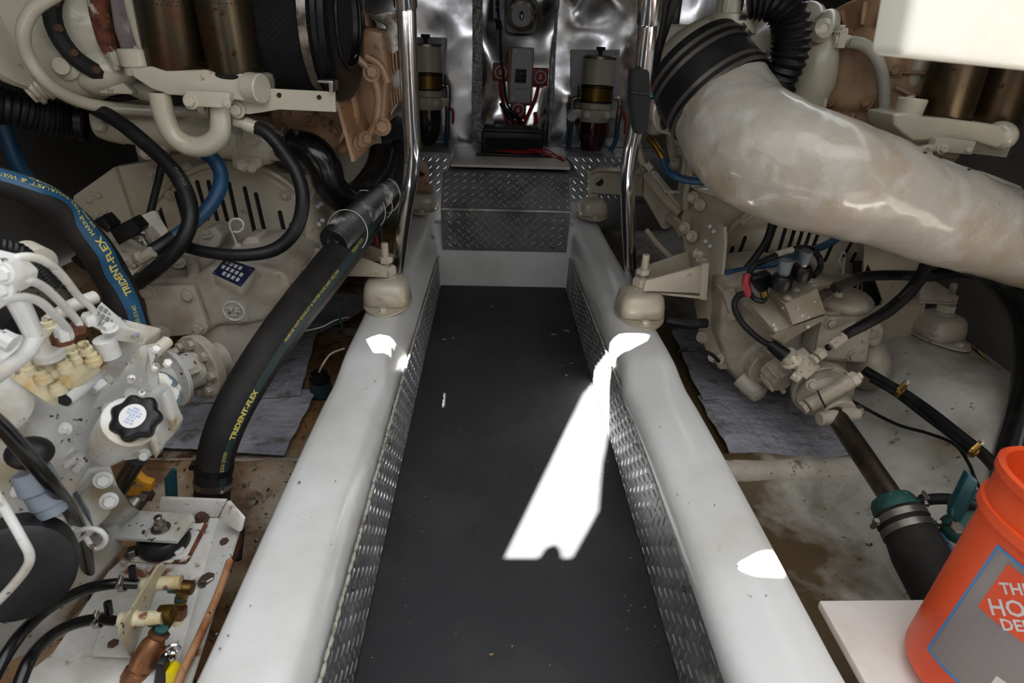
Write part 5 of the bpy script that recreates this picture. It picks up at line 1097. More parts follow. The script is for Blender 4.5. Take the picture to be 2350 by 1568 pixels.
part('rusty_nut', MB().hexa(P(412, 1393, .777), P(408, 1430, .77) - P(412, 1393, .777), .0130, .026), 'bronzev', BE)
part('painted_nipple', cylp((409, 1425, .765), (402, 1478, .745), .0080), 'genscream', BE)
part('grey_nipple', cylp((402, 1475, .745), (396, 1500, .735), .0065), 'steel', BE)
BV = thing('bronze_valve', 'bronze check valve hanging from a brass 45 degree elbow at the bottom edge', 'valve', P(345, 1500, .7))
part('green_joint', cylp((346, 1424, .715), (356, 1425, .715), .0105), 'verd', BV)
part('elbow_body', MB().prism(W([(346, 1440), (352, 1410), (388, 1408), (398, 1432), (384, 1452), (360, 1446)], .705), (0, .02, 0), .004, 2), 'brass', BV)
part('green_joint', cylp((372, 1440, .70), (364, 1455, .70), .010), 'verd', BV)
va, vb = P(368, 1450, .70), P(306, 1560, .66); dv = vb - va; Lv = dv.length
part('valve_body', MB().hexa(va, dv, .0165, .010).lathe(va + dv * .12, dv, [(0, .0135), (Lv * .15, .0185), (Lv * .5, .0205), (Lv * .7, .017), (Lv * .72, .0185), (Lv * .95, .0185)], 28).cyl(P(350, 1500, .69), P(388, 1502, .685), .0125, n=18), 'bronzev', BV)
part('hex_end', MB().hexa(va + dv * .78, dv, .0205, .024), 'bronzev', BV); part('green_joint', MB().cyl(va + dv * 1.0, va + dv * 1.12, .015), 'verd', BV); part('brass_end', MB().hexa(va + dv * 1.10, dv, .018, .03), 'brass', BV)
part('side_plug', cylp((386, 1502, .686), (398, 1503, .684), .0075), 'brass', BV)
SCH = thing('sash_chain', 'short bright metal chain link hook beside the bronze valve', 'hook', P(392, 1510, .67))
for k, (x, y) in enumerate(((398, 1490), (390, 1508), (384, 1528), (392, 1545))): part('link', MB().torus(P(x, y, .67), (.3 + k % 2, -1, .2 * k), .009, .0028, 20, 6), 'chrome', SCH)
YG = MB().prism(W([(378, 1545), (392, 1540), (404, 1552), (410, 1590), (380, 1600)], .65), (0, .02, 0), .003)
solo('yellow_plug', YG, 'yellowpl', 'bright yellow plastic plug at the very bottom edge', 'plug')
solo('black_plug', MB().prism(W([(358, 1522), (378, 1528), (382, 1600), (346, 1600)], .65), (0, .02, 0), .004), 'blackpl', 'black plastic end beside the yellow plug', 'plug')
YV = thing('yellow_valve', 'yellow butterfly handle ball valve behind the generator bracket', 'valve', P(300, 1140, 1.08))
part('handle', MB().prism(W([(262, 1098), (286, 1104), (296, 1092), (312, 1092), (328, 1106), (347, 1112), (346, 1130), (326, 1128), (318, 1138), (294, 1140), (284, 1120), (264, 1112)], 1.06), (0, .02, 0), .004, 2), 'yellow', YV)
part('stem_nut', MB().hexa(P(303, 1106, 1.05), (0, -.5, .85), .010, .008), 'steel', YV)
part('body', MB().cyl(P(318, 1140, 1.09), P(282, 1190, 1.05), .022, n=20, bev=.003).hexa(P(330, 1124, 1.10), P(318, 1145, 1.09) - P(330, 1124, 1.10), .026, .02), 'steel', YV)
TL = MB().prism(W([(376, 1100), (392, 1078), (402, 1082), (406, 1150), (380, 1160)], 1.08), (0, .008, 0), .002)
solo('valve_lever', TL, 'teal', 'upright teal lever behind the generator bed, left of the thick hose', 'lever')
hose('drain_hose', 'dark hose dropping behind the oil filler neck', [(318, 1050, 1.0), (295, 1085, 1.02), (275, 1120, 1.04)], 24, 'hosegl')
hose('drain_tube', 'thin teal tube behind the black drive pulley', [(110, 1262, .86), (150, 1305, .86), (192, 1350, .86), (215, 1390, .86)], 7, 'teal', n=10)
# absorbent pads on the left bilge floor, pump float, wires
def pad(name, quad, label, z, seed, th=.006, amp=.006, m='pad', nx=30, ny=44):
    rs = random.Random(seed); B_ = [(rs.random(), rs.random(), rs.uniform(.05, .2), rs.uniform(-amp, amp)) for _ in range(26)]
    p = WZ(quad, z)
    def fn(u, v, dz=0):
        a = p[0].lerp(p[1], u); b = p[3].lerp(p[2], u); q = a.lerp(b, v)
        h = sum(k * math.exp(-((u - x) ** 2 + (v - y) ** 2) / r ** 2) for x, y, r, k in B_) + amp
        dx, dy = (q.x / .027) % 1 - .5, (q.y / .033) % 1 - .5; dim = math.exp(-(dx * dx + dy * dy) / .03) * .0035
        return V3((q.x + .002 * math.sin(v * 19 + seed), q.y + .002 * math.sin(u * 13 + seed), z + max(0, h) - dim + dz))
    mb = sheet(lambda u, v: fn(u, v, th), nx * 3, ny * 4); bt = mb.bm
    o = solo(name, mb, m, label, 'absorbent pad', 'absorbent pads in the bilge', ang=180)
    md = o.modifiers.new('thickness', 'SOLIDIFY'); md.thickness = th; md.offset = -1; return o
pad('absorbent_pad', [(300, 1030), (652, 1056), (728, 905), (400, 900)], 'pale quilted absorbent pad, nearest the camera under the thick left hose', -.045, 1)
pad('absorbent_pad', [(470, 932), (690, 915), (728, 768), (560, 755)], 'grey quilted absorbent pad overlapping the nearest one under the left hose', -.036, 2)
pad('absorbent_pad', [(560, 790), (735, 772), (870, 700), (640, 660)], 'crumpled dark absorbent pad in the shade behind the left engine mount', -.048, 3, amp=.015)
BP = thing('bilge_pump', 'small round dark bilge pump with a wire on the left bilge floor', 'bilge pump', PZ(742, 900, -.045)); c = PZ(738, 905, -.045)
part('base', MB().lathe(c, (0, 0, 1), [(0, .036), (.05, .036), (.052, .030)], 28), 'darkteal', BP)
part('body', MB().lathe(c + V3((0, 0, .05)), (0, 0, 1), [(0, .033), (.015, .035), (.018, .028), (.035, .028), (.038, .020), (.038, .008)], 28), 'blackpl', BP)
part('wire', MB().tube([c + V3((0, 0, .085)), P(742, 835, 1.80), P(760, 812, 1.84), P(790, 800, 1.88)], .0035, 8), 'clear', BP)
cable('green_wire', [P(753, 655, 2.0), P(768, 690, 1.96), P(780, 730, 1.95), P(790, 770, 1.96)], .0035, 'verd', 'thin green wire hanging behind the left engine mount')
cable('grey_wire', [P(700, 760, 1.9), P(740, 750, 1.92), P(770, 735, 1.95), P(800, 728, 2.0)], .0025, 'clear', 'thin pale wire crossing the left bilge pads')
cable('red_cable', [P(858, 490, 2.2), P(861, 530, 2.18), P(866, 565, 2.15)], .006, 'red', 'red cable behind the left engine mount')
cable('black_cable', [P(870, 485, 2.2), P(874, 530, 2.18), P(878, 570, 2.15)], .007, 'black', 'black cable beside the red cable behind the left mount')
HC = thing('hose_tail', 'clamped tail of a black hose below the rusty pipe end', 'hose', P(545, 1250, 1.05))
part('tube', MB().tube([P(548, 1215, 1.05), P(542, 1260, 1.02), P(540, 1285, 1.0)], .014, 14), 'black', HC)
# ================================================================== RIGHT ENGINE
E2 = thing('marine_engine', 'cream marine diesel engine on the right with slotted cover behind the lagged exhaust pipe', 'engine', P(1830, 600, 2.0))
slots = [(1710, 546, 1695, 587), (1682, 569, 1675, 585), (1788, 498, 1756, 586), (1819, 470, 1785, 585), (1838, 480, 1806, 584), (1856, 485, 1826, 580), (1874, 490, 1844, 578), (1893, 497, 1862, 578), (1917, 546, 1894, 598), (1955, 557, 1938, 588), (1964, 583, 1955, 601)]
part('flywheel_cover', holed_plate(arc(1822, 640, 182, 182, -4, 184, 40), [capsule(*s, 4.4) for s in slots], 1.99, .006), 'cream', E2)
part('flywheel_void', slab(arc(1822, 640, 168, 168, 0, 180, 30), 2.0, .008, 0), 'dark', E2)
part('cover_rim', MB().tube([P(x, y, 1.985) for x, y in arc(1822, 640, 184, 184, -4, 184, 40)], .010, 10, smooth=False), 'cream', E2)
part('cover_rim', MB().tube([P(x, y, 1.992) for x, y in arc(1822, 640, 168, 168, 2, 178, 40)], .006, 8, smooth=False), 'cream', E2)
part('bell_housing', slab([(1592, 438), (1700, 440), (1830, 440), (2000, 520), (2128, 592), (2124, 680), (1990, 700), (1640, 700)], 2.012, .06, .006), 'cream', E2)
bolt(E2, P(1703, 507, 1.985), (0, -1, 0), .012, .012, 'cream'); bolt(E2, P(1988, 606, 1.985), (0, -1, 0), .010, .010, 'cream')
part('bell_top', slab([(1592, 436), (1690, 436), (1762, 452), (1752, 472), (1700, 470)], 1.99, .14, .006), 'cream', E2)
# right hand wing plate with its opening
part('mount_wing', holed_plate([(1985, 520), (2126, 592), (2124, 660), (2112, 730), (2104, 748), (2088, 764), (2030, 786), (1978, 712)], [[(1992, 606), (2008, 640), (2026, 690), (2022, 702), (2006, 708), (1966, 670), (1974, 650)]], 1.86, .010), 'cream', E2)
part('wing_edge', MB().tube([P(x, y, 1.86) for x, y in ((2124, 592), (2124, 660), (2113, 728), (2104, 748), (2088, 763), (2030, 785))], .007, 8), 'cream', E2)
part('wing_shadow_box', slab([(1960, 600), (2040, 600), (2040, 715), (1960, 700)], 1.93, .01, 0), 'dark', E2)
bolt(E2, P(2052, 658, 1.858), (0, -1, 0), .006, .005, 'cream', washer=False)
# outboard mount bracket on the far mount
x, y, z = MO
part('mount_bracket', MB().prism([P(2112, 640, 1.83), P(2140, 640, 1.83), P(2202, 682, 1.80), P(2196, 696, 1.80), P(2112, 694, 1.80)], (0, .02, 0), .004), 'cast', E2)
part('mount_bracket', MB().prism([P(2110, 692, 1.79), P(2196, 696, 1.79), P(2200, 688, 1.86), P(2110, 684, 1.86)], (0, 0, -.006), .002), 'cast', E2)
# inboard mounting plate: broad steel plate seen obliquely, with cranked lower edge
ip = [(1566, 513, 2.02), (1589, 441, 2.06), (1600, 438, 2.06), (1664, 520, 1.84), (1665, 560, 1.83), (1650, 733, 1.78), (1676, 762, 1.75), (1674, 775, 1.745), (1655, 834, 1.74), (1634, 828, 1.78), (1612, 768, 1.84), (1596, 678, 1.90), (1579, 585, 1.96)]
part('mount_plate', MB().prism([P(*p) for p in ip], (-.006, .010, 0), .002), 'cream', E2)
part('plate_edge', MB().tube([P(*p) for p in ip[3:9]], .006, 8, smooth=False), 'bolt', E2)
for x, y, Y in ((1590, 453, 2.0), (1605, 471, 1.97), (1571, 523, 1.98), (1587, 543, 1.94), (1610, 775, 1.83), (1637, 820, 1.77)): bolt(E2, P(x, y, Y), (-.75, -.65, .1), .014, .016, 'bolt')
for x, y, Y in ((1629, 520, 1.88), (1638, 531, 1.86), (1619, 554, 1.88), (1629, 565, 1.86)): part('hole', MB().cyl(P(x, y, Y - .02), P(x, y, Y), .006, n=10), 'panelw', E2)
part('mount_bracket', MB().prism([P(1468, 672, 1.78), P(1622, 688, 1.76), P(1625, 676, 1.84), P(1575, 660, 1.92), P(1458, 655, 1.86)], (0, 0, .008), .002), 'cream', E2)
part('bracket_web', MB().prism([P(1476, 668, 1.75), P(1482, 645, 1.75), P(1622, 606, 1.78), P(1614, 674, 1.77)], (0, .010, 0), .002), 'cream', E2)
part('bracket_web', MB().prism([P(1458, 638, 1.86), P(1459, 620, 1.86), P(1578, 578, 1.92), P(1592, 640, 1.92)], (0, .010, 0), .002), 'cream', E2)
part('bracket_end', MB().prism([P(1612, 606, 1.77), P(1628, 604, 1.77), P(1622, 690, 1.76), P(1606, 688, 1.76)], (0, .03, 0), .002), 'cream', E2)
for x, y in ((1600, 582), (1607, 597)): bolt(E2, P(x, y, 1.84), (.6, -.8, 0), .011, .022, 'bolt')
part('engine_block', MB().box((1.28, 2.68, .50), (.60, 1.15, .62), bev=.04), 'cream', E2); part('oil_pan', MB().box((1.28, 2.8, .12), (.42, 1.0, .2), bev=.05), 'cream', E2)
part('cylinder_head', MB().box((1.25, 2.75, .92), (.5, 1.0, .26), bev=.05), 'cream', E2)
# starter side pipework seen past the right chrome rail
part('oil_cooler', MB().prism([P(1478, 405, 2.34), P(1500, 400, 2.36), P(1566, 480, 2.2), P(1568, 516, 2.18), P(1520, 530, 2.2), P(1475, 452, 2.34)], (.03, .10, 0), .014, 3), 'cream', E2)
part('cooler_rib', MB().prism([P(1485, 448, 2.32), P(1489, 446, 2.32), P(1509, 478, 2.25), P(1506, 484, 2.25)], (0, .01, 0), .002), 'cream', E2)
part('cooler_port', MB().cyl(P(1556, 512, 2.12), P(1540, 500, 2.2), .026, bev=.003), 'cream', E2); part('cooler_pipe', MB().tube([P(1548, 508, 2.12), P(1560, 522, 2.08), P(1570, 545, 2.04)], .018, 14), 'cream', E2)
ptube(E2, 'water_pipe', [(1484, 400, 2.24), (1510, 435, 2.18), (1535, 465, 2.12), (1562, 490, 2.08)], 9.5, 'cream')
ptube(E2, 'water_pipe', [(1585, 322, 2.05), (1583, 370, 2.05), (1577, 430, 2.05), (1573, 480, 2.05)], 9.5, 'cream', rib=(.02, .001))
ptube(E2, 'water_pipe', [(1592, 388, 2.10), (1612, 398, 2.10), (1635, 412, 2.08), (1640, 432, 2.06)], 10, 'cream')
ptube(E2, 'water_pipe', [(1565, 300, 2.2), (1572, 360, 2.2), (1566, 405, 2.18)], 7, 'cream'); ptube(E2, 'brass_line', [(1490, 318, 2.15), (1502, 332, 2.13), (1515, 352, 2.11), (1524, 366, 2.10)], 8, 'brass'); ptube(E2, 'thin_pipe', [(1462, 320, 2.2), (1468, 350, 2.2), (1478, 385, 2.2)], 7, 'cream')
part('pipe_nut', MB().hexa(P(1484, 386, 2.14), (.6, -.2, .6), .016, .02), 'cream', E2); part('pipe_nut', MB().hexa(P(1466, 394, 2.14), (.6, -.2, .6), .014, .022), 'steel', E2)
part('pipe_clip', MB().prism([P(1524, 437, 2.08), P(1562, 440, 2.08), P(1564, 445, 2.08), P(1524, 442, 2.08)], (0, .02, 0), .001), 'cream', E2)
part('side_casting', MB().prism(W([(1535, 300), (1590, 300), (1590, 385), (1558, 398), (1546, 380), (1537, 340)], 2.22), (0, .05, 0), .012, 3), 'cast', E2)
for x, y in ((1562, 322), (1549, 376), (1568, 345)): bolt(E2, P(x, y, 2.20), (0, -1, 0), .014, .012, 'cast')
for k in range(9): part('injector_line', MB().tube([P(1500 + k * 9, 170 + 5 * k, 2.25), P(1510 + k * 8, 230 + (k % 3) * 12, 2.2), P(1506 + k * 10, 290 + (k % 4) * 8, 2.18)], .006, 8), ('cream', 'cast', 'brass')[k % 3], E2)
for x, y, w_, h_ in ((1530, 235, 40, 50), (1500, 290, 30, 30), (1545, 100, 60, 70), (1500, 60, 40, 50)): part('head_casting', MB().box(P(x, y, 2.35), (w_ * .0017, .12, h_ * .0017), bev=.02, seg=3), 'cast', E2)
for k in range(5): bolt(E2, P(1500 + 17 * k, 262 + (k % 2) * 14, 2.26), (-.2, -1, .2), .013, .012, 'cast')
# --- turbocharger, its inlet elbow, coolant tank
T = E2
part('turbo_outlet_elbow', MB().tube([P(1555, 225, 1.92), P(1605, 165, 1.92), P(1662, 128, 1.92), P(1720, 112, 1.94), P(1768, 116, 1.98)], [.125, .128, .118, .092, .074], 36), 'cream2', T, ang=60)
part('elbow_flange', MB().lathe(P(1738, 112, 1.92), (1, .15, -.05), [(0, .080), (.014, .084), (.018, .080), (.024, .080), (.030, .086), (.044, .080)], 36), 'cream2', T)
part('outlet_flange', MB().lathe(P(1590, 196, 1.86), (.52, -.72, -.46), [(-.03, .130), (0, .148), (.014, .150), (.018, .146)], 44), 'cream2', T)
part('water_inlet', MB().lathe(P(1678, 76, 1.86), (-.02, 0, 1), [(0, .066), (.045, .058), (.048, .050), (.10, .046), (.13, .046)], 28), 'cream2', T)
part('inlet_elbow', MB().box(P(1682, 12, 1.86), (.075, .08, .085), bev=.02, seg=3).cyl(P(1690, 10, 1.86), P(1715, 14, 1.85), .034), 'cream2', T)
part('header_tank', MB().tube([P(1905, 40, 1.96), P(1893, 70, 1.92), P(1880, 130, 1.90), P(1866, 190, 1.90), P(1835, 250, 1.92), P(1810, 290, 1.96)], [.026, .040, .052, .060, .055, .04], 30), 'cream2', T, ang=60)
part('tank_port', MB().lathe(P(1889, 66, 1.84), (.0, -.9, .3), [(-.02, .03), (.006, .026), (.008, .022), (.010, .012), (.006, .011)], 24), 'cream2', T)
part('tank_rear', MB().blob(P(1842, 95, 2.05), (.07, .10, .11)), 'cream2', T)
part('flange_ear', MB().lathe(P(1768, 100, 2.0), (1, 0, 0), [(0, .07), (.02, .07)], 28), 'turbo', T)
# tan turbine housing with ribs
tc = P(1978, 165, 1.92); ta = V3((-.62, -.72, .10)).normalized(); tq = ta.to_track_quat('Z', 'Y')
TH = part('turbine_housing', MB().lathe(tc, ta, [(-.09, .10), (-.07, .175), (-.02, .200), (.02, .196), (.034, .185), (.036, .165), (.05, .125), (.056, .110), (.07, .105), (.078, .085), (.070, .03), (.07, .001)], 44), 'turbo', T, 'tan ribbed casting', ang=50)
for k in range(18):
    an = 2 * math.pi * k / 18; dd = tq @ V3((math.cos(an), math.sin(an), 0)); tt = tq @ V3((-math.sin(an), math.cos(an), 0)); rot = Matrix((dd, tt, ta)).transposed()
    part('housing_rib', MB().box(tc + dd * .145 + ta * .044, (.060, .010, .044), rot, .004, 2), 'turbo', TH)
part('centre_casting', MB().lathe(P(1915, 186, 1.95), ta, [(0, .075), (.03, .065), (.035, .055)], 30), 'cream2', T)
for k in range(6):
    an = 2 * math.pi * k / 6; dd = tq @ V3((math.cos(an), math.sin(an), 0)); bolt(T, tc + dd * .10 + ta * .075, ta, .012, .016, 'turbo')
part('lug', MB().box(P(1995, 52, 1.98), (.09, .06, .04), bev=.012), 'turbo', T)
part('small_link', MB().cyl(P(1895, 225, 1.86), P(1890, 246, 1.86), .007).hexa(P(1880, 252, 1.86), (-.3, -1, 0), .012, .02), 'cream2', T)
ptube(T, 'oil_feed_fitting', [(1912, 92, 1.86), (1935, 92, 1.86), (1958, 98, 1.86)], 11, 'cream2', label=None)
bolt(T, P(1926, 72, 1.86), (0, 0, 1), .014, .016, 'cream2'); part('banjo', MB().hexa(P(1922, 110, 1.86), (0, 0, 1), .020, .05), 'cream2', T)
ptube(T, 'drain_pipe', [(2125, 110, 1.80), (2108, 160, 1.80), (2085, 210, 1.82), (2062, 265, 1.84), (2046, 340, 1.86)], [17, 17, 17, 17, 14], 'cream2', n=20)
# second filter set
def oil_filter2(top, bot, r):
    a, c = P(*top), P(*bot); ax = a - c; L = ax.length
    f = part('oil_filter', MB().lathe(c, ax, [(0, r * .92), (.004, r * .99), (.014, r), (L, r)], 40), 'bronze', E2)
    part('filter_base_ring', MB().lathe(c - ax.normalized() * .006, ax, [(0, r * .98), (.004, r * 1.03), (.010, r * 1.03)], 40), 'core', f)
oil_filter2((2250, -20, 1.68), (2164, 268, 1.72), .067); oil_filter2((2385, -10, 1.74), (2276, 282, 1.76), .067)
part('filter_head', MB().prism(W([(2050, 262), (2086, 258), (2120, 268), (2180, 272), (2300, 288), (2312, 298), (2308, 330), (2290, 342), (2240, 326), (2160, 322), (2095, 325), (2072, 308), (2052, 290)], 1.64), (0, .13, 0), .014, 4), 'cream2', E2)
part('head_port', MB().blob(P(2295, 312, 1.68), (.034, .05, .038)), 'cream2', E2)
part('head_cap', MB().lathe(P(2083, 262, 1.68), (.06, 0, 1), [(0, .034), (.036, .036), (.040, .032)], 28).cyl(P(2088, 232, 1.68), P(2090, 220, 1.68), .009, n=10), 'cream2', E2)
hb2 = part('head_bracket', slab([(2150, 318), (2165, 316), (2242, 325), (2230, 356), (2116, 346), (2110, 340), (2145, 334)], 1.615, .03, .004), 'cream2', E2)
part('filter_bracket', slab([(2240, 322), (2326, 322), (2310, 362), (2226, 352)], 1.68, .010, .002), 'cream2', E2)
bolt(hb2, P(2164, 341, 1.612), (0, -1, 0), .011, .011); bolt(E2, P(2123, 351, 1.63), (0, -1, 0), .014, .014); bolt(hb2, P(2223, 345, 1.612), (0, -1, 0), .006, .004)
part('clamp_lug', MB().cyl(P(2108, 348, 1.66), P(2195, 356, 1.66), .012, n=12), 'cream2', E2)
ptube(E2, 'crossover_pipe', [(2178, 345, 1.68), (2172, 362, 1.68), (2162, 385, 1.68), (2150, 410, 1.70)], 18, 'cream2')
ptube(E2, 'vent_pipe', [(2215, 400, 1.62), (2240, 404, 1.62), (2275, 418, 1.62), (2330, 440, 1.64)], [8, 12, 14, 14], 'cream2')
# ================================================================== LAGGED EXHAUST PIPE
EX = thing('exhaust_elbow', 'huge cream lagged exhaust elbow sweeping from the turbo to the right edge', 'exhaust pipe', P(1900, 400, 1.5))
rs = random.Random(9)
cpts = [(1648, 222, 1.78), (1668, 262, 1.72), (1700, 308, 1.64), (1755, 352, 1.56), (1830, 386, 1.50), (1920, 414, 1.47), (2020, 446, 1.46), (2130, 486, 1.47), (2250, 524, 1.50), (2380, 562, 1.54), (2480, 590, 1.58), (2760, 670, 1.72)]
crad = [104, 108, 116, 124, 126, 122, 114, 108, 104, 102, 102, 100]
b = MB(); b.tube([P(*p) for p in cpts], [r * S(p[2]) for r, p in zip(crad, cpts)], 72, sub=12)
ctr = [P(*p) for p in cpts]
from mathutils import noise as mnoise
for v in b.bm.verts:
    n_ = mnoise.noise(v.co * 9) * .006 + mnoise.noise(v.co * 26) * .0022 + mnoise.noise(v.co * 60) * .0010
    c_ = min(ctr, key=lambda q: (q - v.co).length); v.co += (v.co - c_).normalized() * n_
part('lagging', b, 'exh', EX, ang=80)
at, L = along(ctr, [r * S(p[2]) for r, p in zip(crad, cpts)])
p_, t_, r_ = at(L * .63); part('wrap_seam', MB().torus(p_, t_ + V3((0, 0, .15)), r_ * 1.002, .0022, 64, 6), 'lead', EX)
ch_ = MB()
for k in range(12):
    p_, t_, r_ = at(L * rs.uniform(.25, .7)); x_ = V3((0, -.6, .75)); x_ = (x_ - t_ * x_.dot(t_)).normalized(); y_ = t_.cross(x_); a_ = rs.uniform(-.7, .9)
    ch_.blob(p_ + (x_ * math.cos(a_) + y_ * math.sin(a_)) * (r_ + .003), (.004 + rs.random() * .004, .003, .0025), sub=1)
part('paint_chip', ch_, 'dark', EX, kind='stuff')
CL = thing('exhaust_sleeve', 'wide black rubber sleeve joining turbo flange and lagged exhaust elbow', 'sleeve', P(1630, 190, 1.8))
s0, s1 = P(1604, 168, 1.82), P(1655, 236, 1.755); ax = s1 - s0; Ls = ax.length
rs_ = [P(1655, 236, 1.755), 114 * S(1.76)]
part('rubber', MB().lathe(s0 - ax * .35, ax, [(0, .142), (Ls * .2, .146), (Ls * 1.30, .147), (Ls * 1.36, .140), (Ls * 1.36, .12)], 56), 'black', CL)
an_ = ax.normalized()
for k in (-.10, .12, .75, .96):
    clamp_part(CL, s0 + ax * k, ax, .1468, .011, 'steelband', scr=V3((.30, .1, 1)) if k < .5 else V3((.62, -.1, .9)))
H3, _, _ = hose('corrugated_hose', 'ribbed black hose curving down over the right turbo casting', [(1705, 10, 1.82), (1745, 2, 1.80), (1785, 8, 1.78), (1812, 45, 1.77), (1816, 95, 1.76), (1805, 145, 1.76), (1782, 192, 1.78)], [27, 36, 38, 38, 38, 38, 34], 'black', rib=(.016, .008), n=28)
clamp_part(H3, P(1703, 12, 1.82), (1, -.05, .02), .040, .018, 'steel', scr=(0, 0, -1)); clamp_part(H3, P(1782, 194, 1.78), (-.35, 0, -1), .052, .014, 'blackpl')
hose('grey_hose', 'pale grey oil hose arching from the tank port down behind the exhaust', [(1955, 96, 1.84), (1985, 104, 1.82), (2010, 130, 1.80), (2026, 175, 1.80), (2030, 230, 1.80), (2026, 290, 1.80), (2016, 345, 1.82)], [11.5, 11.5, 11.5, 11, 11, 11, 11], 'greyhose', n=18)
hose('blue_hose', 'blue hose running behind the lagged exhaust at the right rail', [(1520, 366, 2.05), (1530, 388, 2.03), (1550, 405, 2.0), (1590, 415, 1.98), (1640, 416, 1.96), (1690, 414, 1.96)], 8.5, 'blue', n=14)
hose('blue_hose', 'blue hose crossing low over the right slotted cover', [(1664, 628, 1.80), (1700, 622, 1.80), (1760, 608, 1.80), (1830, 586, 1.82), (1900, 560, 1.84), (1940, 530, 1.86)], [9, 9, 9, 9, 9, 9], 'blue', n=14)
hose('black_hose', 'thin black hose curving down over the left part of the right slotted cover', [(1766, 470, 1.84), (1772, 500, 1.83), (1762, 545, 1.82), (1738, 585, 1.81), (1712, 618, 1.80)], 8, 'black', n=14)
# wiring by the chrome rail
WL = thing('wiring_loom', 'taped black wiring loom with coloured ends beside the right chrome rail', 'wiring', P(1500, 230, 1.9))
for pts, r, m_ in ((((1560, -40, 1.7), (1535, 40, 1.75), (1512, 110, 1.8), (1500, 170, 1.85)), 9, 'black'), (((1534, -40, 1.7), (1520, 60, 1.75), (1505, 150, 1.8)), 5, 'black'), (((1497, 150, 1.8), (1500, 200, 1.8), (1506, 250, 1.82), (1524, 292, 1.86)), 7, 'black'), (((1524, 293, 1.86), (1535, 285, 1.86), (1548, 264, 1.86)), 4, 'blue'), (((1526, 290, 1.85), (1535, 278, 1.85), (1552, 263, 1.85)), 3, 'orange'), (((1500, 190, 1.82), (1512, 215, 1.84), (1530, 232, 1.86), (1555, 248, 1.9)), 6, 'black')): ptube(WL, 'loom', pts, r, m_, n=10)
for x, y, m_ in ((1496, 184, 'loomy'), (1495, 201, 'loomr'), (1497, 215, 'loomg'), (1520, 224, 'loomy'), (1532, 232, 'loomr')): part('tape_band', MB().box(P(x, y, 1.79), (.018, .016, .018), bev=.004), m_, WL)
part('connector', MB().box(P(1560, 275, 1.84), (.035, .03, .045), bev=.004), 'blackpl', WL)
RD = MB().tube([P(1484, 528, 2.1), P(1505, 556, 2.06), P(1540, 592, 2.0)], .009, 10, smooth=False)
solo('thin_rod', RD, 'cream', 'thin cream rod slanting behind the right engine mount bracket', 'rod')

# ================================================================== RIGHT GEARBOX
G2 = thing('gearbox', 'cream marine gearbox with black solenoids on its valve block, right of walkway', 'gearbox', P(1840, 780, 1.7))
part('main_case', slab([(1668, 655), (1720, 640), (1800, 632), (1930, 650), (2000, 700), (2040, 745), (2032, 790), (1990, 860), (1930, 905), (1860, 880), (1790, 880), (1748, 918), (1700, 880), (1672, 850), (1650, 780)], 1.72, .26, .028, 4), 'cast', G2, ang=50)
part('side_shell', MB().lathe(P(1770, 850, 1.70), (-.15, 1, .12), [(0, .060), (.01, .092), (.05, .105), (.28, .125)], 40), 'cast', G2, ang=60)
part('round_cover', MB().lathe(P(1768, 850, 1.665), (-.1, 1, .10), [(0, .066), (.004, .070), (.035, .072)], 44), 'cast', G2)
for x, y in ((1747, 817), (1745, 872), (1779, 825), (1762, 804)): bolt(G2, P(x, y, 1.655), (0, -1, 0), .009, .009, 'cast')
part('boss', slab([(1660, 670), (1690, 662), (1704, 720), (1696, 742), (1680, 740)], 1.70, .08, .012, 3), 'cast', G2); bolt(G2, P(1680, 727, 1.69), (0, -1, 0), .010, .010, 'cast')
part('web', slab([(1640, 820), (1670, 808), (1680, 850), (1650, 850)], 1.74, .05, .01, 3), 'cast', G2)
part('drain_boss', MB().tube([P(1700, 868, 1.70), P(1722, 890, 1.67), P(1742, 906, 1.64)], [.03, .029, .027], 24), 'cast', G2); part('drain_plug', MB().hexa(P(1740, 904, 1.645), (.35, -.85, -.35), .026, .012).lathe(P(1735, 900, 1.65), (.35, -.85, -.35), [(0, .029), (.01, .029)], 24), 'cast', G2)
part('cover_boss', slab([(1885, 722), (1896, 716), (1992, 722), (2004, 738), (1990, 832), (1974, 834), (1878, 826), (1862, 812)], 1.63, .07, .010, 3), 'cast', G2)
ic = part('inspection_cover', slab([(1888, 726), (1990, 728), (1996, 738), (1984, 824), (1972, 828), (1882, 820), (1870, 812)], 1.615, .012, .004, 2), 'cast', G2)
for x, y in ((1907, 742), (1958, 817), (1980, 740)): bolt(ic, P(x, y, 1.612), (0, -1, 0), .014, .012, 'cast')
part('side_lobe', slab([(2000, 738), (2024, 745), (2034, 762), (2020, 796), (2000, 800), (1988, 790)], 1.66, .10, .012, 3), 'cast', G2); part('lobe_ring', MB().torus(P(2006, 770, 1.655), (0, 1, 0), .014, .002, 24, 6), 'cast', G2)
part('top_hump', MB().blob(P(1935, 690, 1.70), (.085, .09, .04)), 'cast', G2)
part('lower_shell', MB().blob(P(1985, 830, 1.72), (.06, .10, .09)), 'cast', G2)
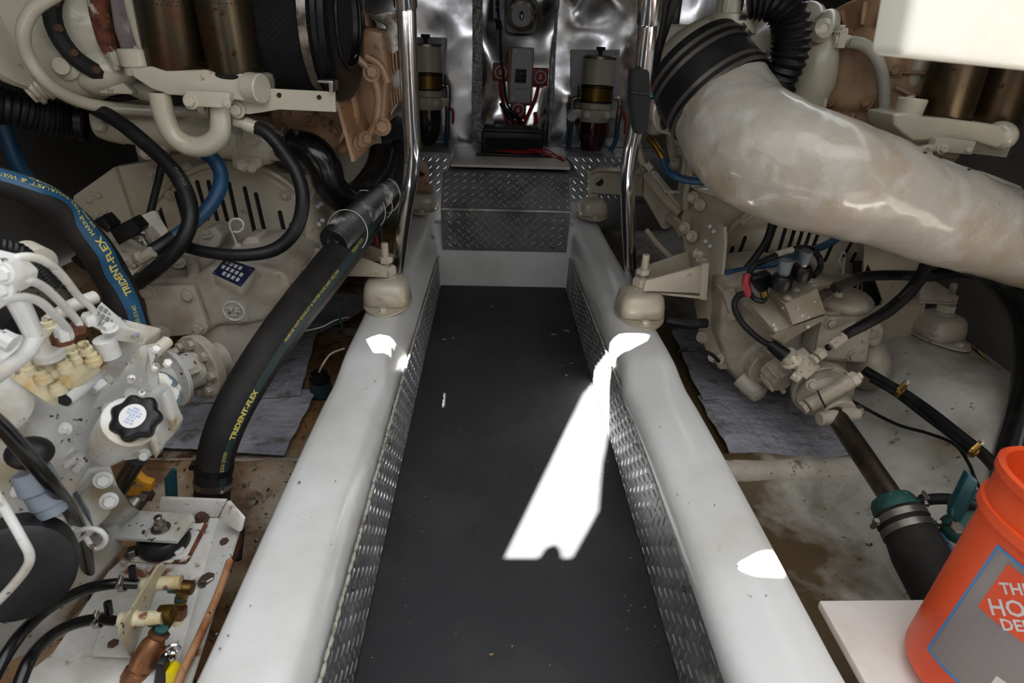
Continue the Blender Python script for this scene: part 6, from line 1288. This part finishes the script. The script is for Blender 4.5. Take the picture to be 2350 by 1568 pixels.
# valve block
vb = [(1802, 698, 1.52), (1876, 662, 1.56), (1896, 719, 1.55), (1820, 747, 1.51)]
VA, VBb, VC, VD = [P(*p) for p in vb]; back = P(1765, 667, 1.62) - VA
part('valve_block', MB().prism([VA, VBb, VC, VD], back, .002, 1), 'cast', G2)
part('valve_plate', MB().prism([P(1716, 690, 1.62), P(1768, 672, 1.63), P(1822, 748, 1.55), P(1780, 764, 1.54)], (0, .03, -.02), .003), 'cast', G2)
part('valve_base', MB().prism([P(1780, 764, 1.545), P(1822, 748, 1.56), P(1900, 722, 1.57), P(1898, 732, 1.58), P(1840, 765, 1.57), P(1800, 790, 1.56), P(1770, 775, 1.55)], (0, .05, -.02), .006, 2), 'cast', G2)
for x, y, Y, rr_ in ((1840, 724, 1.535, .005), (1853, 728, 1.54, .005), (1829, 709, 1.53, .003), (1868, 692, 1.545, .003), (1774, 746, 1.56, .006), (1779, 754, 1.555, .006), (1797, 707, 1.55, .005), (1853, 750, 1.56, .006)): bolt(G2, P(x, y, Y - .005), (0, -1, .2), rr_, .005, 'bolt', washer=False, name='socket_screw')
for x, y, Y in ((1808, 684, 1.54), (1829, 666, 1.58), (1867, 655, 1.59)): bolt(G2, P(x, y, Y), (0, -.2, 1), .009, .006, 'cast')
upv = V3((-.05, -.10, 1)).normalized()
for nm, (x0, y0, Y), r_, h_ in (('a', (1790, 662, 1.56), .0285, .055), ('b', (1834, 640, 1.60), .0285, .055)):
    p0 = P(x0, y0, Y); c_ = part('solenoid_coil', MB().lathe(p0, upv, [(0, .024), (.003, r_), (h_ * .6, r_), (h_ * .75, r_ * .8), (h_ * .76, .012)], 30), 'blackpl', G2)
    part('solenoid_stem', MB().cyl(p0 + upv * h_ * .7, p0 + upv * (h_ * .95), .0145), 'steel', c_); part('solenoid_cap', MB().lathe(p0 + upv * h_ * .88, upv, [(0, .016), (.034, .018), (.037, .016)], 20), 'puck', c_)
part('solenoid_connector', MB().prism([P(1728, 642, 1.56), P(1770, 628, 1.60), P(1778, 655, 1.58), P(1766, 660, 1.57), P(1758, 674, 1.55), P(1742, 672, 1.55), P(1732, 655, 1.55)], (0, .04, 0), .004, 2), 'blackpl', G2)
part('connector_tip', MB().cyl(P(1752, 668, 1.56), P(1756, 684, 1.555), .011), 'brass', G2)
# wiring harness on the gearbox
HN = thing('gearbox_harness', 'black wiring conduit with red sleeve looping over the right gearbox', 'wiring', P(1715, 680, 1.58))
ptube(HN, 'conduit', [(1715, 640, 1.60), (1728, 612, 1.62), (1755, 598, 1.64), (1785, 586, 1.66), (1825, 572, 1.68), (1862, 574, 1.70), (1880, 592, 1.70), (1882, 615, 1.68), (1866, 634, 1.64)], 7.5, 'black', rib=(.005, .0012), n=12)
ptube(HN, 'conduit', [(1712, 672, 1.59), (1692, 682, 1.58), (1686, 705, 1.57), (1702, 740, 1.56), (1738, 775, 1.54), (1768, 793, 1.52)], 8, 'black', rib=(.005, .0012), n=12)
ptube(HN, 'conduit', [(1718, 670, 1.58), (1732, 686, 1.56), (1750, 692, 1.55), (1760, 680, 1.55)], 6, 'hosegl', n=10)
ptube(HN, 'red_sleeve', [(1716, 630, 1.595), (1712, 650, 1.585), (1718, 680, 1.575)], 10, 'loomr', n=14)
ptube(HN, 'white_sleeve', [(1783, 584, 1.655), (1818, 573, 1.67)], 7.5, 'clear', n=12, smooth=False); part('black_grip', MB().blob(P(1846, 572, 1.69), (.03, .02, .012)), 'blackpl', HN)
part('plug', MB().cyl(P(1768, 790, 1.53), P(1804, 818, 1.49), .017, .021, n=14, bev=.003), 'blackpl', HN)
CUP = part('sensor_cup', MB().lathe(P(1806, 812, 1.50), P(1822, 836, 1.50) - P(1806, 812, 1.50), [(0, .018), (0, .024), (.022, .025), (.026, .031), (.032, .031), (.034, .020)], 30), 'bolt', G2)
# gear pump in front
gx = P(1790, 868, 1.60); ga = (P(1812, 892, 1.54) - P(1775, 850, 1.62)).normalized()
part('gear_pump', MB().lathe(P(1772, 846, 1.63), ga, [(0, .042), (.03, .044), (.034, .040), (.060, .039), (.066, .030)], 10), 'cast', G2)
for k in range(5):
    q_ = ga.to_track_quat('Z', 'Y'); dd = q_ @ V3((math.cos(k * 1.257), math.sin(k * 1.257), 0)); part('pump_bolt', MB().cyl(P(1772, 846, 1.63) + dd * .040 + ga * .01, P(1772, 846, 1.63) + dd * .040 + ga * .068, .0075, n=12).hexa(P(1772, 846, 1.63) + dd * .040 + ga * .066, ga, .006, .005), 'cast', G2)
for k in range(4):
    dd = q_ @ V3((math.cos(k * 1.57 + .4), math.sin(k * 1.57 + .4), 0)); part('pump_rib', MB().box(P(1772, 846, 1.63) + dd * .040 + ga * .032, (.008, .006, .05), Matrix((dd, ga.cross(dd), ga)).transposed(), .001, 1), 'cast', G2)
# hydraulic manifold and fittings
part('manifold', MB().prism([P(1840, 820, 1.52), P(1856, 812, 1.54), P(1884, 842, 1.52), P(1852, 872, 1.48), P(1828, 855, 1.49)], (0, .035, .005), .003), 'bolt', G2)
part('adapter', MB().cyl(P(1818, 860, 1.50), P(1836, 872, 1.485), .014).hexa(P(1860, 872, 1.49), (.4, -.6, -.7), .012, .01), 'bolt', G2)
part('hose_union', MB().hexa(P(1864, 828, 1.52), P(1880, 815, 1.53) - P(1864, 828, 1.52), .017, .012).hexa(P(1874, 820, 1.525), P(1898, 800, 1.54) - P(1874, 820, 1.525), .018, .026), 'bolt', G2)
hh, p3, r3 = hose('hydraulic_hose', 'black hydraulic hose with cream crimp curving across the right gearbox', [(1898, 800, 1.54), (1918, 785, 1.55), (1945, 766, 1.57), (1990, 742, 1.58), (2040, 712, 1.60), (2085, 672, 1.62), (2115, 632, 1.64), (2132, 590, 1.66)], [8, 10, 12.5, 14, 15, 15, 15, 14], 'black', n=20)
part('crimp', MB().cyl(P(1903, 796, 1.54), P(1934, 774, 1.565), .0175, n=8), 'bolt', hh, 'cream crimp'); hose_text(hh, p3, r3, '15-60-0-01-21', .010, .62, -.1, 'greyink')
hh, _, _ = hose('hydraulic_hose', 'straight black hydraulic hose running right from the valve block', [(1888, 678, 1.58), (1905, 668, 1.60), (1945, 645, 1.64), (1990, 634, 1.68), (2060, 632, 1.70), (2140, 634, 1.72), (2200, 622, 1.75), (2260, 630, 1.75)], [5, 7, 11, 12, 12, 13, 16, 18], 'black', n=20)
part('crimp', MB().cyl(P(1918, 661, 1.605), P(1956, 643, 1.645), .0175, n=16), 'steel', hh); part('union_nut', MB().hexa(P(1886, 680, 1.575), P(1908, 668, 1.60) - P(1886, 680, 1.575), .016, .03), 'steel', hh)
part('dipstick', MB().tube([P(1934, 632, 1.80), P(1936, 608, 1.80), P(1940, 585, 1.80), P(1934, 580, 1.80), P(1926, 595, 1.80), P(1930, 610, 1.80)], .0032, 8), 'boltg', G2); part('dipstick_collar', MB().lathe(P(1934, 634, 1.80), (0, 0, 1), [(0, .022), (.005, .022), (.008, .012)], 20), 'cast', G2)
bolt(G2, P(1924, 676, 1.60), (0, -.2, 1), .010, .007, 'cast')
# output coupling and propeller shaft
sa = (P(2050, 1150, 1.12) - P(1912, 945, 1.44)).normalized(); c0 = P(1890, 900, 1.53)
OC = part('output_flange', MB().lathe(c0 - sa * .03, sa, [(-.03, .07), (0, .086), (.022, .088), (.026, .084)], 40), 'cast', G2); sq = sa.to_track_quat('Z', 'Y')
for k in range(6):
    dd = sq @ V3((math.cos(k * 1.047 + .3), math.sin(k * 1.047 + .3), 0)); bolt(OC, c0 + dd * .070, sa, .014, .014, 'cast')
SH = thing('propeller_shaft', 'brown polished propeller shaft with clamp coupling running aft from the right gearbox', 'shaft', P(1980, 1050, 1.3))
part('coupling_flange', MB().lathe(c0 + sa * .0, sa, [(0, .080), (.014, .082), (.018, .07), (.05, .052), (.10, .050), (.104, .046)], 40), 'cast', SH)
cl0, cl1 = P(1852, 932, 1.43), P(1952, 875, 1.45)
part('clamp_half', MB().cyl(cl0, cl1, .022, n=24, bev=.003), 'cast', SH); part('clamp_bolt', MB().hexa(cl1, cl1 - cl0, .022, .022).cyl(cl1, cl1 + (cl1 - cl0).normalized() * .032, .011), 'bolt', SH); part('clamp_nut', MB().hexa(cl0 - (cl1 - cl0).normalized() * .016, cl1 - cl0, .020, .014), 'cast', SH)
part('clamp_half', MB().cyl(P(1880, 962, 1.40), P(1968, 948, 1.42), .020, n=24, bev=.003), 'cast', SH); part('clamp_bolt', MB().hexa(P(1962, 945, 1.42), (1, .1, .1), .018, .02), 'steel', SH)
part('clamp_slot', MB().tube([P(1876, 896, 1.41), P(1884, 915, 1.40), P(1895, 936, 1.39)], .0025, 6), 'dark', SH); bolt(SH, P(1864, 884, 1.43), (-.1, -1, .3), .012, .010, 'cast')
part('shaft', MB().cyl(P(1905, 935, 1.455), P(2056, 1158, 1.11), .0275, n=36), 'shaft', SH); part('shaft_collar', MB().lathe(P(1908, 940, 1.448), sa, [(0, .0295), (.012, .0295)], 36), 'puck', SH)
# stern gland
SG = thing('stern_gland', 'green corroded bronze stern gland with black hose around the propeller shaft', 'shaft seal', P(2060, 1180, 1.08))
g0 = P(2044, 1146, 1.115); gd = (P(2180, 1390, .885) - P(2052, 1160, 1.10)).normalized()
part('bronze_body', MB().lathe(g0, gd, [(0, .030), (.0, .045), (.010, .050), (.030, .053), (.06, .050)], 40), 'verd', SG)
hz0 = g0 + gd * .036; part('hose', MB().lathe(hz0, gd, [(0, .050), (.0, .0555), (.06, .0565), (.10, .063), (.32, .064)], 48), 'hose', SG)
for k in (.016, .044): clamp_part(SG, hz0 + gd * k, gd, .0568, .016, 'steelband', scr=(-.8, -.4, -.3) if k < .03 else (.9, -.2, .2))
part('end_ring', MB().torus(hz0 + gd * .004, gd, .0555, .003, 40, 6), 'black', SG)
sgp, sgr = [hz0 + gd * .06, hz0 + gd * .16, hz0 + gd * .26], [.0588, .0648, .0648]
stripe(SG, sgp, sgr, 'bluestripe', .08, 1, -.60, .42, up=V3((0, -.3, 1)), sh=.0012); hose_text(SG, sgp, sgr, 'WET EXHAUST', .018, .14, -.52, 'greyink', up=V3((0, -.3, 1)))
part('inlet_nipple', MB().cyl(P(2090, 1150, 1.10), P(2118, 1152, 1.09), .009).hexa(P(2102, 1152, 1.095), (1, 0, 0), .012, .01), 'brass', SG)
wh, _, _ = hose('water_hose', 'small black water hose clamped to the stern gland', [(2112, 1152, 1.09), (2140, 1146, 1.08), (2180, 1146, 1.06), (2225, 1156, 1.03), (2290, 1172, 1.0)], [15, 16, 16, 16, 16], 'black', n=18)
clamp_part(wh, P(2120, 1150, 1.087), (1, -.1, .1), .0128, .012, 'chrome', scr=(-.3, 0, 1))
TV = thing('teal_valve', 'green seacock with a long teal handle beside the orange bucket', 'valve', P(2200, 1180, 1.0))
part('handle', MB().prism([P(2222, 1085, .98), P(2246, 1104, .98), P(2243, 1130, .98), P(2204, 1210, 1.0), P(2180, 1186, 1.0), P(2186, 1168, 1.0)], (0, .016, 0), .006, 3), 'teal', TV)
part('body', MB().cyl(P(2250, 1135, 1.06), P(2188, 1220, 1.02), .028, bev=.004).blob(P(2200, 1215, 1.03), (.04, .04, .03)), 'verd', TV); part('nut', MB().hexa(P(2190, 1212, .99), (0, -.6, .8), .014, .012), 'steel', TV)
# cables along the hull
hose('bilge_hose', 'black corrugated bilge hose clipped along the right hull', [(1985, 850, 1.62), (2030, 878, 1.56), (2080, 908, 1.48), (2140, 950, 1.38), (2200, 998, 1.28), (2255, 1042, 1.20), (2290, 1080, 1.14)], [12, 13, 14, 14, 15, 16, 17], 'black', n=18)
hose('bilge_hose', 'thinner black cable tied under the clipped bilge hose', [(2000, 872, 1.58), (2055, 905, 1.50), (2120, 955, 1.39), (2185, 1005, 1.29), (2225, 1045, 1.22)], 7, 'black', n=12)
hose('thin_cable', 'thin black cable snaking over the stained right bilge', [(1945, 915, 1.62), (1990, 940, 1.56), (2060, 975, 1.46), (2130, 995, 1.38), (2190, 1020, 1.30), (2222, 1062, 1.22), (2240, 1105, 1.16), (2262, 1140, 1.12)], 4.5, 'black', n=10)
for x, y, Y, lb in ((2070, 884, 1.47, 'brass P clip holding the bilge hose, nearer the gearbox'), (2240, 1022, 1.20, 'brass P clip holding the bilge hose, nearer the orange bucket')):
    t = thing('hose_clip', lb, 'clip', P(x, y, Y)); part('strap', MB().torus(P(x - 4, y + 14, Y), (.6, -.6, -.3), 17 * S(Y), .0035, 24, 6, flat=2.2), 'brass', t)
    part('tab', MB().prism([P(x - 12, y + 8, Y - .02), P(x + 10, y - 12, Y - .01), P(x + 18, y - 4, Y - .01), P(x, y + 18, Y - .02)], (0, .003, 0), .001), 'brass', t); bolt(t, P(x + 12, y - 6, Y - .012), (0, -1, .2), .005, .004, 'steel')
hose('fat_hose', 'fat black hose hanging down the far right hull side', [(2120, 590, 1.75), (2180, 592, 1.72), (2250, 602, 1.68), (2325, 650, 1.62), (2368, 720, 1.54), (2380, 800, 1.46), (2376, 880, 1.38), (2358, 960, 1.30), (2330, 1050, 1.22), (2318, 1120, 1.16)], [18, 30, 40, 46, 50, 52, 52, 52, 50, 50], 'hosegl', n=24)
hose('copper_pipe', 'thin copper pipe running down behind the far right mount', [(2186, 772, 1.84), (2225, 790, 1.78), (2262, 825, 1.70), (2290, 860, 1.62), (2318, 895, 1.55)], 4, 'brass', 'pipe', n=10)
hose('blue_cable', 'dusty blue cable beside the copper pipe on the outboard girder', [(2190, 790, 1.82), (2225, 812, 1.75), (2260, 840, 1.68), (2295, 870, 1.60)], 5, 'darkteal', 'cable', n=10)
cable('black_cable', [P(1530, 735, 1.75), P(1570, 742, 1.74), P(1620, 742, 1.76)], .016, 'black', 'thick black cable low behind the right engine mount')
cable('black_cable', [P(1560, 806, 1.66), P(1590, 802, 1.64), P(1630, 812, 1.66), P(1650, 830, 1.66)], .006, 'black', 'thin black cable lying on the dark right absorbent pad')
# absorbent pads
pad('absorbent_pad', [(1676, 1066), (1965, 1052), (1930, 900), (1600, 920)], 'pale quilted absorbent pad on the right bilge, nearest the camera', -.045, 5, amp=.010)
pad('absorbent_pad', [(1610, 930), (1860, 915), (1800, 760), (1540, 770)], 'dark wrinkled absorbent pad under the right gearbox', -.034, 6, amp=.014)
# white board and orange bucket
BZ = .13
solo('floor_board', MB().prism(WZ([(1880, 1378), (2110, 1376), (2470, 1374), (2700, 1700), (2060, 1700)], BZ), (0, 0, -.018), .004), 'white2', 'smooth white board in the lower right corner under the orange bucket', 'board')
BK = thing('bucket', 'orange plastic bucket with a grey shop logo panel in the lower right corner', 'bucket', (.86, .66, BZ))
bc = V3((.826, .632, BZ)); ba = V3((.19, .03, 1)).normalized(); bq = ba.to_track_quat('Z', 'Y'); BH = .375
def brad(h): return lerp(.122, .140, h / BH)
part('shell', MB().lathe(bc, ba, [(0, .114), (.003, .119), (.012, .122), (BH * .80, brad(BH * .8)), (BH * .80, brad(BH) + .006), (BH * .84, brad(BH) + .007), (BH * .845, brad(BH) + .002), (BH * .96, brad(BH) + .004), (BH * .965, brad(BH) + .010), (BH, brad(BH) + .011), (BH + .004, brad(BH) + .006), (BH, brad(BH)), (BH * .9, brad(BH) - .004), (.02, .116), (.012, .02)], 96), 'orange', BK)
def bsurf(s_, h, k=.0008):                        # s_: metres round the wall from the label centre, h: height up the wall
    r = brad(h) + k; a = LA + s_ / r; return bc + bq @ V3((r * math.cos(a), r * math.sin(a), h))
rel = bq.inverted() @ (P(2260, 1420, .5) - bc)
LA = math.atan2(rel.y, rel.x)
def bpatch(name, poly, m_, k, parent=BK, n=14):
    bm = bmesh.new(); vs = [bm.verts.new((x, y, 0)) for x, y in poly]; bm.faces.new(vs)
    bmesh.ops.triangulate(bm, faces=bm.faces)
    for _ in range(4):
        el = [e for e in bm.edges if e.calc_length() > .010]
        if el: bmesh.ops.subdivide_edges(bm, edges=el, cuts=1); bmesh.ops.triangulate(bm, faces=bm.faces)
    for v in bm.verts: v.co = bsurf(v.co.x, v.co.y, k)
    me = bpy.data.meshes.new(name); bm.to_mesh(me); bm.free(); me.materials.append(M[m_]); return add_obj(name, me, parent)
x0, x1, z0, z1 = -.070, .130, .055, .280
lb = bpatch('label_panel', [(x0, z0), (x1, z0), (x1, z1), (x0, z1)], 'grey', .0006)
for (a, b_, c_, d_) in ((x0, x0 + .004, z0, z1), (x1 - .004, x1, z0, z1), (x0, x1, z1 - .004, z1), (x0, x1, z0, z0 + .004)):
    bpatch('label_border', [(a + .005 * (a == x0), c_), (b_, c_), (b_, d_ - .0), (a, d_)] if False else [(a, c_), (b_, c_), (b_, d_), (a, d_)], 'bluep', .0010, lb)
bpatch('white_floor_print', [(.02, z0 + .006), (x1 - .006, z0 + .006), (x1 - .006, z0 + .055), (.02, z0 + .055)], 'white', .0009, lb)
sq = .086; sx0, sy0 = x0 + .026, z1 - .098; dc = (sx0 + sq / 2, sy0 + sq / 2)
dm = bpatch('orange_square', [(sx0, sy0), (sx0 + sq, sy0), (sx0 + sq, sy0 + sq), (sx0, sy0 + sq)], 'orangep', .0012, lb)
def btext(body, size, cx_, cy_, sx=1.0):
    me = text_bm(body, size, .0005); bm = bmesh.new(); bm.from_mesh(me); bpy.data.meshes.remove(me)
    w_ = max(v.co.x for v in bm.verts) * sx; th = math.radians(45); ca, sn = math.cos(th), math.sin(th)
    bmesh.ops.subdivide_edges(bm, edges=[e for e in bm.edges if e.calc_length() > .006], cuts=1)
    for v in bm.verts:
        u_, w2 = v.co.x * sx - w_ / 2, v.co.y; v.co = bsurf(cx_ + u_ * ca - w2 * sn, cy_ + u_ * sn + w2 * ca, .0018)
    me = bpy.data.meshes.new('lettering'); bm.to_mesh(me); bm.free(); me.materials.append(M['white']); add_obj('lettering', me, dm)
k = .7071
btext('THE', .022, dc[0] - k * .0195, dc[1] + k * .0195); btext('HOME', .0315, dc[0] + k * .0100, dc[1] - k * .0100); btext('DEPOT', .022, dc[0] + k * .0300, dc[1] - k * .0300)
